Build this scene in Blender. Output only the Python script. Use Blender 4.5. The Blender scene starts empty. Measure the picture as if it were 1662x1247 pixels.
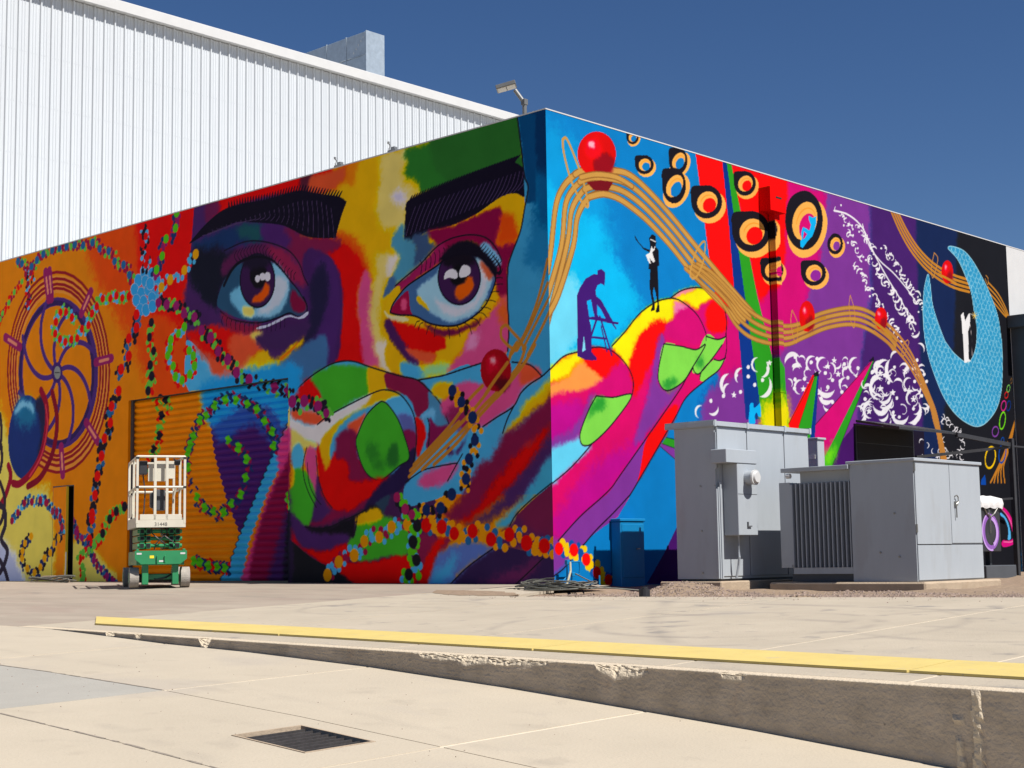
# Painted corner building, yard, ramp, electrical cabinets and a scissor lift.
# All lengths below are plan units; 1 plan unit = 1.2 m, applied once at the very end (SITE_SCALE).
import bpy, bmesh, math, random
import numpy as np
from mathutils import Vector, Matrix

SITE_SCALE = 1.2
scene = bpy.context.scene
COL = scene.collection

# ---------------------------------------------------------------- camera, sky, sun, exposure
cam_data = bpy.data.cameras.new('camera')
cam_data.sensor_width = 36.0
cam_data.lens = 36.0 * 2521.18 / 1662.0
cam_data.clip_start = 0.1
cam_data.clip_end = 5000.0
cam = bpy.data.objects.new('camera', cam_data)
COL.objects.link(cam)
YAW, PITCH, ROLL = 0.7545, 0.1122, -0.0153
fw = Vector((-math.sin(YAW) * math.cos(PITCH), math.cos(YAW) * math.cos(PITCH), math.sin(PITCH)))
rt = Vector((math.cos(YAW), math.sin(YAW), 0.0))
up = rt.cross(fw)
rt2 = rt * math.cos(ROLL) + up * math.sin(ROLL)
up2 = up * math.cos(ROLL) - rt * math.sin(ROLL)
M3 = Matrix((rt2, up2, -fw)).transposed()
CAM_LOC = Vector((12.8349, -14.3546, 0.3193))
cam.matrix_world = Matrix.Translation(CAM_LOC * SITE_SCALE) @ M3.to_4x4()
scene.camera = cam

SUN_EL, SUN_AZ = math.radians(53.0), math.radians(4.0)      # azimuth measured from +X towards +Y
world = bpy.data.worlds.new('World')
scene.world = world
world.use_nodes = True
wn = world.node_tree
sky = wn.nodes.new('ShaderNodeTexSky')
sky.sky_type = 'NISHITA'
sky.sun_disc = False
sky.sun_elevation = SUN_EL
sky.sun_rotation = math.radians(90.0) - SUN_AZ
sky.altitude = 1500.0
sky.air_density = 1.0
sky.dust_density = 0.0
sky.ozone_density = 3.0
sat = wn.nodes.new('ShaderNodeHueSaturation')
sat.inputs['Saturation'].default_value = 1.20
sat.inputs['Hue'].default_value = 0.508
wn.links.new(sky.outputs['Color'], sat.inputs['Color'])
wn.links.new(sat.outputs['Color'], wn.nodes['Background'].inputs['Color'])
wn.nodes['Background'].inputs['Strength'].default_value = 0.05

sun_data = bpy.data.lights.new('sun', 'SUN')
sun_data.energy = 5.0
sun_data.angle = math.radians(0.5)
sun_data.color = (1.0, 0.955, 0.88)
sun = bpy.data.objects.new('sun', sun_data)
COL.objects.link(sun)
sd = Vector((math.cos(SUN_EL) * math.cos(SUN_AZ), math.cos(SUN_EL) * math.sin(SUN_AZ), math.sin(SUN_EL)))
sun.rotation_euler = sd.to_track_quat('Z', 'Y').to_euler()
sun.location = (20, 4, 30)

scene.view_settings.view_transform = 'Standard'
scene.view_settings.look = 'None'
scene.view_settings.gamma = 1.0
scene.view_settings.exposure = 0.60
scene.view_settings.use_curve_mapping = False

# ---------------------------------------------------------------- materials
def lin(c):
    return tuple((v / 12.92 if v <= 0.04045 else ((v + 0.055) / 1.055) ** 2.4) for v in c)

def mat(name, color, rough=0.6, metal=0.0, spec=0.4, var=0.12, scale=6.0, bump=0.0, bscale=60.0,
        spots=None, stretch=None):
    """Principled material with two octaves of colour wear, optional darker blotches and fine relief."""
    m = bpy.data.materials.new(name)
    m.use_nodes = True
    nt = m.node_tree
    b = nt.nodes['Principled BSDF']
    b.inputs['Roughness'].default_value = rough
    b.inputs['Metallic'].default_value = metal
    b.inputs['Specular IOR Level'].default_value = spec
    tc = nt.nodes.new('ShaderNodeTexCoord')
    src = tc.outputs['Object']
    if stretch:
        mp = nt.nodes.new('ShaderNodeMapping')
        mp.inputs['Scale'].default_value = stretch
        nt.links.new(src, mp.inputs['Vector'])
        src = mp.outputs['Vector']
    n1 = nt.nodes.new('ShaderNodeTexNoise')
    n1.inputs['Scale'].default_value = scale
    n1.inputs['Detail'].default_value = 8.0
    n1.inputs['Roughness'].default_value = 0.65
    nt.links.new(src, n1.inputs['Vector'])
    ramp = nt.nodes.new('ShaderNodeValToRGB')
    lo = tuple(max(0.0, c * (1 - var)) for c in color) + (1,)
    hi = tuple(min(1.0, c * (1 + var)) for c in color) + (1,)
    ramp.color_ramp.elements[0].position = 0.3
    ramp.color_ramp.elements[0].color = lo
    ramp.color_ramp.elements[1].position = 0.7
    ramp.color_ramp.elements[1].color = hi
    nt.links.new(n1.outputs['Fac'], ramp.inputs['Fac'])
    out = ramp.outputs['Color']
    for (scol, sscale, thr, amt) in (spots or []):
        n2 = nt.nodes.new('ShaderNodeTexNoise')
        n2.inputs['Scale'].default_value = sscale
        n2.inputs['Detail'].default_value = 6.0
        nt.links.new(src, n2.inputs['Vector'])
        r2 = nt.nodes.new('ShaderNodeValToRGB')
        r2.color_ramp.elements[0].position = thr
        r2.color_ramp.elements[0].color = (0, 0, 0, 1)
        r2.color_ramp.elements[1].position = min(1.0, thr + 0.1)
        r2.color_ramp.elements[1].color = (amt, amt, amt, 1)
        nt.links.new(n2.outputs['Fac'], r2.inputs['Fac'])
        mx = nt.nodes.new('ShaderNodeMixRGB')
        nt.links.new(r2.outputs['Color'], mx.inputs['Fac'])
        nt.links.new(out, mx.inputs['Color1'])
        mx.inputs['Color2'].default_value = tuple(scol) + (1,)
        out = mx.outputs['Color']
    nt.links.new(out, b.inputs['Base Color'])
    if bump:
        n3 = nt.nodes.new('ShaderNodeTexNoise')
        n3.inputs['Scale'].default_value = bscale
        n3.inputs['Detail'].default_value = 5.0
        nt.links.new(tc.outputs['Object'], n3.inputs['Vector'])
        bp = nt.nodes.new('ShaderNodeBump')
        bp.inputs['Strength'].default_value = bump
        bp.inputs['Distance'].default_value = 0.02
        nt.links.new(n3.outputs['Fac'], bp.inputs['Height'])
        nt.links.new(bp.outputs['Normal'], b.inputs['Normal'])
    return m

def paint_mat(name, rough=0.65, bump=0.12):
    """Mural paint: colour from the 'paint' attribute, with a little roller texture and dust."""
    m = bpy.data.materials.new(name)
    m.use_nodes = True
    nt = m.node_tree
    b = nt.nodes['Principled BSDF']
    b.inputs['Roughness'].default_value = rough
    b.inputs['Specular IOR Level'].default_value = 0.03
    at = nt.nodes.new('ShaderNodeAttribute')
    at.attribute_name = 'paint'
    tc = nt.nodes.new('ShaderNodeTexCoord')
    n1 = nt.nodes.new('ShaderNodeTexNoise')
    n1.inputs['Scale'].default_value = 2.2
    n1.inputs['Detail'].default_value = 9.0
    nt.links.new(tc.outputs['Object'], n1.inputs['Vector'])
    mr = nt.nodes.new('ShaderNodeMapRange')
    mr.inputs['From Min'].default_value = 0.25
    mr.inputs['From Max'].default_value = 0.75
    mr.inputs['To Min'].default_value = 0.90
    mr.inputs['To Max'].default_value = 1.06
    nt.links.new(n1.outputs['Fac'], mr.inputs['Value'])
    mx = nt.nodes.new('ShaderNodeVectorMath')
    mx.operation = 'SCALE'
    nt.links.new(at.outputs['Color'], mx.inputs[0])
    nt.links.new(mr.outputs['Result'], mx.inputs['Scale'])
    nt.links.new(mx.outputs['Vector'], b.inputs['Base Color'])
    n3 = nt.nodes.new('ShaderNodeTexNoise')
    n3.inputs['Scale'].default_value = 40.0
    n3.inputs['Detail'].default_value = 4.0
    nt.links.new(tc.outputs['Object'], n3.inputs['Vector'])
    bp = nt.nodes.new('ShaderNodeBump')
    bp.inputs['Strength'].default_value = bump
    bp.inputs['Distance'].default_value = 0.01
    nt.links.new(n3.outputs['Fac'], bp.inputs['Height'])
    nt.links.new(bp.outputs['Normal'], b.inputs['Normal'])
    return m

def attr_mat(name, attr, col_a, col_b, rough=0.85, var=0.15, scale=5.0, bump=0.5, bscale=50.0, stain=None):
    """Two-colour material driven by a float attribute (sound concrete / broken concrete)."""
    m = mat(name, col_a, rough, 0, 0.2, var, scale, bump, bscale, stain)
    nt = m.node_tree
    b = nt.nodes['Principled BSDF']
    src = b.inputs['Base Color'].links[0].from_socket
    at = nt.nodes.new('ShaderNodeAttribute')
    at.attribute_name = attr
    mx = nt.nodes.new('ShaderNodeMixRGB')
    nt.links.new(at.outputs['Fac'], mx.inputs['Fac'])
    nt.links.new(src, mx.inputs['Color1'])
    mx.inputs['Color2'].default_value = tuple(col_b) + (1,)
    nt.links.new(mx.outputs['Color'], b.inputs['Base Color'])
    return m

MT = {}
MT['mural'] = paint_mat('mural_paint')
MT['slab'] = mat('pale_concrete', (0.370, 0.322, 0.255), 0.9, 0, 0.2, 0.08, 1.2, 0.25, 45,
                 [((0.275, 0.25, 0.22), 0.9, 0.60, 0.45), ((0.17, 0.16, 0.155), 2.6, 0.62, 0.6), ((0.13, 0.12, 0.12), 9.0, 0.67, 0.55)])
MT['slab_ramp'] = mat('ramp_concrete', (0.400, 0.348, 0.274), 0.9, 0, 0.2, 0.05, 1.0, 0.2, 45,
                      [((0.345, 0.305, 0.26), 0.8, 0.58, 0.5), ((0.30, 0.26, 0.21), 2.5, 0.60, 0.35), ((0.18, 0.165, 0.15), 24.0, 0.70, 0.6)])
MT['slab_old'] = mat('old_concrete', (0.285, 0.240, 0.196), 0.9, 0, 0.2, 0.12, 0.8, 0.3, 40,
                     [((0.25, 0.19, 0.16), 1.4, 0.55, 0.5), ((0.355, 0.31, 0.25), 0.7, 0.58, 0.6)], (0.6, 1.6, 1))
MT['slab_patch'] = mat('grey_concrete', (0.311, 0.296, 0.266), 0.85, 0, 0.2, 0.06, 1.5, 0.2, 45)
MT['sealant'] = mat('joint_sealant', (0.560, 0.490, 0.385), 0.8, 0, 0.2, 0.08, 8)
MT['crack'] = mat('open_joint', (0.22, 0.19, 0.16), 0.95, 0, 0.1, 0.3, 20)
MT['yellow'] = mat('yellow_paint', (0.548, 0.429, 0.148), 0.6, 0, 0.3, 0.07, 3, 0.1, 40, [((0.42, 0.36, 0.24), 7.0, 0.62, 0.55), ((0.30, 0.26, 0.20), 26.0, 0.66, 0.6)])
MT['kerb'] = attr_mat('kerb_concrete', 'chip', (0.430, 0.360, 0.280), (0.52, 0.44, 0.33), 0.95, 0.2, 3.0, 0.7, 38,
                      [((0.29, 0.245, 0.195), 2.2, 0.55, 0.55), ((0.28, 0.20, 0.14), 3.0, 0.62, 0.5), ((0.12, 0.105, 0.09), 20.0, 0.68, 0.8)])
MT['dirt'] = mat('sandy_dirt', (0.244, 0.181, 0.130), 1.0, 0, 0.1, 0.25, 14, 0.6, 60, [((0.24, 0.18, 0.14), 5.0, 0.55, 0.6)])
MT['gravel'] = mat('gravel_stone', (0.252, 0.192, 0.159), 0.95, 0, 0.2, 0.45, 9.0, 0.3, 80)
MT['ground'] = mat('desert_ground', (0.36, 0.29, 0.22), 1.0, 0, 0.1, 0.2, 0.3)
MT['iron'] = mat('cast_iron', (0.055, 0.050, 0.050), 0.6, 0.3, 0.4, 0.3, 20)
MT['pit'] = mat('drain_pit', (0.02, 0.018, 0.018), 0.9)
MT['white_sheet'] = mat('white_sheet_metal', (0.465, 0.490, 0.520), 0.38, 0, 0.5, 0.035, 1.6, 0, 40, None, (2, 2, 0.12))
MT['white_trim'] = mat('white_trim', (0.500, 0.500, 0.500), 0.45, 0, 0.5, 0.04, 2)
MT['roof'] = mat('white_roof', (0.60, 0.60, 0.58), 0.7, 0, 0.3, 0.08, 1)
MT['galv'] = mat('galvanised_steel', (0.340, 0.400, 0.460), 0.38, 0.35, 0.5, 0.15, 5)
MT['grey'] = mat('cabinet_grey', (0.325, 0.355, 0.390), 0.45, 0, 0.45, 0.035, 3, 0.03, 60, [((0.27, 0.275, 0.28), 1.7, 0.56, 0.35)], (2, 2, 0.5))
MT['grey_dark'] = mat('seam_grey', (0.10, 0.105, 0.115), 0.6, 0, 0.4, 0.05, 4)
MT['black'] = mat('black_steel', (0.022, 0.022, 0.026), 0.5, 0, 0.45, 0.25, 6)
MT['charcoal'] = mat('charcoal_panel', (0.06, 0.065, 0.075), 0.55, 0, 0.4, 0.1, 3)
MT['pad'] = mat('pad_concrete', (0.348, 0.274, 0.200), 0.95, 0, 0.2, 0.12, 4, 0.4, 40, [((0.30, 0.22, 0.15), 5.0, 0.62, 0.6)])
MT['lift_green'] = mat('green_enamel', (0.021, 0.200, 0.078), 0.35, 0, 0.5, 0.08, 5, 0, 40, [((0.05, 0.13, 0.07), 7.0, 0.66, 0.6)])
MT['lift_cream'] = mat('cream_enamel', (0.533, 0.503, 0.422), 0.4, 0, 0.5, 0.06, 5, 0, 40, [((0.45, 0.38, 0.28), 8.0, 0.70, 0.6)])
MT['tyre'] = mat('grey_rubber', (0.30, 0.275, 0.245), 0.85, 0, 0.2, 0.15, 12, 0.4, 50)
MT['azure'] = mat('azure_paint', (0.000, 0.159, 0.370), 0.5, 0, 0.35, 0.06, 4)
MT['cable'] = mat('grey_cable', (0.105, 0.105, 0.09), 0.6, 0, 0.3, 0.3, 10)
MT['hose'] = mat('cream_conduit', (0.333, 0.311, 0.222), 0.6, 0, 0.3, 0.15, 10)
MT['cloth'] = mat('white_cloth', (0.562, 0.548, 0.548), 0.9, 0, 0.2, 0.05, 10, 0.4, 20)
MT['steel'] = mat('bare_steel', (0.30, 0.29, 0.27), 0.4, 0.8, 0.5, 0.15, 12)
MT['lens'] = mat('lamp_lens', (0.360, 0.330, 0.270), 0.3, 0, 0.5, 0.05, 10)
MT['lamp_grey'] = mat('lamp_grey', (0.13, 0.135, 0.14), 0.5, 0.2, 0.4, 0.1, 6)
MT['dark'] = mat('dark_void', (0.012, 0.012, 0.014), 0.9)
MT['purple'] = mat('purple_paint', (0.20, 0.075, 0.33), 0.5, 0, 0.3, 0.05, 6)
MT['lilac'] = mat('lilac_paint', (0.40, 0.24, 0.55), 0.5, 0, 0.3, 0.05, 6)
MT['yellow_edge'] = mat('yellow_door_paint', (0.80, 0.60, 0.03), 0.5, 0, 0.3, 0.05, 6)

def tyre_marks(m, arcs, tint=(0.16, 0.145, 0.135)):
    """Faint curved rubber marks left by turning wheels: (centre x, centre y, radius, width, strength) in metres."""
    nt = m.node_tree
    b = nt.nodes['Principled BSDF']
    out = b.inputs['Base Color'].links[0].from_socket
    geo = nt.nodes.new('ShaderNodeNewGeometry')
    nz = nt.nodes.new('ShaderNodeTexNoise')
    nz.inputs['Scale'].default_value = 2.4
    nz.inputs['Detail'].default_value = 6.0
    nt.links.new(geo.outputs['Position'], nz.inputs['Vector'])
    def math_node(op, a, c=None, clamp=False):
        n = nt.nodes.new('ShaderNodeMath')
        n.operation = op
        n.use_clamp = clamp
        for i, v in enumerate((a, c)):
            if v is None:
                continue
            if isinstance(v, (int, float)):
                n.inputs[i].default_value = v
            else:
                nt.links.new(v, n.inputs[i])
        return n.outputs[0]
    flat = nt.nodes.new('ShaderNodeVectorMath')
    flat.operation = 'MULTIPLY'
    flat.inputs[1].default_value = (1, 1, 0)
    nt.links.new(geo.outputs['Position'], flat.inputs[0])
    for (cx, cy, R, w, k) in arcs:
        d = nt.nodes.new('ShaderNodeVectorMath')
        d.operation = 'DISTANCE'
        d.inputs[1].default_value = (cx, cy, 0)
        nt.links.new(flat.outputs[0], d.inputs[0])
        off = math_node('ABSOLUTE', math_node('SUBTRACT', d.outputs['Value'], R))
        band = math_node('SUBTRACT', 1.0, math_node('DIVIDE', off, w), True)
        worn = math_node('MULTIPLY', math_node('SUBTRACT', nz.outputs['Fac'], 0.42), 5.0, True)
        fac = math_node('MULTIPLY', math_node('MULTIPLY', band, worn), k)
        mx = nt.nodes.new('ShaderNodeMixRGB')
        nt.links.new(fac, mx.inputs['Fac'])
        nt.links.new(out, mx.inputs['Color1'])
        mx.inputs['Color2'].default_value = tint + (1,)
        out = mx.outputs['Color']
    nt.links.new(out, b.inputs['Base Color'])

tyre_marks(MT['slab'], [(6.9, -5.2, 1.3, .12, .45), (6.7, -5.1, 2.2, .10, .35), (9.4, -4.2, 1.7, .12, .4), (4.0, -30.0, 25.6, .14, .4), (4.0, -30.0, 27.1, .14, .4), (20.0, 6.0, 18.0, .16, .35), (1.5, -4.6, 1.1, .10, .4)])
tyre_marks(MT['slab_old'], [(-4.0, -34.0, 30.5, .16, .4), (-4.0, -34.0, 32.1, .16, .4), (-9.0, -6.0, 2.4, .12, .4)])
tyre_marks(MT['slab_ramp'], [(2.0, -60.0, 48.6, .12, .22), (2.0, -60.0, 50.2, .12, .22)], (0.22, 0.195, 0.17))

# ---------------------------------------------------------------- mesh helpers
class MB:
    """Collects shapes; build() links them as one mesh object."""
    def __init__(self):
        self.bm = bmesh.new()
    def box(self, x0, x1, y0, y1, z0, z1, bev=0.0):
        t = bmesh.new()
        bmesh.ops.create_cube(t, size=1.0)
        for v in t.verts:
            v.co = Vector(((x0 + x1) / 2 + v.co.x * (x1 - x0), (y0 + y1) / 2 + v.co.y * (y1 - y0), (z0 + z1) / 2 + v.co.z * (z1 - z0)))
        if bev > 0:
            bmesh.ops.bevel(t, geom=list(t.edges), offset=bev, segments=1, affect='EDGES')
        self.merge(t)
        return self
    def merge(self, t, M=None):
        if M is not None:
            bmesh.ops.transform(t, matrix=M, verts=t.verts)
        me = bpy.data.meshes.new('tmp')
        t.to_mesh(me)
        t.free()
        self.bm.from_mesh(me)
        bpy.data.meshes.remove(me)
    def cyl(self, p0, p1, r0, r1=None, n=12):
        p0, p1 = Vector(p0), Vector(p1)
        r1 = r0 if r1 is None else r1
        d = p1 - p0
        t = bmesh.new()
        bmesh.ops.create_cone(t, cap_ends=True, segments=n, radius1=r0, radius2=r1, depth=d.length)
        self.merge(t, Matrix.Translation((p0 + p1) / 2) @ d.to_track_quat('Z', 'Y').to_matrix().to_4x4())
        return self
    def tube(self, pts, r, n=6):
        pts = [Vector(p) for p in pts]
        rings = []
        for i, p in enumerate(pts):
            a = pts[max(0, i - 1)]
            b = pts[min(len(pts) - 1, i + 1)]
            d = (b - a).normalized()
            s = d.cross(Vector((0, 0, 1)))
            if s.length < 1e-3:
                s = d.cross(Vector((1, 0, 0)))
            s.normalize()
            w = s.cross(d)
            rings.append([self.bm.verts.new(p + r * (math.cos(q) * s + math.sin(q) * w)) for q in [2 * math.pi * k / n for k in range(n)]])
        for a, b in zip(rings, rings[1:]):
            for k in range(n):
                self.bm.faces.new((a[k], a[(k + 1) % n], b[(k + 1) % n], b[k]))
        self.bm.faces.new(rings[0][::-1])
        self.bm.faces.new(rings[-1])
        return self
    def prism(self, pts, vec):
        """Closed polygon pts (3D, planar) extruded along vec."""
        vec = Vector(vec)
        a = [self.bm.verts.new(Vector(p)) for p in pts]
        b = [self.bm.verts.new(Vector(p) + vec) for p in pts]
        self.bm.faces.new(a[::-1])
        self.bm.faces.new(b)
        n = len(pts)
        for i in range(n):
            self.bm.faces.new((a[i], a[(i + 1) % n], b[(i + 1) % n], b[i]))
        return self
    def grid(self, xs, ys, fz):
        vs = [[self.bm.verts.new((x, y, fz(x, y))) for y in ys] for x in xs]
        for i in range(len(xs) - 1):
            for j in range(len(ys) - 1):
                self.bm.faces.new((vs[i][j], vs[i + 1][j], vs[i + 1][j + 1], vs[i][j + 1]))
        return self
    def build(self, name, m, parent=None, shift=True, smooth=False):
        bmesh.ops.recalc_face_normals(self.bm, faces=self.bm.faces)
        me = bpy.data.meshes.new(name)
        self.bm.to_mesh(me)
        self.bm.free()
        me.materials.append(MT[m])
        if smooth:
            me.polygons.foreach_set('use_smooth', [True] * len(me.polygons))
        return link(name, me, parent, shift)

def root_of(o):
    while o.parent:
        o = o.parent
    return o

def link(name, me, parent=None, shift=True):
    o = bpy.data.objects.new(name, me)
    COL.objects.link(o)
    if parent is not None:
        o.parent = parent
        if shift:                                   # vertices were given in site coordinates
            me.transform(Matrix.Translation(-root_of(parent).location))
    return o

def tag(o, label=None, cat=None, group=None, kind=None):
    for k, v in (('label', label), ('category', cat), ('group', group), ('kind', kind)):
        if v:
            o[k] = v
    return o

def thing(name, label, cat, loc=(0, 0, 0), rotz=0.0, group=None):
    o = bpy.data.objects.new(name, None)
    o.empty_display_size = 0.2
    COL.objects.link(o)
    o.location = loc
    o.rotation_euler = (0, 0, rotz)
    return tag(o, label, cat, group)

def dup(o, parent, dx=(0, 0, 0)):
    c = o.copy()
    COL.objects.link(c)
    c.parent = parent
    c.location = Vector(o.location) + Vector(dx)
    return c

def struct(o):
    o['kind'] = 'structure'
    return o

rnd = random.Random(7)

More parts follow.
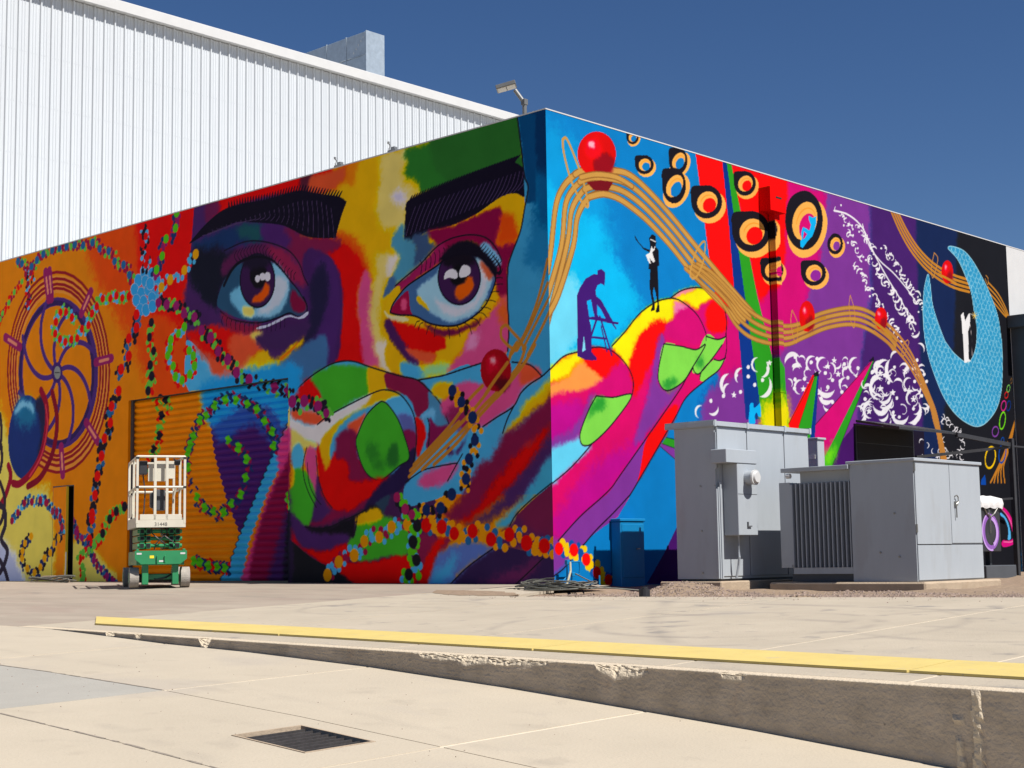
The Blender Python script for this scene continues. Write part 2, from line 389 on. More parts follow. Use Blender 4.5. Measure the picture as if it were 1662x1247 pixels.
# ---------------------------------------------------------------- the mural, painted on the two wall planes
# Shapes are given in millimetres of plan on the wall: first number along the wall (x on the shaded wall,
# y on the sunlit wall), second number the height above the yard.
# p polygon, e ellipse, l brush line, r ring, c bead chain, k white crescent, m scaled moon
MURAL_L = [
('p',(205,92,36),163,1,[-10607,6042,-7356,6335,-7314,2772,-8579,2570,-8764,3088,-9322,3961,-9952,4662,-10387,5144]),
('p',(196,54,36),91,1,[-9134,6337,-7356,6335,-7413,4153,-8559,4409,-9098,4557,-9188,5401]),
('p',(190,180,105),111,1,[-14150,3540,-13439,2911,-13004,2039,-12304,1730,-11840,1602,-11781,-118,-13984,-124]),
('p',(190,180,105),62,1,[-11104,725,-10457,610,-10033,347,-9693,141,-9651,-111,-11078,-116]),
('p',(165,172,195),112,1,[-14030,893,-13167,653,-12758,207,-12553,-120,-13984,-124]),
('p',(62,38,80),0,0,[-7588,6124,-7679,5383,-7774,4925,-7780,4196,-7794,3978,-7714,3040,-5021,3139,-2845,6056,-4734,6426]),
('p',(192,156,14),0,0,[-5169,6133,-2592,6137,-485,6083,-291,5071,-465,4497,-645,4187,-704,4010,-714,3529,-705,2889,-1445,2637,-3387,2811,-4458,3086]),
('p',(168,30,32),38,1,[-7052,6020,-6344,6067,-4348,6088,-4350,5698,-5460,5838,-6342,5861,-6769,5782,-7080,5719]),
('p',(84,34,66),59,1,[-7273,6019,-6958,6023,-6925,5827,-7143,5710,-7302,5716]),
('p',(70,30,44),46,1,[-4901,6010,-4625,5995,-4571,5807,-4707,5760,-4901,5794]),
('p',(158,76,56),36,1,[-4680,5969,-4193,5987,-3669,6011,-3619,5638,-4062,5664,-4571,5700,-4735,5747]),
('p',(176,110,30),62,1,[-3850,6028,-3514,6034,-3465,5748,-3620,5603,-3852,5714]),
('p',(192,156,14),53,1,[-3591,6014,-3111,6025,-3113,5786,-3215,5463,-3168,5115,-3071,4829,-2879,4397,-3678,4511,-3625,4811,-4117,4991,-3932,5431,-4062,5664,-3930,5763,-3722,5656]),
('p',(186,172,112),77,1,[-3186,5988,-2596,5993,-2697,5608,-2529,5477,-2317,5323,-2580,5252,-2608,4923,-2874,4882,-3145,4942,-3241,5331,-3163,5693]),
('p',(176,172,186),68,1,[-2894,5407,-2723,5444,-2579,5319,-2677,5218,-2846,5264]),
('p',(42,92,42),58,1,[-2620,5981,-1888,6002,-626,6018,-416,5974,-428,5413,-719,5405,-1288,5351,-2200,5286,-2363,5398,-2433,5510,-2672,5603,-2598,5775]),
('p',(40,84,40),49,1,[-2099,6039,-506,6129,-441,5585,-373,5231,-941,5435,-1750,5332]),
('p',(168,30,32),53,1,[-4677,5049,-4088,4958,-3776,4815,-3421,4421,-3523,4334,-3652,3942,-3578,3594,-3431,3073,-4200,3148,-3988,3812,-4090,4342,-4327,4724,-4623,4731]),
('p',(180,80,40),70,1,[-4220,5005,-3956,5016,-3520,4725,-3421,4421,-3598,4549,-3776,4764]),
('p',(160,76,112),43,1,[-3522,4402,-3346,4309,-3326,3733,-3182,3138,-3134,2994,-3506,3030,-3604,3596,-3652,3942]),
('p',(186,172,112),69,1,[-3224,4597,-2782,4532,-2906,4349,-3054,4169,-3130,3944,-3172,3715,-3144,3444,-2991,3030,-3212,3051,-3357,3568,-3379,3908,-3276,4300]),
('p',(190,184,180),51,1,[-3002,4497,-2758,4545,-2881,4346,-3029,4199]),
('p',(188,180,170),43,1,[-3262,3319,-3064,3364,-2992,3191,-2922,2953,-2778,2824,-3117,2938,-3189,3111]),
('p',(192,156,14),34,1,[-3016,3293,-2822,3207,-2729,2984,-2706,2818,-2922,2887,-3066,3116]),
('p',(28,46,78),67,1,[-7653,5441,-7364,5454,-6893,5514,-6433,5535,-5837,5458,-5806,5196,-6280,5213,-6797,5197,-7522,5267]),
('p',(32,66,72),76,1,[-6433,5535,-5837,5440,-5806,5214,-6101,5223,-6431,5367]),
('p',(62,36,82),56,1,[-5837,5440,-5120,5253,-5064,4974,-5632,5133,-5836,5237]),
('p',(96,34,62),54,1,[-5318,5320,-4842,5119,-4061,4954,-4062,4789,-4569,4724,-4705,4337,-5008,4751,-5260,4968,-5120,5037]),
('p',(20,22,36),97,1,[-7587,5315,-6797,5178,-6429,4993,-6822,4636,-6973,4242,-7449,4528,-7744,4913]),
('p',(60,36,76),78,1,[-7807,4767,-7448,4490,-7036,4249,-6847,4021,-7347,4041,-7866,4350]),
('p',(58,34,76),27,1,[-4842,4834,-4300,4755,-3986,4293,-3989,3640,-4173,3145,-5118,3237,-4842,3913]),
('p',(62,38,84),53,1,[-4623,4714,-4301,4702,-4090,4481,-4013,3987,-4041,3646,-4173,3145,-4438,3171,-4330,3541,-4571,3567,-4356,4029,-4408,4490]),
('p',(32,28,54),63,1,[-4705,4319,-4515,4610,-4381,4626,-4275,4367,-4303,4023,-4490,3697,-4760,3465,-4952,3415,-4815,3664,-4651,4031]),
('p',(74,32,64),47,1,[-6886,4795,-6795,5008,-6521,5118,-6100,5167,-5690,5105,-5260,4896,-5008,4609,-4760,4344,-5203,4564,-5516,4788,-5981,4965,-6368,4947,-6640,4836]),
('p',(110,40,66),55,1,[-5719,5091,-5260,4932,-4952,4637,-4787,4365,-5119,4481,-5458,4744]),
('p',(42,68,90),0,1,[-6974,4355,-6914,4535,-6731,4755,-6428,4900,-5981,4946,-5573,4815,-5316,4580,-5035,4363,-4842,4196,-4760,4044,-4870,3934,-5063,3940,-5259,3999,-5513,3957,-5859,3952,-6272,4028,-6634,4145,-6881,4268]),
('p',(104,150,172),38,1,[-6622,4497,-6395,4561,-6336,4720,-6035,4092,-6272,4074,-6514,4242,-6621,4385]),
('p',(120,158,178),37,1,[-5573,4815,-5260,4608,-5189,4419,-5231,4192,-5400,4033,-5685,3996,-6094,4053,-5977,4158,-5686,4267,-5572,4470]),
('p',(178,186,198),46,1,[-5487,4585,-5245,4498,-5273,4287,-5514,4119,-5860,4062,-5933,4116,-5629,4260]),
('p',(190,180,110),28,1,[-6303,4216,-6065,4187,-6035,4073,-6272,4083]),
('p',(98,28,54),27,1,[-5119,4338,-4952,4245,-4787,4083,-4842,3984,-5007,3986,-5147,4110]),
('e',(48,27,60),0,[-5950,4593,429,-58,2,-412]),
('r',(22,18,36),29,0,360,[-5950,4593,429,-58,2,-412]),
('e',(18,14,22),19,[-5921,4663,218,-30,1,-192]),
('e',(26,20,38),47,[-5981,4873,350,-50,1,-110]),
('p',(190,92,40),28,1,[-5745,4511,-5658,4463,-5687,4340,-5860,4253,-6080,4271,-6037,4348,-5861,4399]),
('e',(200,198,206),0,[-5944,4620,59,-8,0,-55]),
('e',(200,198,206),0,[-5818,4634,76,-10,0,-58]),
('e',(200,198,206),0,[-5699,4618,75,-10,0,-69]),
('l',(16,14,26),61,1,[-6792,4632,-6610,4832,-6368,4947,-5981,4965,-5631,4877,-5401,4718,-5175,4507,-4952,4299,-4774,4081]),
('l',(22,16,34),21,0,[-6797,5178,-6280,5241,-5836,5182,-5402,5043,-5120,4893,-4925,4686,-4842,4515,-4733,4358]),
('l',(16,14,28),25,0,[-6880,4231,-6634,4089,-6272,3991,-5859,3934,-5456,3959,-5174,3997,-4980,3921,-4815,3928,-4755,4026,-4842,4196]),
('l',(18,14,30),17,1,[-6459,4960,-6532,5055,-6460,5137]),
('l',(18,14,30),17,1,[-6382,4971,-6452,5065,-6381,5145]),
('l',(18,14,30),16,1,[-6307,4981,-6372,5074,-6303,5151]),
('l',(18,14,30),16,1,[-6231,4990,-6292,5082,-6225,5156]),
('l',(18,14,30),16,1,[-6156,4995,-6213,5087,-6147,5158]),
('l',(18,14,30),16,1,[-6081,4998,-6134,5089,-6069,5157]),
('l',(18,14,30),16,1,[-6006,4997,-6055,5088,-5992,5153]),
('l',(18,14,30),16,1,[-5932,4993,-5977,5082,-5915,5144]),
('l',(18,14,30),16,1,[-5858,4984,-5899,5072,-5839,5132]),
('l',(18,14,30),16,1,[-5784,4961,-5821,5049,-5762,5106]),
('l',(18,14,30),16,1,[-5710,4920,-5744,5007,-5686,5061]),
('l',(18,14,30),16,1,[-5637,4874,-5667,4960,-5611,5011]),
('l',(18,14,30),16,1,[-5564,4823,-5590,4909,-5536,4957]),
('l',(18,14,30),16,1,[-5492,4769,-5514,4853,-5461,4899]),
('l',(18,14,30),16,1,[-5419,4712,-5438,4796,-5386,4839]),
('l',(18,14,30),16,1,[-5347,4653,-5362,4736,-5312,4777]),
('l',(18,14,30),16,1,[-5276,4597,-5287,4680,-5238,4717]),
('l',(18,14,30),16,1,[-5205,4559,-5212,4641,-5165,4676]),
('l',(18,14,30),16,1,[-5134,4520,-5138,4601,-5092,4634]),
('l',(18,14,30),16,1,[-5063,4482,-5063,4562,-5019,4592]),
('p',(108,36,58),47,1,[-6880,4212,-6573,4063,-6212,3957,-5859,3898,-5946,3753,-6270,3789,-6693,3947]),
('p',(58,34,72),55,1,[-5888,3838,-5513,3903,-5174,3935,-4787,3854,-4815,3593,-5118,3485,-5455,3467,-5916,3623,-5829,3741]),
('p',(176,178,196),0,1,[-5946,3872,-5685,3887,-5400,3944,-5174,3971,-4952,3909,-4746,3972,-4747,3920,-4897,3876,-5174,3939,-5399,3899,-5685,3851,-5917,3837]),
('l',(18,14,30),15,1,[-6818,4148,-6848,4077,-6829,4009]),
('l',(18,14,30),15,1,[-6704,4109,-6731,4037,-6714,3970]),
('l',(18,14,30),15,1,[-6590,4070,-6614,3999,-6600,3932]),
('l',(18,14,30),15,1,[-6477,4034,-6498,3962,-6487,3897]),
('l',(18,14,30),15,1,[-6366,4001,-6383,3929,-6375,3864]),
('l',(18,14,30),15,1,[-6254,3972,-6269,3901,-6263,3836]),
('l',(18,14,30),14,1,[-6144,3948,-6155,3876,-6152,3812]),
('l',(18,14,30),14,1,[-6034,3929,-6043,3857,-6042,3793]),
('l',(18,14,30),14,1,[-5925,3915,-5931,3843,-5933,3779]),
('l',(18,14,30),14,1,[-5817,3906,-5820,3834,-5825,3771]),
('l',(18,14,30),14,1,[-5710,3902,-5710,3830,-5717,3768]),
('l',(18,14,30),14,1,[-5603,3903,-5600,3831,-5609,3769]),
('l',(18,14,30),14,1,[-5497,3908,-5491,3836,-5503,3774]),
('l',(18,14,30),14,1,[-5391,3917,-5383,3844,-5397,3783]),
('l',(18,14,30),14,1,[-5287,3928,-5275,3855,-5292,3794]),
('p',(172,44,36),58,1,[-7777,3973,-7251,4028,-6722,3930,-6298,3790,-6690,3778,-6719,3614,-6626,3364,-6809,3419,-7245,3537,-7564,3721]),
('p',(92,156,190),0,1,[-7775,3819,-7501,3733,-7087,3409,-6746,3154,-6562,3027,-7709,3051]),
('p',(150,80,66),87,1,[-7694,3830,-7310,3694,-6932,3413,-6746,3154,-6929,3133,-7181,3418,-7500,3676]),
('p',(180,86,66),47,1,[-6690,3797,-6150,3783,-5768,3515,-6147,3336,-6294,3186,-6323,3024,-6684,3056,-7055,3294,-7182,3512,-6779,3472]),
('p',(172,46,38),67,1,[-7250,3990,-6630,3901,-6689,3648,-6626,3383,-7058,3556,-7437,3727]),
('p',(198,184,104),37,1,[-6120,3753,-5944,3824,-5798,3717,-5972,3645]),
('p',(190,160,80),75,1,[-6295,3332,-6030,3379,-6057,3091,-6323,3134]),
('p',(62,90,122),36,1,[-5623,3052,-5368,3296,-4895,3460,-4355,3576,-4357,3075,-5033,2823,-5199,2943]),
('p',(74,130,160),55,1,[-5651,3019,-5481,3146,-5116,3147,-5005,2838,-5199,2908]),
('p',(196,164,18),46,1,[-6147,3336,-5797,3518,-5510,3327,-5033,3563,-4841,3630,-4895,3495,-5368,3296,-5595,3139,-5766,2993,-6027,3016,-6175,3175]),
('l',(178,110,46),60,1,[-5368,3331,-5061,3477,-4841,3647]),
('p',(56,36,72),46,1,[-5973,3736,-5454,3751,-4731,3811,-4731,3653,-5006,3542,-5397,3477,-5739,3530,-5943,3606]),
('p',(18,14,30),0,1,[-7718,5431,-7558,5542,-7208,5717,-6803,5841,-6344,5852,-5751,5816,-5177,5826,-4891,5810,-4731,5762,-4298,5637,-4033,5566,-3897,5486,-3871,5451,-3942,5344,-4008,5216,-4074,5070,-4109,4981,-4135,4971,-4568,5038,-4842,5119,-5120,5253,-5403,5370,-5984,5497,-6433,5577,-6893,5543,-7365,5502]),
('l',(18,14,30),85,1,[-6697,5740,-6667,5822,-6686,5935]),
('l',(18,14,30),85,1,[-6628,5741,-6598,5823,-6615,5936]),
('l',(18,14,30),85,1,[-6559,5743,-6529,5825,-6543,5937]),
('l',(18,14,30),85,1,[-6491,5745,-6461,5827,-6472,5938]),
('l',(18,14,30),85,1,[-6423,5747,-6393,5828,-6402,5939]),
('l',(18,14,30),85,1,[-6355,5746,-6325,5827,-6331,5937]),
('l',(18,14,30),84,1,[-6287,5742,-6258,5823,-6261,5932]),
('l',(18,14,30),84,1,[-6220,5738,-6191,5819,-6191,5927]),
('l',(18,14,30),84,1,[-6153,5734,-6124,5815,-6121,5922]),
('l',(18,14,30),84,1,[-6086,5730,-6057,5811,-6052,5918]),
('l',(18,14,30),84,1,[-6019,5726,-5990,5807,-5983,5913]),
('l',(18,14,30),84,1,[-5953,5722,-5924,5803,-5914,5908]),
('l',(18,14,30),83,1,[-5887,5718,-5858,5799,-5845,5904]),
('l',(18,14,30),83,1,[-5821,5715,-5792,5795,-5777,5899]),
('l',(18,14,30),83,1,[-5756,5714,-5727,5794,-5709,5898]),
('l',(18,14,30),83,1,[-5690,5715,-5662,5795,-5641,5898]),
('l',(18,14,30),83,1,[-5625,5717,-5597,5796,-5574,5899]),
('l',(18,14,30),83,1,[-5560,5718,-5532,5797,-5506,5899]),
('l',(18,14,30),82,1,[-5496,5719,-5467,5799,-5440,5900]),
('l',(18,14,30),82,1,[-5432,5721,-5403,5800,-5373,5900]),
('l',(18,14,30),82,1,[-5367,5722,-5339,5801,-5306,5901]),
('l',(18,14,30),82,1,[-5304,5723,-5275,5802,-5240,5901]),
('l',(18,14,30),82,1,[-5240,5725,-5212,5803,-5174,5902]),
('l',(18,14,30),82,1,[-5176,5723,-5148,5801,-5109,5899]),
('l',(18,14,30),82,1,[-5113,5719,-5085,5798,-5043,5895]),
('l',(18,14,30),81,1,[-5050,5716,-5022,5794,-4978,5891]),
('l',(18,14,30),81,1,[-4988,5713,-4960,5791,-4913,5887]),
('l',(18,14,30),81,1,[-4925,5707,-4897,5785,-4848,5880]),
('l',(18,14,30),81,1,[-4863,5688,-4835,5766,-4784,5861]),
('l',(18,14,30),81,1,[-4801,5670,-4773,5748,-4720,5842]),
('l',(18,14,30),81,1,[-4739,5652,-4712,5730,-4656,5823]),
('l',(18,14,30),80,1,[-4678,5634,-4650,5712,-4592,5805]),
('l',(18,14,30),80,1,[-4616,5617,-4589,5694,-4529,5787]),
('l',(18,14,30),80,1,[-4555,5599,-4528,5676,-4466,5769]),
('l',(18,14,30),80,1,[-4495,5582,-4467,5659,-4403,5750]),
('l',(18,14,30),80,1,[-4434,5565,-4407,5641,-4340,5732]),
('l',(18,14,30),80,1,[-4374,5547,-4347,5624,-4278,5714]),
('l',(18,14,30),79,1,[-4313,5531,-4286,5607,-4216,5697]),
('l',(18,14,30),79,1,[-4254,5515,-4227,5591,-4154,5681]),
('l',(18,14,30),79,1,[-4194,5499,-4167,5576,-4092,5664]),
('l',(18,14,30),79,1,[-4134,5484,-4108,5560,-4030,5648]),
('l',(18,14,30),79,1,[-4075,5468,-4049,5544,-3969,5632]),
('l',(66,54,80),15,1,[-7112,5568,-7130,5509,-7378,5512]),
('l',(66,54,80),15,1,[-6987,5573,-7002,5519,-7236,5526]),
('l',(66,54,80),15,1,[-6862,5578,-6874,5528,-7096,5539]),
('l',(66,54,80),15,1,[-6739,5582,-6748,5537,-6957,5550]),
('l',(66,54,80),15,1,[-6616,5587,-6622,5545,-6819,5559]),
('l',(66,54,80),15,1,[-6494,5592,-6497,5551,-6682,5566]),
('l',(66,54,80),15,1,[-6373,5596,-6373,5556,-6546,5569]),
('l',(66,54,80),15,1,[-6252,5601,-6250,5558,-6411,5568]),
('l',(66,54,80),15,1,[-6133,5606,-6128,5558,-6277,5562]),
('l',(66,54,80),15,1,[-6014,5610,-6006,5557,-6143,5553]),
('l',(66,54,80),15,1,[-5896,5615,-5885,5552,-6011,5538]),
('l',(66,54,80),14,1,[-5779,5619,-5765,5545,-5880,5519]),
('l',(66,54,80),14,1,[-5663,5624,-5646,5536,-5750,5494]),
('l',(66,54,80),14,1,[-5547,5628,-5528,5525,-5621,5465]),
('l',(66,54,80),14,1,[-5432,5632,-5411,5511,-5493,5432]),
('l',(66,54,80),14,1,[-5318,5637,-5294,5495,-5365,5394]),
('l',(66,54,80),14,1,[-5205,5641,-5178,5477,-5239,5353]),
('l',(66,54,80),14,1,[-5092,5645,-5063,5457,-5114,5308]),
('l',(66,54,80),14,1,[-4980,5650,-4949,5434,-4990,5256]),
('l',(66,54,80),14,1,[-4869,5643,-4836,5403,-4866,5199]),
('l',(66,54,80),14,1,[-4759,5624,-4723,5365,-4744,5140]),
('l',(66,54,80),14,1,[-4649,5605,-4611,5326,-4623,5081]),
('l',(66,54,80),14,1,[-4540,5586,-4500,5292,-4502,5030]),
('l',(66,54,80),14,1,[-4432,5547,-4390,5259,-4382,5004]),
('l',(66,54,80),14,1,[-4325,5486,-4280,5217,-4264,4977]),
('l',(66,54,80),14,1,[-4218,5426,-4171,5174,-4146,4952]),
('p',(18,14,30),0,1,[-2580,5255,-2194,5283,-1964,5311,-1515,5344,-1068,5392,-852,5446,-598,5427,-436,5340,-342,5209,-323,5093,-347,4968,-402,4930,-552,5004,-783,5004,-973,4946,-1297,4841,-1746,4768,-2207,4760,-2466,4684,-2657,4713,-2629,5055]),
('l',(18,14,30),72,1,[-2603,5146,-2546,5232,-2489,5309]),
('l',(18,14,30),72,1,[-2548,5157,-2491,5242,-2433,5318]),
('l',(18,14,30),72,1,[-2494,5165,-2437,5250,-2378,5326]),
('l',(18,14,30),72,1,[-2440,5173,-2383,5258,-2322,5333]),
('l',(18,14,30),72,1,[-2386,5180,-2330,5265,-2267,5340]),
('l',(18,14,30),72,1,[-2332,5186,-2276,5271,-2212,5346]),
('l',(18,14,30),71,1,[-2279,5193,-2223,5278,-2158,5352]),
('l',(18,14,30),71,1,[-2226,5199,-2170,5284,-2103,5358]),
('l',(18,14,30),71,1,[-2172,5205,-2117,5290,-2049,5363]),
('l',(18,14,30),71,1,[-2120,5211,-2064,5296,-1995,5369]),
('l',(18,14,30),71,1,[-2067,5217,-2011,5301,-1941,5374]),
('l',(18,14,30),71,1,[-2014,5223,-1959,5307,-1887,5379]),
('l',(18,14,30),71,1,[-1962,5228,-1907,5312,-1834,5384]),
('l',(18,14,30),71,1,[-1910,5233,-1855,5317,-1780,5389]),
('l',(18,14,30),70,1,[-1857,5239,-1803,5322,-1727,5393]),
('l',(18,14,30),70,1,[-1806,5244,-1751,5327,-1674,5398]),
('l',(18,14,30),70,1,[-1754,5249,-1699,5332,-1621,5403]),
('l',(18,14,30),70,1,[-1702,5254,-1648,5337,-1569,5407]),
('l',(18,14,30),70,1,[-1651,5259,-1597,5342,-1516,5411]),
('l',(18,14,30),70,1,[-1600,5264,-1546,5347,-1464,5416]),
('l',(18,14,30),70,1,[-1549,5269,-1495,5351,-1412,5420]),
('l',(18,14,30),70,1,[-1498,5273,-1444,5356,-1360,5424]),
('l',(18,14,30),70,1,[-1447,5278,-1394,5360,-1308,5428]),
('l',(18,14,30),69,1,[-1397,5282,-1343,5365,-1256,5432]),
('l',(18,14,30),69,1,[-1346,5287,-1293,5369,-1205,5436]),
('l',(18,14,30),69,1,[-1296,5291,-1243,5373,-1154,5440]),
('l',(18,14,30),69,1,[-1246,5296,-1193,5378,-1103,5444]),
('l',(18,14,30),69,1,[-1196,5300,-1143,5382,-1052,5448]),
('l',(18,14,30),69,1,[-1146,5304,-1094,5386,-1001,5451]),
('l',(18,14,30),69,1,[-1097,5309,-1044,5390,-951,5455]),
('l',(18,14,30),69,1,[-1047,5313,-995,5394,-900,5459]),
('l',(18,14,30),69,1,[-998,5317,-946,5398,-850,5462]),
('l',(18,14,30),68,1,[-949,5321,-897,5402,-800,5466]),
('l',(18,14,30),68,1,[-900,5325,-848,5406,-750,5469]),
('l',(18,14,30),68,1,[-852,5329,-800,5410,-700,5473]),
('l',(18,14,30),68,1,[-803,5333,-751,5413,-651,5476]),
('l',(18,14,30),68,1,[-755,5337,-703,5417,-601,5480]),
('l',(18,14,30),68,1,[-706,5341,-655,5421,-552,5483]),
('l',(18,14,30),68,1,[-658,5344,-607,5425,-503,5486]),
('l',(18,14,30),68,1,[-610,5348,-559,5428,-454,5490]),
('l',(66,54,82),13,1,[-2619,4768,-2543,4942,-2429,5143]),
('l',(66,54,82),13,1,[-2529,4779,-2449,4954,-2328,5155]),
('l',(66,54,82),13,1,[-2439,4791,-2357,4964,-2228,5164]),
('l',(66,54,82),13,1,[-2349,4802,-2265,4974,-2130,5171]),
('l',(66,54,82),13,1,[-2260,4813,-2173,4983,-2034,5178]),
('l',(66,54,82),13,1,[-2171,4824,-2082,4992,-1939,5184]),
('l',(66,54,82),12,1,[-2083,4835,-1991,5001,-1846,5190]),
('l',(66,54,82),12,1,[-1995,4847,-1901,5009,-1754,5195]),
('l',(66,54,82),12,1,[-1908,4857,-1812,5017,-1664,5201]),
('l',(66,54,82),12,1,[-1821,4868,-1723,5025,-1575,5206]),
('l',(66,54,82),12,1,[-1735,4879,-1634,5033,-1487,5211]),
('l',(66,54,82),12,1,[-1650,4890,-1546,5041,-1401,5216]),
('l',(66,54,82),12,1,[-1564,4901,-1459,5048,-1316,5221]),
('l',(66,54,82),12,1,[-1479,4911,-1372,5056,-1232,5227]),
('l',(66,54,82),12,1,[-1395,4922,-1285,5063,-1150,5232]),
('l',(66,54,82),12,1,[-1311,4933,-1199,5070,-1069,5237]),
('l',(66,54,82),12,1,[-1228,4943,-1113,5077,-990,5242]),
('l',(66,54,82),12,1,[-1145,4954,-1028,5084,-911,5247]),
('l',(66,54,82),12,1,[-1062,4964,-944,5091,-834,5252]),
('l',(66,54,82),12,1,[-980,4974,-860,5098,-759,5257]),
('l',(66,54,82),12,1,[-898,4985,-776,5105,-684,5262]),
('l',(66,54,82),12,1,[-817,4995,-693,5111,-611,5267]),
('l',(66,54,82),12,1,[-736,5005,-610,5118,-539,5272]),
('l',(66,54,82),12,1,[-656,5015,-528,5124,-468,5277]),
('l',(66,54,82),12,1,[-576,5025,-446,5131,-398,5282]),
('l',(66,54,82),12,1,[-497,5035,-365,5137,-329,5288]),
('p',(104,28,58),33,1,[-2208,4759,-1702,4760,-1189,4837,-799,4867,-783,4644,-884,4394,-535,4372,-645,4155,-700,4008,-707,3699,-845,3655,-967,3983,-922,4070,-1262,4435,-1571,4482,-1936,4342,-2404,4147,-2787,4017,-2835,4106,-2213,4383,-2025,4534]),
('p',(192,156,14),32,1,[-799,4882,-380,4811,-501,4490,-592,4676,-759,4766]),
('p',(192,86,50),48,1,[-801,4773,-612,4718,-532,4542,-546,4373,-841,4372,-893,4442,-826,4604]),
('p',(72,116,136),42,1,[-2657,4946,-2803,4886,-2951,4707,-2758,4495,-2882,4312,-2871,4127,-2497,4259,-2213,4415,-2399,4558,-2397,4706,-2635,4726]),
('p',(54,70,96),42,1,[-2492,4737,-2185,4755,-2164,4604,-2025,4534,-2213,4415,-2473,4321,-2422,4561]),
('p',(120,40,76),42,1,[-2072,4493,-1887,4546,-1845,4329,-2357,4157,-2787,4017,-2811,4086,-2237,4370]),
('p',(60,84,116),34,1,[-3105,3941,-3030,4132,-2907,4249,-2835,4106,-2982,3992]),
('p',(60,84,116),0,1,[-2960,3739,-2886,3863,-2643,4047,-2310,4167,-2029,4258,-1845,4329,-1573,4354,-1264,4293,-1049,4151,-934,3978,-948,3855,-1102,3625,-1322,3495,-1589,3415,-1858,3422,-2178,3499,-2457,3630,-2791,3686]),
('p',(136,166,180),33,1,[-2407,3918,-2335,4040,-2031,4145,-1845,4297,-1265,4277,-1051,4089,-989,3923,-1145,3662,-1366,3516,-1722,3462,-2039,3580,-2245,3734]),
('p',(186,188,198),41,1,[-2081,3844,-1854,3702,-1496,3658,-1274,3741,-1195,3920,-1200,4220,-1073,4029,-1143,3756,-1364,3594,-1721,3542,-1969,3652]),
('p',(190,160,30),17,1,[-2431,3856,-2360,3879,-2176,3677,-2315,3743]),
('p',(150,80,60),40,1,[-1200,4220,-1028,4117,-945,3980,-1032,3929,-1159,4072]),
('p',(116,32,58),0,1,[-2955,3735,-2837,3874,-2619,3995,-2572,3939,-2551,3739,-2516,3645,-2791,3689]),
('e',(170,80,110),25,[-2674,3820,62,-8,-1,-91]),
('p',(182,152,34),0,1,[-3070,3803,-2958,4006,-2787,4091,-2751,4012,-2898,3865,-2973,3724,-2743,3672,-2411,3583,-2156,3464,-2179,3438,-2506,3505,-2913,3609,-3058,3710]),
('p',(190,186,150),17,1,[-3082,3787,-2973,3708,-2743,3667,-2576,3603,-2648,3570,-2913,3617,-3058,3718]),
('p',(168,30,32),33,1,[-3010,3637,-2506,3496,-2088,3376,-1861,3239,-1886,3113,-2115,3057,-2652,3193,-2842,3411]),
('p',(192,156,14),33,1,[-1861,3255,-1501,3326,-1436,3256,-1553,2890,-2186,2951,-2045,3114,-1863,3127]),
('p',(62,32,72),34,1,[-3083,3654,-2937,3620,-2794,3406,-2557,3183,-2371,2969,-2583,2990,-2868,3249,-3036,3466]),
('p',(180,86,66),33,1,[-2652,3210,-2230,3117,-2046,3066,-2140,2947,-2371,2986]),
('p',(160,76,112),40,1,[-1436,3256,-1281,3348,-845,3655,-708,3638,-688,3265,-722,2962,-1073,2905,-1161,2805,-1598,2847]),
('p',(172,120,150),65,1,[-1414,3253,-1239,3265,-1286,3098,-1507,2980]),
('p',(176,92,60),71,1,[-866,3658,-709,3607,-704,3329,-872,3348]),
('p',(192,156,14),40,1,[-1168,3617,-973,3656,-1062,3479,-1213,3482]),
('p',(88,28,56),33,1,[-2318,3515,-2041,3419,-1724,3367,-1368,3406,-1170,3477,-1281,3364,-1502,3310,-1861,3271,-2134,3381]),
('e',(52,29,62),0,[-1596,4045,397,-54,-6,-363]),
('e',(20,14,26),49,[-1597,4293,332,-48,-2,-128]),
('r',(20,16,34),22,0,360,[-1596,4045,397,-54,-6,-363]),
('p',(14,12,18),25,1,[-1758,4043,-1711,4181,-1576,4210,-1489,4086,-1423,4045,-1491,3959,-1625,3929,-1737,3992]),
('p',(188,96,44),33,1,[-1445,4033,-1336,3986,-1333,3875,-1427,3776,-1617,3745,-1659,3902,-1491,3959]),
('p',(202,200,206),0,1,[-1872,4062,-1848,4152,-1734,4181,-1644,4140,-1618,4072,-1664,4038,-1781,4070]),
('p',(202,200,206),0,1,[-1596,4093,-1554,4175,-1487,4201,-1386,4151,-1387,4072,-1490,4035,-1567,4046]),
('p',(18,14,28),24,1,[-1959,4330,-1843,4426,-1706,4502,-1437,4510,-1197,4409,-1026,4258,-900,4083,-935,3963,-1135,4195,-1352,4302,-1618,4348,-1845,4329]),
('p',(110,150,175),24,1,[-1197,4409,-1131,4447,-1002,4380,-814,4149,-911,4100,-1079,4281]),
('l',(16,12,26),17,1,[-1219,4365,-1164,4392,-1120,4430]),
('l',(16,12,26),17,1,[-1179,4332,-1121,4361,-1083,4394]),
('l',(16,12,26),17,1,[-1139,4298,-1078,4330,-1045,4359]),
('l',(16,12,26),17,1,[-1099,4265,-1036,4299,-1008,4324]),
('l',(16,12,26),17,1,[-1059,4231,-993,4268,-971,4289]),
('l',(16,12,26),17,1,[-1019,4198,-951,4237,-934,4254]),
('l',(16,12,26),17,1,[-979,4165,-909,4207,-898,4220]),
('l',(16,12,26),17,1,[-940,4132,-866,4176,-861,4185]),
('l',(16,12,26),17,1,[-900,4099,-825,4146,-824,4150]),
('l',(16,12,26),16,1,[-2333,4195,-2308,4314,-2342,4385]),
('l',(16,12,26),16,1,[-2241,4227,-2218,4344,-2250,4409]),
('l',(16,12,26),16,1,[-2149,4257,-2129,4372,-2158,4433]),
('l',(16,12,26),16,1,[-2058,4286,-2040,4399,-2067,4455]),
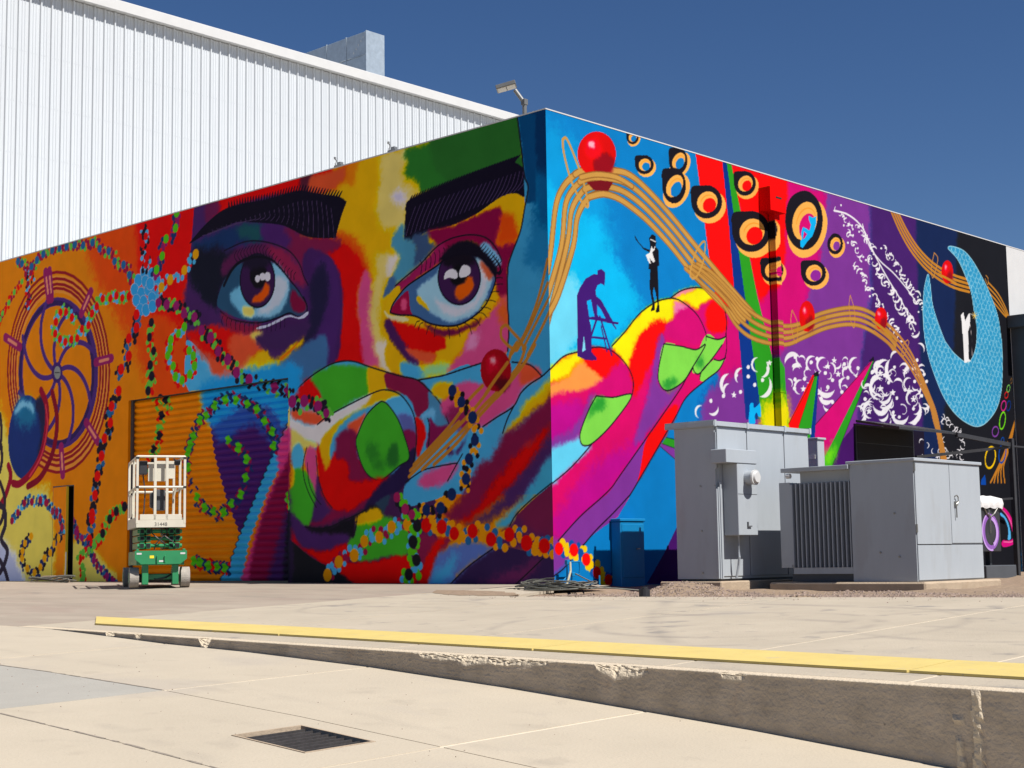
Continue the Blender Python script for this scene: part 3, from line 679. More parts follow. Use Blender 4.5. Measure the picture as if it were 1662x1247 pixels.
('l',(16,12,26),16,1,[-1968,4313,-1952,4424,-1977,4475]),
('l',(16,12,26),16,1,[-1878,4336,-1864,4445,-1887,4493]),
('l',(16,12,26),16,1,[-1789,4355,-1777,4462,-1798,4507]),
('l',(16,12,26),16,1,[-1700,4370,-1690,4476,-1709,4517]),
('l',(16,12,26),16,1,[-1612,4380,-1604,4485,-1621,4523]),
('l',(16,12,26),16,1,[-1524,4384,-1518,4488,-1533,4524]),
('l',(16,12,26),16,1,[-1437,4383,-1433,4487,-1446,4521]),
('l',(16,12,26),16,1,[-1351,4376,-1349,4479,-1360,4513]),
('l',(18,14,30),19,0,[-2847,4099,-2641,4196,-2355,4321,-2119,4467,-1933,4553,-1659,4600,-1347,4584,-1086,4503,-917,4352,-809,4164]),
('l',(16,12,26),24,0,[-2955,3735,-2886,3863,-2643,4047,-2310,4167,-2029,4258,-1845,4329,-1573,4354,-1264,4293,-1049,4151,-934,3978,-948,3855,-1102,3625,-1322,3495,-1589,3415,-1858,3422,-2178,3499,-2457,3630,-2791,3686,-2955,3735]),
('l',(16,12,26),14,1,[-924,3946,-848,3945,-797,3928]),
('l',(16,12,26),14,1,[-948,3855,-858,3857,-799,3851]),
('l',(16,12,26),14,1,[-1014,3770,-924,3770,-864,3758]),
('l',(16,12,26),14,1,[-1102,3672,-998,3663,-930,3635]),
('l',(16,12,26),14,1,[-1190,3589,-1086,3578,-1018,3544]),
('l',(16,12,26),14,1,[-1267,3535,-1163,3513,-1095,3452]),
('l',(16,12,26),14,1,[-1367,3468,-1275,3439,-1216,3357]),
('l',(16,12,26),14,1,[-1500,3421,-1421,3379,-1370,3264]),
('l',(16,12,26),14,1,[-1645,3398,-1612,3361,-1591,3249]),
('l',(16,12,26),14,1,[-1814,3393,-1794,3357,-1782,3246]),
('l',(16,12,26),14,1,[-2041,3443,-2062,3412,-2077,3302]),
('l',(16,12,26),14,1,[-2156,3464,-2198,3445,-2227,3359]),
('l',(16,12,26),14,1,[-2294,3521,-2351,3508,-2389,3434]),
('l',(16,12,26),15,1,[-2364,3553,-2421,3545,-2459,3483]),
('l',(16,12,26),14,1,[-923,4039,-838,3989,-795,4053]),
('l',(16,12,26),14,1,[-912,4028,-838,4007,-824,4085]),
('l',(16,12,26),14,1,[-902,4018,-838,4026,-853,4117]),
('l',(16,12,26),14,1,[-891,4007,-837,4045,-882,4149]),
('l',(16,12,26),14,1,[-881,3996,-837,4063,-911,4182]),
('l',(16,12,26),14,1,[-870,3985,-836,4082,-941,4214]),
('l',(16,12,26),14,1,[-860,3974,-836,4100,-970,4247]),
('p',(66,120,150),0,0,[-505,6169,-395,5251,-384,4766,-465,4497,-645,4187,-704,4010,-713,3577,-697,3271,-724,2994,-794,2818,-671,2410,65,2348,131,2959,211,6175]),
('p',(46,98,132),94,0,[-285,6285,-213,4737,-328,4356,-420,4090,151,3773,314,6152]),
('p',(26,76,112),94,0,[-307,6290,-202,5216,-190,4813,-217,4578,166,4359,314,6152]),
('p',(12,46,78),78,0,[-371,6304,-261,5468,-201,5256,183,5066,314,6152]),
('p',(20,62,96),24,0,[-497,6037,-420,5580,-374,5215,-313,5043,-371,4844,-190,4813,-185,5971]),
('l',(24,22,30),23,0,[-507,6088,-431,5583,-385,5209,-324,5037,-394,4767,-470,4498,-645,4187,-704,4010,-713,3577,-697,3271,-725,2970]),
('p',(60,34,66),0,0,[-5204,1530,-2508,1566,-2054,1070,-2070,-54,-5287,-59,-5203,1009]),
('p',(74,130,160),0,0,[-2677,2783,-2370,2747,-1933,2760,-1528,2812,-1178,2864,-711,2834,-340,2752,-142,2590,40,2685,99,2680,61,1105,-2694,1213]),
('p',(74,130,160),0,1,[-2669,1373,-2410,1465,-1841,1360,-1591,1706,-943,1729,-1378,1354,-1866,1173,-2184,1106,-2672,1060]),
('p',(74,130,160),34,1,[-2752,3019,-2397,2951,-2260,2793,-2400,2741,-2706,2818]),
('p',(120,160,120),66,1,[-2281,2924,-1801,2910,-1848,2771,-2260,2753]),
('p',(160,76,112),49,1,[-1847,2803,-1665,2991,-1354,3054,-1358,2819,-1668,2802]),
('p',(74,130,160),0,1,[-2447,2754,-2030,2748,-1358,2835,-1372,2026,-1859,2059,-2034,2437,-2216,2612]),
('p',(74,130,160),0,1,[-5042,2825,-4687,2999,-4313,3120,-4076,3157,-3869,3154,-3665,3116,-3388,3022,-3068,2925,-2730,2828,-2423,2751,-2193,2594,-1967,2384,-1817,2112,-2413,1681,-2592,1418,-3228,1398,-4528,1900,-5180,2288,-5189,2781]),
('p',(168,30,32),36,1,[-5029,2829,-4687,2996,-4526,2863,-4394,2628,-4420,2527,-4905,2652,-5098,2738]),
('p',(62,130,48),35,1,[-4674,2989,-4286,3104,-3921,3086,-3414,2991,-3391,2630,-3668,2578,-4079,2458,-4236,2393,-4394,2611,-4500,2792]),
('p',(192,156,14),26,1,[-3426,3024,-3048,2919,-3032,2798,-3070,2661,-3317,2637,-3411,2632]),
('p',(104,34,60),17,1,[-3044,2907,-2423,2747,-2193,2586,-2184,2401,-2289,2313,-2429,2243,-2544,2462,-2733,2592,-2973,2653,-3057,2734]),
('p',(70,108,134),25,1,[-2193,2578,-1967,2376,-1817,2112,-1927,2032,-2062,2089,-2106,2236,-2197,2242,-2338,2140,-2371,2239,-2219,2340]),
('p',(120,170,200),41,1,[-2336,2253,-2173,2336,-2082,2298,-2106,2204,-2244,2246,-2337,2173]),
('p',(166,34,30),25,1,[-2465,2246,-2291,2121,-2282,1929,-2436,1698,-2461,1940]),
('p',(100,32,66),25,1,[-2186,2210,-2039,2088,-1836,2089,-1950,1971,-2249,1799,-2195,2083]),
('l',(24,22,30),18,0,[-2221,2212,-2188,2082,-2214,1829]),
('l',(24,22,30),22,0,[-5042,2825,-4687,2999,-4313,3120,-4076,3157,-3869,3154,-3665,3116,-3388,3022,-3068,2925,-2730,2828,-2423,2751,-2193,2594,-1967,2384,-1817,2112]),
('p',(180,86,66),36,1,[-5189,2552,-4905,2548,-4394,2422,-4368,2335,-4554,2262,-4878,2354,-5180,2463]),
('p',(190,186,186),26,1,[-5194,2473,-5042,2383,-4688,2271,-4527,2291,-4079,2450,-3719,2553,-3316,2649,-3218,2583,-3268,2504,-3568,2461,-3976,2340,-4289,2176,-4395,1995,-4541,2029,-4769,2087,-4987,2135,-5194,2271]),
('p',(192,156,14),26,1,[-3292,2652,-3095,2672,-2876,2628,-2757,2561,-2974,2513,-3145,2524,-3343,2485,-3720,2406,-4054,2227,-4237,2002,-4259,1647,-4343,1597,-4449,1691,-4480,1983,-4289,2176,-3925,2353,-3492,2497]),
('p',(96,160,195),25,1,[-3072,2508,-2781,2563,-2639,2470,-2522,2331,-2489,2199,-2526,2025,-2714,2118,-2856,2291]),
('p',(80,86,130),42,1,[-2832,2306,-2593,2304,-2473,2134,-2468,1973,-2691,2052]),
('p',(104,34,66),25,1,[-2715,2070,-2451,2020,-2470,1796,-2611,1756]),
('p',(180,86,66),26,1,[-3874,2215,-3619,2331,-3468,2387,-3620,2147,-3684,2068]),
('p',(168,30,32),26,1,[-4554,2030,-4475,1931,-4422,1655,-4317,1591,-4186,1779,-4082,1874,-3473,1673,-2984,1452,-3328,1173,-4345,1211,-4502,1642]),
('p',(100,32,60),35,1,[-4133,1996,-4081,2094,-3848,2188,-3646,2065,-3672,1917,-3573,1678,-3424,1538,-3228,1431,-3425,1357,-3726,1337,-3929,1463,-3928,1697,-4108,1774]),
('p',(36,26,56),25,1,[-2623,1757,-2463,1812,-2500,1605,-2604,1410,-2794,1282,-3328,1173,-3033,1438,-2791,1588]),
('p',(62,130,48),0,1,[-3145,2519,-3023,2468,-2832,2273,-2691,2019,-2588,1707,-2791,1604,-3081,1456,-3228,1431,-3424,1505,-3573,1678,-3684,1968,-3620,2131,-3468,2337,-3293,2456]),
('p',(38,88,40),51,1,[-2980,1875,-2860,1917,-2802,1702,-2959,1581,-3055,1651]),
('p',(46,104,42),68,1,[-3421,1935,-3224,1890,-3225,1726,-3398,1702,-3472,1805]),
('p',(46,104,42),68,1,[-3324,1682,-3079,1717,-3129,1589,-3276,1564]),
('l',(24,22,30),19,0,[-3145,2519,-3023,2468,-2832,2273,-2691,2019,-2588,1707,-2791,1604,-3081,1456,-3228,1431,-3424,1505,-3573,1678,-3684,1968,-3620,2131,-3468,2337,-3293,2456,-3145,2519]),
('l',(24,22,30),21,0,[-4527,2291,-4368,2366,-4131,2444,-3719,2553,-3316,2649,-3095,2672,-2876,2628,-2709,2541,-2545,2365,-2465,2182,-2445,1939,-2507,1622,-2592,1418]),
('p',(194,184,112),27,1,[-5194,2254,-4769,2087,-4528,2020,-4581,1955,-4823,1952,-4932,2028,-5124,1952,-5179,1729]),
('p',(192,156,14),36,1,[-5204,1774,-5042,1678,-5028,1522,-5069,1437,-5204,1356]),
('e',(84,144,170),27,[-4981,1840,158,-9,0,-204]),
('p',(62,38,80),18,1,[-4608,1639,-4449,1393,-4240,1148,-4137,1060,-4398,917,-4583,888,-4663,1027,-4689,1506]),
('p',(168,30,32),43,1,[-4555,1910,-4422,1732,-4343,1609,-4186,1753,-3876,1703,-3827,1466,-3524,1436,-2984,1444,-3229,1292,-3526,1139,-3880,1019,-4188,1045,-4423,1290]),
('p',(102,32,60),35,1,[-4797,826,-4398,832,-4085,908,-3502,1056,-3452,1169,-3855,1001,-4188,1037,-4450,910,-4690,891]),
('p',(36,26,58),34,1,[-3130,1402,-2602,1587,-2592,1426,-2770,1305,-2987,1217,-3230,1112,-3527,1021,-3427,1152]),
('p',(42,56,72),25,1,[-3279,1114,-2987,1217,-3073,1042,-3159,939,-3329,1001]),
('p',(160,76,112),27,1,[-4769,1957,-4581,1946,-4542,1738,-4555,1500,-4577,1313,-4689,1438,-4810,1753]),
('p',(62,130,48),27,1,[-5042,1661,-4851,1651,-4689,1506,-4577,1279,-4636,1026,-4690,891,-4797,817,-5041,952,-5203,1095,-5204,1356,-5069,1454]),
('l',(24,22,30),17,0,[-4769,1975,-4851,1755,-4837,1547,-4729,1319,-4556,1100]),
('l',(24,22,30),15,0,[-4756,1750,-4721,1473,-4609,1280,-4450,1135]),
('l',(24,22,30),15,0,[-4560,1842,-4502,1498,-4371,1237,-4201,1079]),
('p',(62,38,80),35,1,[-5203,1061,-4797,817,-4557,735,-4190,727,-3831,718,-3857,603,-4087,516,-4451,496,-4878,537,-5096,747]),
('p',(22,20,28),35,1,[-4810,817,-4504,793,-4241,812,-3983,888,-3678,963,-3329,1083,-3159,939,-3665,946,-3755,651,-3907,704,-4241,728,-4583,727]),
('p',(168,30,32),35,1,[-5203,836,-5096,764,-4905,537,-4399,479,-3882,570,-3807,470,-3884,306,-4088,191,-4347,268,-4690,407,-5203,677]),
('p',(26,26,32),0,1,[-5203,672,-4690,398,-4347,273,-4088,191,-3709,1,-3709,-57,-5287,-59,-5288,665]),
('p',(62,130,48),34,1,[-3666,847,-3429,906,-3159,931,-2990,909,-2634,787,-2639,389,-2995,378,-3433,318,-3632,320,-3832,454,-3857,603,-3730,667]),
('p',(192,156,14),34,1,[-3660,942,-3305,1036,-3134,946,-3232,876,-3479,825,-3661,814]),
('p',(168,30,32),34,1,[-4088,200,-3884,298,-3582,311,-3237,316,-2639,373,-2527,-54,-3634,-56,-3734,9]),
('l',(24,22,30),19,0,[-3660,954,-3691,798,-3755,651]),
('l',(24,22,30),17,0,[-4810,826,-4504,795,-4241,812,-3983,888,-3678,966,-3477,1030]),
('p',(160,76,112),32,1,[-1642,2626,-1356,2639,-1183,2585,-630,2673,-340,2752,-146,2595,-407,2502,-533,2391,-629,2255,-935,2137,-1193,2029,-1365,2088,-1670,2266,-1895,2236,-1960,2431]),
('p',(110,40,72),65,1,[-1872,2282,-1624,2373,-1406,2246,-1278,2112,-1498,2003,-1718,2050,-1851,2154]),
('p',(192,156,14),33,1,[-2105,2643,-1776,2653,-1801,2482,-1983,2441,-2119,2524]),
('p',(180,86,66),39,1,[-494,2767,-340,2752,-158,2592,-407,2502,-520,2527,-527,2649]),
('p',(160,76,112),49,1,[-2434,1378,-2224,1504,-1659,1582,-1852,1352,-2113,1280,-2365,1312]),
('p',(62,38,74),32,1,[-1845,1830,-1813,1687,-1567,1844,-1454,2008,-1635,1708]),
('p',(188,160,30),47,1,[57,2565,-166,2406,-432,2292,-559,2121,-728,1982,-834,1898,-646,1946,-437,2082,51,2313]),
('p',(98,32,58),63,1,[-856,1869,-645,1976,-313,2148,-109,2266,51,2328,41,1899,-241,1799,-549,1638,-864,1474,-1036,1300,-1381,1161,-1556,1168,-1289,1511,-987,1663]),
('p',(98,32,58),64,1,[-1422,1325,-1074,1508,-901,1696,-445,1700,-828,1178,-1475,804,-1738,811,-1960,911,-1690,1057,-1511,1205]),
('p',(62,38,76),62,1,[44,2017,32,1546,-150,1408,-454,1334,-663,1133,-871,1141,-761,1378,-447,1617]),
('p',(62,38,76),70,1,[-325,1633,34,1612,-252,1302,-541,1046,-876,893,-1303,723,-1563,744,-1085,960,-660,1291]),
('p',(156,34,28),63,1,[-865,1406,-445,1730,-17,1970,-39,1853,-326,1573,-659,1306,-1041,1034,-1475,804,-1628,808,-1298,998]),
('p',(70,128,150),46,1,[33,1583,25,1260,-358,1055,-627,870,-754,724,-1004,745,-666,961,-314,1246,-189,1447]),
('p',(92,36,62),0,0,[25,1253,8,559,-269,579,-468,658,-692,708,-607,870,-338,1046]),
('p',(70,36,70),62,1,[-733,739,-607,855,-467,717,7,530,5,414,-678,424,-1095,445]),
('p',(46,32,62),0,1,[-1839,-7,-1528,207,-1095,445,-884,487,-677,454,-134,372,45,471,32,-50,-1884,-53]),
('p',(84,40,72),70,1,[-1316,-22,-683,186,-154,358,-626,-21]),
('p',(80,96,140),48,1,[-2313,-23,-2126,320,-1921,473,-1522,559,-1199,523,-1052,445,-1506,222,-1862,-22]),
('p',(78,136,166),73,1,[-2267,-23,-2060,195,-1700,408,-1702,285,-1973,-23]),
('p',(104,36,62),41,1,[-2443,624,-1964,614,-1696,655,-1967,443,-2194,321,-2451,-23]),
('p',(164,44,30),41,1,[-2451,-39,-2309,291,-2077,570,-1897,597,-2080,382,-2267,9]),
('l',(24,22,30),21,0,[-2394,2749,-1933,2763,-1528,2817,-1178,2864]),
('l',(24,22,30),20,0,[-648,2820,-340,2752,-142,2590]),
('l',(24,22,30),20,0,[-1193,2029,-935,2134,-639,2251,-512,2405,-346,2511,-142,2590,10,2681]),
('l',(24,22,30),20,0,[-635,2251,-746,2104,-838,1921]),
('l',(24,22,30),18,0,[-2669,1373,-2503,1450,-2316,1521,-2064,1556,-1659,1585]),
('l',(24,22,30),18,0,[-1852,1357,-1727,1510,-1569,1697]),
('l',(24,22,30),17,0,[25,1267,-358,1055,-627,870,-737,736]),
('l',(24,22,30),18,0,[-1828,1,-1484,234,-999,474]),
('l',(24,22,30),17,0,[-656,-4,-378,184,-105,375]),
('l',(138,98,52),51,0,[-2597,1450,-2175,1715,-1719,2018,-1362,2258,-1055,2512,-732,2821,-666,2952,-560,3063]),
('l',(138,98,52),52,0,[-2501,1605,-1830,2057,-1447,2390,-1183,2562]),
('l',(138,98,52),51,0,[-2339,1533,-1879,1809,-1497,2050,-1188,2291,-929,2455,-546,2757,-417,2987]),
('l',(138,98,52),51,0,[-2109,1585,-1677,1843,-1365,2088,-1016,2339,-844,2448,-463,2764,-253,3000]),
('l',(138,98,52),52,0,[-2572,1529,-1945,1923,-1628,2122]),
('l',(138,98,52),42,0,[-671,2911,-459,3117,-268,3415,-140,3687,-10,4064]),
('l',(138,98,52),42,0,[-565,2961,-354,3212,-164,3508,-17,3762]),
('l',(138,98,52),42,0,[-462,2965,-230,3274,19,3591]),
('l',(138,98,52),42,0,[-382,2881,-131,3202,15,3411]),
('l',(138,98,52),43,0,[-831,3282,-746,3306,-643,3214,-501,3076,-441,2963]),
('l',(138,98,52),43,0,[-835,3282,-834,3158,-710,3037,-586,2963]),
('e',(122,24,36),0,[-944,2744,275,-26,-5,-274]),
('e',(70,18,24),40,[-842,2555,138,-12,-2,-95]),
('e',(150,40,52),64,[-1007,2832,127,-12,-2,-108]),
('e',(196,150,160),32,[-989,2864,51,-5,-1,-49]),
('l',(138,98,52),52,0,[-732,2821,-1012,2570,-1142,2442]),
('l',(138,98,52),52,0,[-505,2738,-801,2490,-930,2409]),
('e',(206,146,84),0,[-11697,3718,1666,-156,59,-1757]),
('e',(184,120,22),0,[-11697,3718,1379,-129,48,-1432]),
('r',(112,36,42),55,0,360,[-11719,3742,1706,-160,60,-1791]),
('r',(112,36,42),55,0,360,[-11719,3742,1611,-152,56,-1672]),
('r',(112,36,42),55,0,360,[-11719,3742,1515,-143,53,-1574]),
('r',(112,36,42),55,0,360,[-11719,3742,1429,-134,50,-1498]),
('r',(64,44,92),153,0,360,[-11697,3718,1263,-118,43,-1280]),
('r',(46,34,72),87,0,360,[-11751,3723,1227,-115,42,-1260]),
('l',(66,46,96),92,0,[-11672,3707,-11439,3568,-11254,3360,-11148,3086,-11155,2767,-11306,2442]),
('l',(66,46,96),93,0,[-11685,3693,-11599,3442,-11600,3179,-11713,2929,-11953,2729,-12317,2626]),
('l',(66,46,96),94,0,[-11706,3694,-11818,3477,-12010,3312,-12286,3235,-12629,3281,-13001,3478]),
('l',(66,46,96),94,0,[-11721,3709,-11968,3654,-12242,3689,-12520,3838,-12761,4110,-12912,4495]),
('l',(66,46,96),94,0,[-11722,3729,-11959,3870,-12152,4085,-12265,4371,-12259,4703,-12101,5033]),
('l',(66,46,96),93,0,[-11709,3743,-11796,3996,-11796,4262,-11681,4512,-11443,4703,-11091,4787]),
('l',(66,46,96),92,0,[-11689,3742,-11577,3958,-11389,4119,-11123,4189,-10804,4137,-10470,3943]),
('l',(66,46,96),91,0,[-11674,3727,-11430,3781,-11167,3746,-10908,3603,-10690,3347,-10559,2990]),
('e',(58,40,84),0,[-11697,3718,185,-17,6,-187]),
('e',(110,112,110),0,[-11687,3717,107,-10,4,-116]),
('l',(40,40,44),15,0,[-11759,3724,-11615,3710]),
('l',(112,42,80),166,0,[-11928,5069,-11972,5318,-12019,5591]),
('l',(190,130,112),55,0,[-11950,5194,-12001,5478]),
('l',(112,42,80),160,0,[-10928,4677,-10787,4847,-10634,5032]),
('l',(190,130,112),53,0,[-10857,4762,-10692,4955]),
('l',(112,42,80),157,0,[-10432,3779,-10204,3789,-9959,3800]),
('l',(190,130,112),52,0,[-10317,3784,-10053,3794]),
('l',(112,42,80),158,0,[-10712,2762,-10533,2594,-10342,2412]),
('l',(190,130,112),53,0,[-10622,2678,-10415,2487]),
('l',(112,42,80),162,0,[-11516,2393,-11483,2155,-11447,1897]),
('l',(190,130,112),54,0,[-11500,2274,-11461,2004]),
('l',(112,42,80),168,0,[-12705,2940,-12899,2795,-13111,2636]),
('l',(190,130,112),56,0,[-12802,2868,-13030,2703]),
('l',(112,42,80),170,0,[-13001,4310,-13256,4423,-13535,4547]),
('l',(190,130,112),57,0,[-13128,4366,-13427,4496]),
('l',(112,42,80),166,0,[-12020,5065,-12082,5314,-12149,5587]),
('l',(190,130,112),55,0,[-12051,5189,-12122,5473]),
('e',(34,48,92),0,[-12736,2641,617,-57,-48,-759]),
('e',(44,90,118),134,[-12753,3073,382,-29,11,-281]),
('p',(110,150,170),45,1,[-13156,3125,-12909,3301,-12530,3227,-12483,3052,-12779,3204,-13069,3075]),
('p',(34,34,58),55,1,[-12448,3221,-12165,3326,-11989,2909,-12053,2449,-12365,2086,-12222,2629,-12275,2973]),
('l',(112,32,48),140,0,[-12231,3449,-12030,3166,-12017,2784,-12170,2329,-12485,2007,-12892,1813,-13145,1824]),
('l',(150,60,70),47,0,[-12059,3169,-11993,2783,-12169,2287,-12564,1926]),
('l',(100,28,42),126,0,[-11845,3384,-11680,2971,-11691,2594,-11845,2227,-12195,1887,-12619,1748]),
('l',(112,32,48),130,0,[-13329,2157,-13236,1958,-13394,1640,-13600,1431]),
('l',(44,38,48),96,0,[-13673,3120,-13607,2807,-13646,2502]),
('l',(44,38,48),96,0,[-13605,2544,-13567,2279,-13636,2064]),
('l',(44,38,48),96,0,[-13619,1865,-13433,1553,-13504,1209,-13628,1082]),
('l',(44,40,52),113,0,[-13645,1474,-13424,1336,-13395,1076,-13531,820,-13308,623,-13384,388,-13548,218]),
('l',(44,40,52),108,0,[-13557,433,-13378,260,-13259,67]),
('e',(130,150,170),0,[-9002,5150,125,-17,2,-112]),
('e',(70,134,176),0,[-9002,5150,111,-15,2,-102]),
('e',(130,150,170),0,[-8776,5079,124,-17,2,-111]),
('e',(70,134,176),0,[-8776,5079,110,-15,2,-102]),
('e',(130,150,170),0,[-9174,5033,126,-17,2,-113]),
('e',(70,134,176),0,[-9174,5033,112,-15,2,-103]),
('e',(130,150,170),0,[-8964,4985,125,-17,2,-112]),
('e',(70,134,176),0,[-8964,4985,111,-15,2,-102]),
('e',(130,150,170),0,[-8637,4961,123,-17,2,-111]),
('e',(70,134,176),0,[-8637,4961,109,-15,2,-101]),
('e',(130,150,170),0,[-9277,4886,127,-17,2,-113]),
('e',(70,134,176),0,[-9277,4886,113,-15,2,-103]),
('e',(130,150,170),0,[-9082,4801,126,-16,2,-112]),
('e',(70,134,176),0,[-9082,4801,112,-14,2,-102]),
('e',(130,150,170),0,[-8875,4834,124,-16,2,-111]),
('e',(70,134,176),0,[-8875,4834,110,-14,2,-102]),
('e',(130,150,170),0,[-8668,4807,123,-16,2,-111]),
('e',(70,134,176),0,[-8668,4807,109,-14,2,-101]),
('e',(130,150,170),0,[-9220,4699,126,-16,2,-112]),
('e',(70,134,176),0,[-9220,4699,112,-14,2,-102]),
('e',(130,150,170),0,[-9010,4652,125,-16,2,-112]),
('e',(70,134,176),0,[-9010,4652,111,-14,2,-102]),
('e',(130,150,170),0,[-8768,4681,123,-16,2,-111]),
('e',(70,134,176),0,[-8768,4681,110,-14,2,-101]),
('e',(130,150,170),0,[-9111,4525,126,-15,2,-112]),
('e',(70,134,176),0,[-9111,4525,112,-14,2,-102]),
('e',(130,150,170),0,[-8937,4504,124,-15,2,-111]),
('e',(70,134,176),0,[-8937,4504,111,-13,2,-101]),
('e',(130,150,170),0,[-8749,4540,123,-15,2,-111]),
('e',(70,134,176),0,[-8749,4540,110,-14,2,-101]),
('e',(130,150,170),0,[-8825,4926,124,-17,2,-111]),
('e',(70,134,176),0,[-8825,4926,110,-15,2,-101]),
('p',(196,128,16),0,0,[-9761,2964,-7399,3052,-7262,2487,-7143,1988,-6816,1268,-6484,752,-6714,392,-7072,-57,-9689,-61]),
('p',(62,34,84),0,0,[-7399,3052,-5165,3153,-5164,2558,-5689,1934,-6136,1280,-6484,752,-6816,1268,-7143,1988,-7262,2487]),
('p',(60,128,172),75,1,[-7400,3120,-5021,3231,-5164,2494,-5381,2291,-5901,2662,-6437,2656,-6987,2458,-7261,2448]),
('p',(52,76,132),84,1,[-7148,2470,-6515,2662,-5901,2643,-5454,2259,-5601,1993,-6204,2403,-6984,2170]),
('p',(70,134,168),0,0,[-5164,2604,-5689,1934,-6136,1280,-6484,770,-6714,392,-7072,-57,-6462,-56,-6268,636,-5820,1360,-5526,1714,-5164,2239]),
('p',(188,178,110),0,0,[-5164,2604,-5381,2272,-5164,2239]),
('p',(156,66,108),37,1,[-5164,2294,-5381,2272,-5601,1993,-5555,1669,-5820,1314,-6222,543,-6493,-56,-6188,-55,-5892,812,-5452,1346,-5164,1876]),
('p',(104,30,60),46,1,[-5164,1922,-5526,1622,-5716,1356,-5894,1087,-6117,633,-6218,-55,-5594,-54,-5378,800,-5163,1334]),
('p',(58,34,76),72,1,[-5163,1334,-5379,1071,-5480,802,-5814,-55,-5161,-54]),
('p',(28,26,40),45,1,[-5162,1064,-5306,1023,-5378,710,-5419,-54,-5161,-54]),
('l',(24,22,30),22,0,[-5193,2533,-5689,1934,-6136,1280,-6484,770,-6714,392,-7041,9]),
('c',(44,82,116),75,[(118,36,60),(84,140,64),(118,36,60)],46,0,[-13140,5925,-12988,5859,-12646,5755,-12462,5849,-12238,5926,-11933,5957,-11691,5953,-11452,5949,-11177,5940,-10904,5888,-10599,5890,-10369,5745,-10088,5661,-9900,5459,-9626,5358,-9442,5160]),
('c',(118,36,60),56,[(84,144,176),(28,24,36),(176,40,40)],39,0,[-12793,5743,-12852,5641,-12663,5636,-12761,5452,-12710,5226,-12747,5099]),
('c',(84,140,64),57,[(176,40,40),(118,36,60)],40,0,[-12975,5525,-13246,5361,-13434,5185,-13666,5013,-13750,4911]),
('c',(176,40,40),67,[(28,24,36),(84,144,176),(28,24,36)],47,0,[-9075,5932,-8966,5744,-9051,5627,-8924,5377,-8957,5262]),
('c',(76,142,44),78,[(112,40,84),(34,46,84)],47,0,[-8086,6000,-8116,5750,-8381,5614,-8485,5343,-8644,5138]),
('c',(212,160,30),88,[(84,144,176),(84,144,176),(176,40,40)],50,0,[-7552,5236,-7857,5019,-8252,4917,-8503,4823]),
('c',(112,40,84),88,[(28,24,36),(84,140,64)],50,0,[-8579,4578,-8342,4519,-8075,4467,-7859,4315,-7573,4223]),
('c',(112,40,84),90,[(28,24,36),(84,140,64),(28,24,36)],50,0,[-7376,3985,-7139,3846,-6934,3608,-6687,3453,-6459,3229,-6145,3090,-5651,2933,-5325,2866,-5102,2671,-4827,2657,-4517,2555]),
('c',(112,40,84),75,[(28,24,36),(84,140,64)],41,0,[-4500,2559,-4328,2443]),
('c',(176,40,40),74,[(84,140,64),(84,140,64),(84,144,176)],45,0,[-9452,4798,-9649,4793,-9831,4857,-10012,4829,-10253,4860,-10436,4748,-10583,4642,-10691,4448,-10900,4409,-11049,4259,-11242,4259,-11437,4238,-11617,4310,-11780,4423,-11767,4635,-11613,4787,-11434,4766,-11235,4647]),
('c',(176,40,40),91,[(44,82,116),(28,24,36)],51,0,[-9215,4458,-9210,4238,-9436,4083,-9430,3782,-9657,3584]),
('c',(176,40,40),92,[(28,24,36),(44,82,116),(28,24,36)],60,0,[-9720,3224,-9930,2981,-9959,2702,-10135,2452,-10219,2156,-10339,1820,-10404,1502,-10488,1183]),
('c',(176,40,40),93,[(44,82,116),(28,24,36),(44,82,116)],56,0,[-10485,1101,-10561,752]),
('c',(28,24,36),78,[(84,140,64),(176,40,40),(84,140,64)],47,0,[-8778,4277,-8825,4036,-8701,3797,-8799,3572,-8744,3380]),
('c',(28,24,36),81,[(84,140,64),(176,40,40),(84,140,64)],46,0,[-8751,3386,-8849,3150,-8500,2994,-8603,2731,-8658,2406,-8824,2194,-8853,1963]),
('c',(76,142,44),76,[(84,144,176),(176,40,40)],46,0,[-7844,4095,-8006,4008,-8219,3925,-8234,3791,-8299,3681,-8146,3492,-8078,3313,-7897,3239,-7687,3315,-7561,3436,-7595,3601,-7709,3698]),
('c',(76,142,44),77,[(34,46,84),(118,36,60),(34,46,84)],44,0,[-7863,2079,-7801,2207,-7722,2334,-7549,2576,-7376,2639,-7158,2781,-6880,2851,-6606,2820,-6321,2742,-6084,2642,-5894,2447,-5706,2274,-5676,2059]),
('c',(76,142,44),77,[(34,46,84),(118,36,60)],40,0,[-6798,2219,-6540,2075]),
('c',(76,142,44),77,[(34,46,84),(118,36,60),(34,46,84)],40,0,[-6540,2088,-6330,1895,-6357,1617,-6474,1360,-6713,1234,-6909,1104,-7171,1131,-7405,1194,-7613,1368,-7860,1847]),
('c',(76,142,44),77,[(34,46,84),(34,46,84),(176,40,40)],48,0,[-7679,368,-7520,338,-7301,291,-7069,271,-6870,251]),
('c',(76,142,44),70,[(176,40,40),(84,140,64)],42,0,[-5308,1297,-5280,1209]),
('c',(118,36,60),71,[(44,82,116),(84,144,176),(34,46,84)],46,0,[-13160,1145,-12955,1289,-12732,1452,-12473,1464,-12181,1489,-11977,1431,-11753,1272,-11576,1256,-11436,1159,-11353,982]),
('c',(112,40,84),64,[(34,46,84),(118,36,60),(44,82,116)],48,0,[-11087,1098,-10986,892,-10794,787,-10583,602,-10411,400,-10187,260,-10003,140,-9822,42]),
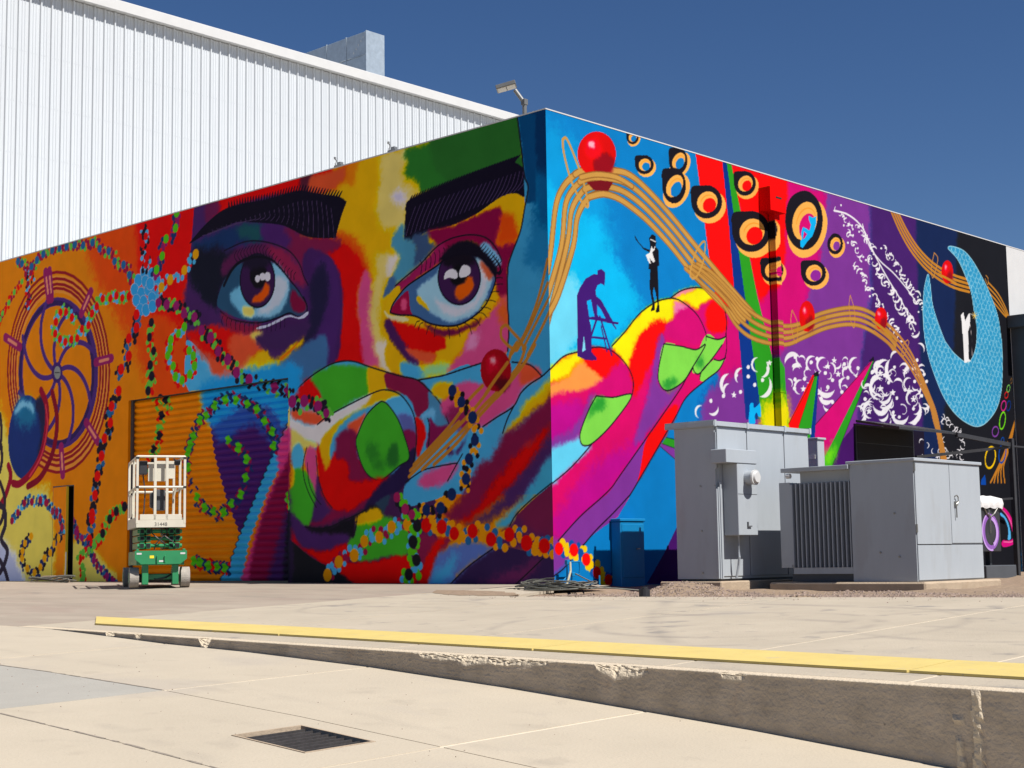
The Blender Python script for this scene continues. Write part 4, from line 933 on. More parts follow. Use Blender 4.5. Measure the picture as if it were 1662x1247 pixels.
('c',(212,160,30),71,[(34,46,84),(28,24,36)],42,0,[-12474,852,-12683,730,-12761,594,-12777,467,-12584,286,-12336,211,-12138,304,-12003,458,-11808,549,-11675,701,-11483,801]),
('c',(28,24,36),83,[(84,140,64),(176,40,40),(84,140,64)],51,0,[-9497,1278,-9743,1208,-9937,1085,-10148,853]),
('c',(84,140,64),68,[(176,40,40),(84,140,64)],48,0,[-10273,756,-10399,659,-10749,544,-10761,304,-10736,103]),
('c',(214,152,46),89,[(84,144,176),(118,36,60),(84,144,176)],49,0,[-4308,134,-4062,316,-3731,403,-3518,597,-3210,648,-2955,779,-2634,803]),
('c',(26,26,30),86,[(76,142,44),(76,142,44),(84,144,176)],54,0,[-2447,782,-2531,570,-2465,324,-2618,135]),
('c',(160,34,32),95,[(214,152,46),(44,82,116),(214,152,46)],58,0,[-2268,786,-1973,755,-1740,664,-1401,687,-1071,573,-746,627,-451,517,-152,475]),
('c',(26,38,72),81,[(214,152,46),(22,18,26),(214,152,46)],43,0,[-1744,2548,-1580,2382,-1375,2163,-1337,1861,-1450,1625,-1509,1367]),
('c',(26,38,72),85,[(214,152,46),(22,18,26),(214,152,46)],47,0,[-1777,1177,-1992,1005,-2265,991]),
('c',(120,42,74),74,[(76,142,44),(28,24,36)],45,0,[-2843,1179,-2679,1012,-2550,936]),
]
MURAL_R = [
('p',(214,46,126),73,0,[3951,6139,6694,6021,6437,4916,5843,3881,5292,3171,4318,2956,3690,2600,3356,3276,3539,4000]),
('p',(130,68,154),94,0,[6703,6142,8023,6155,7891,4495,7477,3349,7261,1275,2967,1187,3176,2565,3778,2853,4321,3002,5569,3588,6341,4806]),
('p',(74,40,110),61,0,[7968,6198,9558,6187,9508,4679,9551,2362,7280,2250,7465,3447,7872,4493]),
('p',(72,30,104),0,0,[6122,1627,7351,2450,7261,1275,6096,1251]),
('p',(24,40,82),53,0,[9472,6174,11109,6136,10960,3961,9968,1330,9122,1313,9392,2458,9422,4670]),
('p',(25,26,33),53,0,[10981,6240,13185,6158,12812,-407,6870,-257,7124,1659,9792,1744,10617,3930]),
('p',(30,24,44),0,0,[7194,2344,9424,2356,9349,1523,7128,1465]),
('p',(0,164,228),175,1,[-31,5825,376,5702,982,5450,1158,4937,1283,4318,-75,4135]),
('p',(48,196,250),128,1,[-32,4920,351,4827,957,4686,1189,4402,1498,4093,1740,3865,1882,3623,1544,3333,1215,3050,478,2923,-92,2636]),
('p',(132,226,255),141,1,[-67,3595,324,3915,598,3825,817,3323,716,3097,479,2938,-92,2636]),
('p',(255,34,40),0,0,[3177,6019,3822,6014,3935,5102,4027,4067,4072,3794,3618,3747,3452,4412]),
('p',(20,60,140),0,0,[3822,6014,3944,6000,4282,4096,4450,3343,4724,2297,4210,2269,4119,3314,4027,4067,3935,5102]),
('p',(255,34,40),55,0,[4042,6000,5519,6021,5380,4840,5299,4557,4703,4038,4601,4133]),
('p',(56,160,48),0,0,[3933,6007,4051,6001,4384,4849,4601,4122,4962,3176,5261,2932,5338,2135,4651,2102,4515,2894,4282,4096]),
('p',(246,232,24),127,0,[4582,2477,4929,2639,5308,2664,5366,2062,4586,2026]),
('p',(255,34,40),0,0,[5315,2272,5334,2060,5575,2071,6084,3062,6016,3046]),
('p',(56,160,48),0,0,[5584,2215,5817,2047,5883,2050,6166,3032,6105,3082]),
('p',(20,60,140),0,0,[5874,2013,6013,2019,6204,3057,6163,3046]),
('p',(22,16,36),0,0,[6044,3070,6189,3129,6204,3049,6068,3028]),
('p',(218,46,126),0,0,[6058,2290,7721,3380,7836,3428,6300,1813,6013,2019]),
('p',(56,160,48),0,0,[6264,1775,7827,3408,7880,3431,6420,1598,6217,1591]),
('l',(16,40,20),7,0,[7880,3431,6457,1635]),
('l',(60,14,40),7,0,[6058,2290,7797,3413]),
('l',(20,50,20),7,0,[5331,2273,6084,3059]),
('l',(30,60,20),7,0,[5585,2233,6118,3074]),
('p',(22,16,36),0,0,[7716,3410,7863,3496,7880,3424,7759,3398]),
('p',(120,220,60),95,0,[6271,1885,6412,1963,6652,1973,6495,1692,6224,1683]),
('p',(56,160,48),0,0,[2328,1921,2723,1882,2717,1744,2226,1833]),
('p',(138,70,162),0,0,[2188,1799,2226,1833,2717,1744,2707,1532]),
('l',(20,40,40),8,0,[2328,1921,2723,1882]),
('l',(20,40,40),8,0,[2226,1833,2717,1744]),
('l',(20,40,40),8,0,[2188,1793,2707,1532]),
('p',(74,30,106),0,0,[2736,985,2687,-73,1826,-30,2210,362]),
('p',(228,46,118),0,0,[-115,2606,248,2845,525,2929,902,3024,1213,3004,1391,3193,1829,3555,2170,3738,2517,3842,2903,4036,3377,4058,3713,3925,3813,3626,3777,3211,3606,2959,3257,2764,2805,2500,2524,2189,1927,1554,1562,1169,1484,1074,1257,840,824,671,565,492,85,231,-180,91]),
('p',(200,50,152),62,1,[-127,2131,598,2311,473,1971,-138,1704]),
('p',(138,70,162),54,1,[-137,1733,450,1984,739,2350,881,2390,587,1961,525,1822,-141,1587]),
('p',(124,222,255),39,1,[-141,1594,526,1830,558,1764,766,1742,366,1457,-152,1162]),
('p',(200,50,152),95,1,[1337,1720,1738,1862,1969,1968,1174,1207,690,820,72,537,-54,756,427,1205,852,1518]),
('p',(255,166,98),39,1,[-120,2413,286,2591,637,2832,1056,2649,886,2552,649,2443,281,2395,-122,2309]),
('p',(255,246,0),39,1,[-115,2591,248,2833,618,2949,697,2867,473,2742,286,2591,-118,2472]),
('p',(255,34,40),40,1,[637,2816,735,2978,902,3021,1213,3004,1392,2894,1227,2709,1032,2644]),
('p',(218,46,126),56,1,[1380,2893,1477,2870,1638,2645,1610,2454,1216,2396,881,2390,1031,2601]),
('p',(255,246,0),33,1,[1215,3065,1492,3280,1803,3551,2118,3730,2357,3814,2651,3847,2643,3672,2395,3482,2000,3377,1737,3144,1599,2814,1334,2982]),
('p',(242,138,184),43,1,[2597,3846,2811,3806,2932,3766,2573,3598]),
('p',(255,34,40),49,1,[1562,2813,1685,3093,1896,3337,2212,3498,2395,3484,2251,3176,1978,2830,1712,2492,1630,2439,1646,2598]),
('p',(218,46,126),42,1,[2394,3449,2891,3762,3188,3625,3295,3420,3059,3244,2678,3262,2359,3266,2211,2837,2081,2827]),
('p',(138,70,162),50,1,[2203,3269,2332,3232,2198,2848,2203,2654,2382,2557,2734,2706,2428,2411,1944,1967,1634,1763,1747,2099,1965,2509]),
('p',(140,224,96),0,1,[2330,3200,2702,3200,3056,3182,3282,3269,2961,2924,2734,2706,2382,2560,2203,2654,2198,2848]),
('p',(60,160,64),50,1,[2254,2642,2441,2720,2626,2701,2489,2594,2356,2568]),
('p',(255,246,0),35,1,[2531,3858,2875,4014,3322,4083,3586,3974,3312,3892,3138,3750,2921,3815]),
('p',(244,140,190),34,1,[2531,3861,2820,3997,3153,4063,2679,3888]),
('p',(255,34,40),44,1,[3306,3767,3542,3946,3669,3918,3804,3726,3763,3499,3515,3415,3348,3467]),
('p',(218,46,126),35,1,[3138,3750,3311,3861,3275,3705,3333,3457,3747,3480,3774,3431,3570,3375,3311,3401]),
('p',(140,224,96),0,1,[3289,3405,3570,3372,3774,3433,3681,3305,3442,3094,3151,2869,3040,2844,2971,2909]),
('p',(218,46,126),0,1,[3470,3087,3681,3305,3788,3418,3777,3211,3743,3126,3612,3075]),
('p',(140,224,96),0,1,[3469,3075,3612,3075,3758,3133,3606,2959,3257,2764,3119,2770,3180,2892]),
('p',(60,160,64),52,1,[3048,3015,3190,3093,3241,2997,3098,2919]),
('p',(255,34,40),33,1,[2424,2330,2611,2357,2439,2072,1980,1620,1666,1296,1835,1788,1942,1935]),
('p',(138,70,162),0,1,[1916,1918,1835,1772,1706,1359,1485,1090,1258,856,823,641,565,492,289,375,116,552,506,819,931,1065,1175,1222]),
('p',(138,70,162),46,1,[-104,525,127,542,294,524,564,486,218,217,5,101,-117,34]),
('p',(140,224,96),0,1,[881,2390,1216,2393,1610,2447,1204,2055,814,1790,626,1736,548,1793,563,1930,734,2212]),
('p',(58,164,62),48,1,[881,2375,1071,2372,1018,2229,826,2157,683,2057,782,2246]),
('l',(30,14,34),18,0,[-115,2599,-14,2655,248,2845,525,2929,902,3024,1213,3004,1477,2870,1620,2707,1645,2567,1610,2447]),
('l',(30,14,34),18,0,[881,2390,1216,2393,1610,2447,1204,2055,814,1790,626,1736,548,1793,563,1930,734,2212,881,2390]),
('l',(30,14,34),17,0,[-152,1170,3,1246,366,1457,766,1758]),
('l',(30,14,34),18,0,[94,537,507,834,932,1080,1151,1221,1325,1380,1942,1935,2620,2554,2818,2765,2977,2917]),
('l',(30,14,34),19,0,[564,477,824,671,1163,885,1461,1089,1562,1169,1927,1554,2524,2189,2805,2500,3257,2764,3606,2959,3777,3211,3791,3486]),
('l',(30,14,34),19,0,[2330,3200,2702,3200,3056,3182,3282,3269,2961,2924,2734,2706,2382,2560,2203,2654,2198,2848,2330,3200]),
('l',(30,14,34),19,0,[2971,2909,3040,2844,3151,2869,3442,3094,3681,3305]),
('l',(30,14,34),20,0,[3470,3083,3612,3075,3758,3128]),
('l',(30,14,34),19,0,[3119,2770,3180,2892,3441,3081]),
('l',(30,14,34),19,0,[1215,3065,1492,3280,1803,3551,2118,3730,2357,3814,2624,3852,2892,3782,3134,3657,3291,3453,3296,3336]),
('l',(30,14,34),19,0,[2517,3856,2765,3984,3098,4065,3377,4064,3629,3982,3765,3825,3808,3640,3774,3431]),
('l',(30,14,34),20,0,[3302,3395,3570,3373,3774,3431]),
('l',(30,14,34),17,0,[-182,21,5,106,218,217,564,486]),
('l',(150,104,58),98,0,[-14,3901,62,4236,167,4781,323,5053,548,5247]),
('l',(208,160,92),65,0,[-14,3901,62,4236,167,4781,323,5053,548,5247]),
('l',(150,104,58),99,0,[-22,3598,255,4262,350,4810,519,5055,711,5197]),
('l',(208,160,92),65,0,[-22,3598,255,4262,350,4810,519,5055,711,5197]),
('l',(150,104,58),99,0,[-79,3142,358,4277,464,4750,658,5015,828,5137]),
('l',(208,160,92),65,0,[-79,3142,358,4277,464,4750,658,5015,828,5137]),
('l',(150,104,58),99,0,[-29,3342,180,3636,485,4294,578,4690,775,4955,969,5058]),
('l',(208,160,92),65,0,[-29,3342,180,3636,485,4294,578,4690,775,4955,969,5058]),
('l',(150,104,58),102,0,[548,5247,787,5352,1372,5438,1698,5429,2077,5280,2594,4995,3126,4657,3849,4212,4536,3817]),
('l',(208,160,92),67,0,[548,5247,787,5352,1372,5438,1698,5429,2077,5280,2594,4995,3126,4657,3849,4212,4536,3817]),
('l',(150,104,58),102,0,[639,5164,895,5263,1384,5318,1701,5284,2071,5137,2579,4857,3119,4509,3843,4086,4394,3774]),
('l',(208,160,92),67,0,[639,5164,895,5263,1384,5318,1701,5284,2071,5137,2579,4857,3119,4509,3843,4086,4394,3774]),
('l',(150,104,58),102,0,[729,5081,1003,5174,1397,5197,1704,5140,2066,4995,2564,4720,3111,4360,3836,3960,4253,3730]),
('l',(208,160,92),67,0,[729,5081,1003,5174,1397,5197,1704,5140,2066,4995,2564,4720,3111,4360,3836,3960,4253,3730]),
('l',(150,104,58),102,0,[823,4995,1115,5082,1409,5073,1707,4991,2060,4849,2549,4578,3104,4207,3829,3830,4109,3686]),
('l',(208,160,92),67,0,[823,4995,1115,5082,1409,5073,1707,4991,2060,4849,2549,4578,3104,4207,3829,3830,4109,3686]),
('l',(150,104,58),73,0,[3143,4408,3477,4331,3955,4096,4330,3894,4811,3767,5312,3737,5771,3828,6319,4032,7168,4217,7750,4222,8347,4068,8674,3921]),
('l',(200,150,84),48,0,[3143,4408,3477,4331,3955,4096,4330,3894,4811,3767,5312,3737,5771,3828,6319,4032,7168,4217,7750,4222,8347,4068,8674,3921]),
('l',(150,104,58),73,0,[3049,4374,3362,4283,3866,4040,4246,3798,4723,3665,5306,3644,5788,3758,6370,3964,7174,4130,7743,4125,8339,3969,8628,3825]),
('l',(200,150,84),48,0,[3049,4374,3362,4283,3866,4040,4246,3798,4723,3665,5306,3644,5788,3758,6370,3964,7174,4130,7743,4125,8339,3969,8628,3825]),
('l',(150,104,58),73,0,[2957,4340,3248,4235,3776,3984,4162,3703,4636,3563,5300,3552,5805,3687,6422,3895,7179,4042,7735,4028,8331,3871,8581,3729]),
('l',(200,150,84),48,0,[2957,4340,3248,4235,3776,3984,4162,3703,4636,3563,5300,3552,5805,3687,6422,3895,7179,4042,7735,4028,8331,3871,8581,3729]),
('l',(150,104,58),72,0,[2862,4305,3132,4187,3685,3927,4076,3606,4547,3459,5294,3456,5822,3614,6475,3824,7184,3951,7727,3928,8322,3769,8533,3630]),
('l',(200,150,84),48,0,[2862,4305,3132,4187,3685,3927,4076,3606,4547,3459,5294,3456,5822,3614,6475,3824,7184,3951,7727,3928,8322,3769,8533,3630]),
('l',(196,136,76),48,0,[8018,4169,8538,4004,8985,3747,9280,3470,9645,3011,9863,2700,9996,2341,10160,1858]),
('l',(196,136,76),48,0,[7986,4081,8529,3905,8977,3653,9297,3365,9652,2938,9831,2651,9954,2339,10104,1856]),
('l',(196,136,76),48,0,[7955,3994,8521,3806,8969,3560,9314,3260,9658,2865,9800,2602,9913,2337,10048,1855]),
('l',(196,136,76),48,0,[7922,3905,8513,3704,8961,3464,9332,3151,9665,2790,9767,2552,9871,2334,9991,1853]),
('l',(204,140,66),49,0,[8865,6026,9159,5743,9542,5488,10023,5303,10654,5193,11314,5167]),
('l',(204,140,66),49,0,[8792,6015,9078,5725,9458,5456,9962,5247,10632,5120,11307,5095]),
('l',(204,140,66),49,0,[8720,6004,8998,5706,9375,5425,9902,5191,10611,5048,11300,5023]),
('l',(204,140,66),49,0,[8646,5992,8915,5687,9289,5392,9840,5134,10589,4973,11292,4949]),
('l',(204,140,66),37,0,[12053,5213,12413,5056,12677,4841,12826,4656]),
('l',(204,140,66),37,0,[12025,5130,12367,4985,12643,4793,12786,4652]),
('l',(204,140,66),37,0,[11998,5048,12322,4913,12609,4745,12747,4648]),
('l',(204,140,66),37,0,[11971,4966,12276,4842,12574,4697,12708,4644]),
('l',(196,130,62),43,0,[12849,2717,12603,2246,12299,1866,12313,1565]),
('l',(196,130,62),43,0,[12815,2671,12531,2199,12200,1820,12171,1561]),
('l',(196,130,62),43,0,[12781,2626,12459,2153,12101,1774,12031,1558]),
('l',(196,130,62),43,0,[12746,2580,12387,2107,12003,1728,11892,1554]),
('l',(196,130,62),43,0,[12712,2535,12316,2061,11906,1682,11753,1551]),
('l',(208,160,92),40,0,[317,5659,399,5690,555,5468,711,5181,796,4872,656,4920,475,5141,346,5462,317,5659]),
('l',(208,160,92),30,0,[3021,4188,2969,4249,3093,4535,3270,4729,3349,4723,3285,4458,3134,4236,3021,4179]),
('l',(210,150,80),16,0,[5521,4003,5655,3817,5620,3522,5527,3586,5478,3835,5521,4003]),
('l',(210,150,80),17,0,[7220,4424,7328,4196,7308,3925,7222,3974,7170,4237,7220,4424]),
('l',(210,150,80),18,0,[8996,3868,9030,3811,8854,3595,8786,3629,8871,3796,8996,3868]),
('l',(210,150,80),19,0,[10062,5496,10181,5407,10050,5139,9957,5044,9930,5207,10062,5496]),
('l',(210,150,80),19,0,[11973,5335,12060,5280,12024,5165,11942,5265]),
('e',(225,10,36),0,[999,5596,394,72,-10,-308]),
('e',(150,20,40),33,[1131,5482,217,39,-5,-155]),
('e',(240,30,60),40,[924,5659,195,36,-5,-154]),
('e',(255,190,205),24,[887,5698,66,12,-2,-52]),
('p',(120,28,36),0,0,[770,5183,1072,5258,1322,5276,1214,5138,922,5098]),
('l',(150,104,58),88,0,[665,5228,978,5321,1394,5353,1718,5286]),
('l',(208,160,92),58,0,[665,5228,978,5321,1394,5353,1718,5286]),
('e',(225,10,36),0,[5927,3951,222,23,-16,-241]),
('e',(150,20,40),38,[5997,3850,122,12,-8,-120]),
('e',(240,30,60),47,[5887,4006,110,12,-8,-120]),
('e',(255,190,205),28,[5868,4040,37,4,-3,-41]),
('l',(196,142,66),55,0,[5566,3690,5833,3770,6175,3906,6452,3981]),
('e',(225,10,36),0,[8156,4147,200,21,-15,-188]),
('e',(150,20,40),40,[8218,4069,110,11,-8,-94]),
('e',(240,30,60),50,[8120,4190,99,10,-8,-94]),
('e',(255,190,205),30,[8102,4216,34,4,-3,-32]),
('l',(196,142,66),54,0,[7888,4080,8254,3960,8474,3843]),
('e',(225,10,36),0,[10504,5213,211,26,-20,-209]),
('e',(150,20,40),43,[10568,5127,116,14,-10,-105]),
('e',(240,30,60),54,[10467,5260,105,13,-10,-105]),
('e',(255,190,205),32,[10449,5288,36,5,-3,-36]),
('l',(204,140,66),46,0,[10176,5134,10514,5091,10814,5043]),
('e',(255,190,108),0,[1785,5949,123,-14,-72,-108]),
('p',(24,20,30),0,1,[1891,5999,1885,5971,1871,5944,1848,5918,1820,5897,1787,5880,1753,5870,1718,5867,1687,5872,1660,5883,1639,5900,1627,5922,1623,5948,1623,5975,1619,6009,1637,6044,1685,6059,1725,6067,1760,6076,1795,6079,1827,6075,1854,6064,1875,6047,1887,6024]),
('e',(255,190,108),0,[1763,5972,77,-9,-47,-70]),
('r',(250,166,84),6,170,330,[1772,5966,60,-7,-37,-55]),
('e',(0,130,200),0,[1780,5957,50,-6,-31,-47]),
('e',(255,190,108),0,[2044,5603,188,-23,-95,-139]),
('p',(24,20,30),0,1,[2205,5670,2197,5634,2175,5598,2141,5564,2098,5536,2048,5514,1995,5500,1943,5496,1894,5501,1854,5514,1823,5536,1804,5565,1798,5598,1797,5633,1790,5676,1818,5723,1890,5744,1952,5755,2006,5767,2058,5772,2107,5767,2149,5754,2180,5732,2200,5703]),
('e',(255,190,108),0,[2010,5633,117,-14,-61,-90]),
('r',(250,166,84),9,170,330,[2024,5624,92,-11,-48,-71]),
('e',(0,130,200),0,[2036,5613,77,-9,-41,-60]),
('e',(255,190,108),0,[2811,5779,198,-23,-140,-200]),
('p',(24,20,30),0,1,[2982,5864,2972,5813,2949,5762,2912,5716,2866,5678,2813,5650,2757,5634,2702,5631,2652,5641,2609,5663,2577,5697,2558,5739,2552,5787,2553,5838,2546,5901,2576,5967,2653,5992,2718,6004,2775,6017,2830,6021,2881,6011,2925,5989,2957,5955,2977,5913]),
('e',(255,190,108),0,[2777,5823,123,-14,-91,-130]),
('r',(250,166,84),9,170,330,[2791,5811,96,-11,-72,-102]),
('e',(0,130,200),0,[2803,5794,81,-9,-61,-87]),
('e',(255,190,108),0,[2711,5387,252,-32,-186,-263]),
('p',(24,20,30),0,1,[2929,5496,2917,5428,2886,5362,2840,5302,2781,5252,2714,5216,2643,5196,2573,5194,2509,5208,2455,5240,2415,5285,2391,5342,2384,5405,2384,5473,2376,5557,2414,5643,2511,5674,2594,5689,2666,5706,2736,5709,2801,5695,2856,5664,2898,5619,2923,5561]),
('e',(255,190,108),0,[2668,5448,157,-20,-120,-171]),
('r',(250,166,84),12,170,330,[2686,5430,123,-15,-95,-135]),
('e',(0,130,200),0,[2701,5408,103,-13,-80,-114]),
('e',(255,190,108),0,[3490,5283,345,-44,-184,-251]),
('p',(24,20,30),0,1,[3789,5400,3773,5334,3732,5269,3669,5209,3588,5158,3497,5120,3400,5097,3304,5091,3217,5101,3143,5128,3087,5169,3053,5221,3043,5281,3043,5346,3031,5425,3081,5509,3213,5545,3325,5564,3424,5584,3520,5592,3610,5583,3686,5556,3744,5515,3779,5462]),
('e',(255,190,108),0,[3430,5338,215,-27,-119,-163]),
('r',(250,166,84),15,170,330,[3455,5323,168,-21,-94,-128]),
('e',(255,34,40),0,[3477,5302,141,-18,-79,-109]),
('e',(255,190,108),0,[4439,5730,259,-28,-146,-195]),
('p',(24,20,30),0,1,[4664,5821,4652,5771,4621,5720,4573,5674,4513,5634,4443,5604,4370,5586,4298,5581,4232,5588,4176,5609,4134,5640,4108,5680,4101,5727,4101,5777,4093,5837,4131,5903,4231,5931,4317,5945,4391,5962,4464,5968,4531,5961,4588,5941,4631,5909,4657,5869]),
('e',(255,190,108),0,[4394,5772,162,-18,-95,-127]),
('r',(250,166,84),11,170,330,[4413,5760,126,-14,-75,-100]),
('e',(255,34,40),0,[4429,5745,106,-12,-63,-85]),
('e',(255,190,108),0,[4605,4995,456,-60,-243,-316]),
('p',(24,20,30),0,1,[5001,5140,4979,5057,4924,4974,4840,4898,4734,4835,4613,4788,4485,4760,4359,4753,4244,4768,4147,4803,4074,4855,4030,4922,4017,4998,4017,5080,4002,5180,4068,5286,4242,5330,4390,5353,4520,5378,4647,5387,4765,5374,4866,5340,4943,5287,4989,5219]),
('e',(255,190,108),0,[4526,5066,284,-37,-157,-205]),
('r',(250,166,84),20,170,330,[4559,5046,222,-29,-124,-162]),
('e',(255,34,40),0,[4587,5019,186,-24,-105,-137]),
('e',(255,190,108),0,[5077,4512,280,-40,-152,-191]),
('p',(24,20,30),0,1,[5320,4596,5307,4545,5273,4495,5222,4450,5156,4412,5081,4385,5002,4369,4924,4366,4853,4376,4792,4398,4747,4431,4720,4472,4712,4519,4712,4569,4703,4631,4744,4696,4853,4720,4945,4732,5025,4746,5103,4750,5176,4741,5238,4719,5285,4686,5313,4644]),
('e',(255,190,108),0,[5028,4555,174,-25,-98,-124]),
('r',(250,166,84),12,170,330,[5049,4543,136,-20,-78,-98]),
('e',(218,46,126),0,[5066,4526,115,-17,-66,-83]),
('e',(255,190,108),0,[6233,4606,329,-45,-171,-206]),
('p',(24,20,30),0,1,[6519,4700,6503,4645,6463,4591,6403,4542,6326,4501,6238,4470,6145,4452,6053,4448,5969,4458,5899,4481,5846,4516,5814,4560,5804,4611,5805,4665,5794,4731,5843,4801,5970,4829,6078,4843,6172,4858,6265,4864,6350,4854,6423,4832,6478,4796,6511,4751]),
('e',(255,190,108),0,[6176,4653,205,-28,-110,-134]),
('r',(250,166,84),14,170,330,[6200,4640,160,-22,-87,-106]),
('e',(150,60,160),0,[6220,4622,134,-18,-74,-89]),
('e',(255,190,108),0,[6042,5345,538,15,-209,-493]),
('p',(24,20,30),0,1,[6484,5533,6457,5407,6394,5283,6301,5173,6184,5082,6051,5017,5913,4982,5777,4979,5654,5009,5551,5068,5475,5152,5430,5256,5420,5374,5442,5497,5491,5622,5578,5738,5701,5825,5836,5887,5975,5925,6113,5932,6240,5905,6347,5848,6427,5762,6474,5655]),
('e',(255,190,108),0,[5970,5447,334,10,-135,-320]),
('r',(250,166,84),20,170,330,[6004,5415,261,8,-107,-253]),
('e',(218,46,126),0,[6033,5372,219,6,-91,-214]),
('e',(255,190,108),0,[6877,5158,236,10,-68,-178]),
('p',(24,20,30),0,1,[7059,5238,7047,5192,7020,5148,6980,5107,6930,5074,6872,5049,6811,5035,6751,5033,6696,5042,6650,5063,6615,5093,6595,5130,6591,5173,6603,5217,6636,5259,6677,5296,6720,5332,6774,5360,6835,5375,6895,5378,6951,5369,6998,5349,7033,5319,7054,5281]),
('e',(255,190,108),0,[6834,5203,147,6,-44,-115]),
('r',(250,166,84),9,170,330,[6850,5192,115,5,-34,-91]),
('e',(138,70,162),0,[6863,5177,97,4,-29,-77]),
('p',(70,188,250),0,0,[6084,5548,6201,5532,6305,5571,6287,5451,6231,5330,6164,5235,6005,5120,5881,5009,5822,5020,5821,5103,5864,5146,5846,5237,5903,5342,6003,5334,6085,5312,6135,5410,6080,5486]),
('p',(218,46,126),0,0,[5932,5277,6013,5246,5931,5165,5890,5150]),
('p',(70,188,250),0,1,[4281,2218,4306,2391,4327,2496,4403,2518,4429,2450,4553,2510,4585,2529,4598,2339,4528,2335,4486,2384,4437,2330,4446,2226]),
('p',(70,36,118),0,0,[542,3664,597,3763,718,3902,886,3985,957,3986,959,4041,1044,4067,1115,4029,1104,3917,1092,3853,1026,3876,953,3844,907,3768,924,3692,1018,3656,1134,3528,1251,3398,1368,3394,1368,3371,1262,3365,1321,3311,1308,3294,1226,3364,1129,3370,1033,3376,914,3380,771,3373,804,3291,813,3184,805,2951,909,2883,896,2851,684,2841,523,2874,534,3234]),
('p',(70,188,250),0,0,[732,3609,815,3641,847,3513,879,3423,772,3404]),
('p',(70,188,250),0,0,[932,3584,1014,3530,1106,3415,939,3429]),
('p',(150,230,255),0,0,[659,3154,688,2972,617,2935]),
('l',(70,36,118),34,0,[939,3429,813,3184]),
('l',(70,36,118),31,0,[987,3434,1099,3195,1211,2948]),
('l',(70,36,118),28,0,[811,3145,1097,3156]),
('l',(70,36,118),22,0,[1007,3311,1116,2986]),
('l',(70,36,118),25,0,[772,3388,1348,3381]),
('p',(20,18,26),0,0,[1743,4628,1829,4539,1941,4474,2083,4460,2078,4542,2063,4621,2131,4689,2204,4674,2218,4577,2203,4526,2266,4485,2271,4272,2231,4258,2245,3973,2239,3825,2250,3663,2257,3631,2178,3609,2166,3629,2209,3724,2176,3883,2140,3961,2111,3876,2145,3749,2145,3643,2061,3615,2062,3635,2104,3712,2059,3870,2045,3966,2072,4197,2033,4192,2068,4426,1940,4449,1766,4563]),
('p',(250,250,250),0,0,[1976,4381,2068,4422,2111,4521,2148,4477,2204,4551,2174,4473,2121,4433,2181,4318,2141,4296,2065,4343,2088,4273,2049,4276]),
('l',(250,250,250),15,0,[2097,4610,2205,4592]),
('k',166,1.0,[6921,5784,69,11,-3,-47]),
('e',(250,248,252),0,[7047,5865,26,4,-1,-18]),
('l',(250,248,252),22,1,[7032,5758,7052,5742,7055,5721,7042,5702,7021,5688,6998,5684,6981,5687,6974,5696]),
('e',(250,248,252),0,[7095,5689,26,4,-1,-18]),
('k',308,-1.0,[7060,5666,74,11,-4,-50]),
('e',(250,248,252),0,[7127,5650,26,4,-1,-18]),
('l',(250,248,252),23,1,[7196,5679,7159,5667,7133,5647,7124,5626,7131,5609,7148,5601,7168,5602,7185,5609]),
('e',(250,248,252),0,[7250,5588,26,4,-1,-18]),
('k',40,1.0,[7212,5603,79,12,-4,-53]),
('e',(250,248,252),0,[7109,5545,26,4,-1,-18]),
('l',(250,248,252),24,1,[7362,5537,7358,5563,7337,5579,7307,5582,7278,5574,7258,5559,7251,5544,7255,5533]),
('e',(250,248,252),0,[7385,5522,26,4,-1,-18]),
('k',341,-1.0,[7218,5444,81,12,-4,-54]),
('e',(250,248,252),0,[7271,5454,26,4,-1,-18]),
('l',(250,248,252),25,1,[7571,5570,7567,5596,7544,5611,7513,5614,7484,5606,7464,5591,7457,5576,7462,5564]),
('e',(250,248,252),0,[7368,5583,26,4,-1,-18]),
('l',(250,248,252),25,1,[7268,5456,7227,5445,7198,5425,7186,5402,7191,5383,7208,5373,7230,5373,7248,5379]),
('e',(250,248,252),0,[7386,5424,26,4,-1,-18]),
('k',267,-1.0,[7595,5549,85,12,-4,-56]),
('e',(250,248,252),0,[7573,5509,27,4,-1,-18]),
('k',277,1.0,[7299,5359,85,12,-4,-57]),
('e',(250,248,252),0,[7210,5277,26,4,-1,-18]),
('l',(250,248,252),26,1,[7630,5539,7671,5538,7697,5524,7704,5503,7694,5481,7673,5466,7649,5460,7631,5462]),
('e',(250,248,252),0,[7730,5456,27,4,-1,-18]),
('l',(250,248,252),26,1,[7335,5320,7314,5292,7315,5266,7333,5249,7361,5245,7389,5251,7408,5263,7415,5277]),
('e',(250,248,252),0,[7376,5314,26,4,-1,-18]),
('k',34,-1.0,[7742,5455,89,13,-5,-59]),
('e',(250,248,252),0,[7702,5455,27,4,-1,-18]),
('k',273,1.0,[7410,5258,89,12,-5,-60]),
('e',(250,248,252),0,[7378,5265,26,4,-1,-18]),
('l',(250,248,252),27,1,[7728,5362,7724,5391,7741,5418,7772,5437,7805,5444,7830,5439,7843,5427,7842,5413]),
('e',(250,248,252),0,[7891,5365,27,4,-1,-18]),
('l',(250,248,252),27,1,[7451,5220,7427,5191,7427,5164,7445,5145,7474,5140,7503,5145,7524,5158,7532,5172]),
('e',(250,248,252),0,[7510,5227,27,4,-1,-18]),
('k',213,-1.0,[7881,5376,94,13,-5,-62]),
('e',(250,248,252),0,[7900,5354,27,4,-1,-18]),
('k',78,-1.0,[7550,5148,94,13,-5,-62]),
('e',(250,248,252),0,[7668,5105,27,4,-1,-18]),
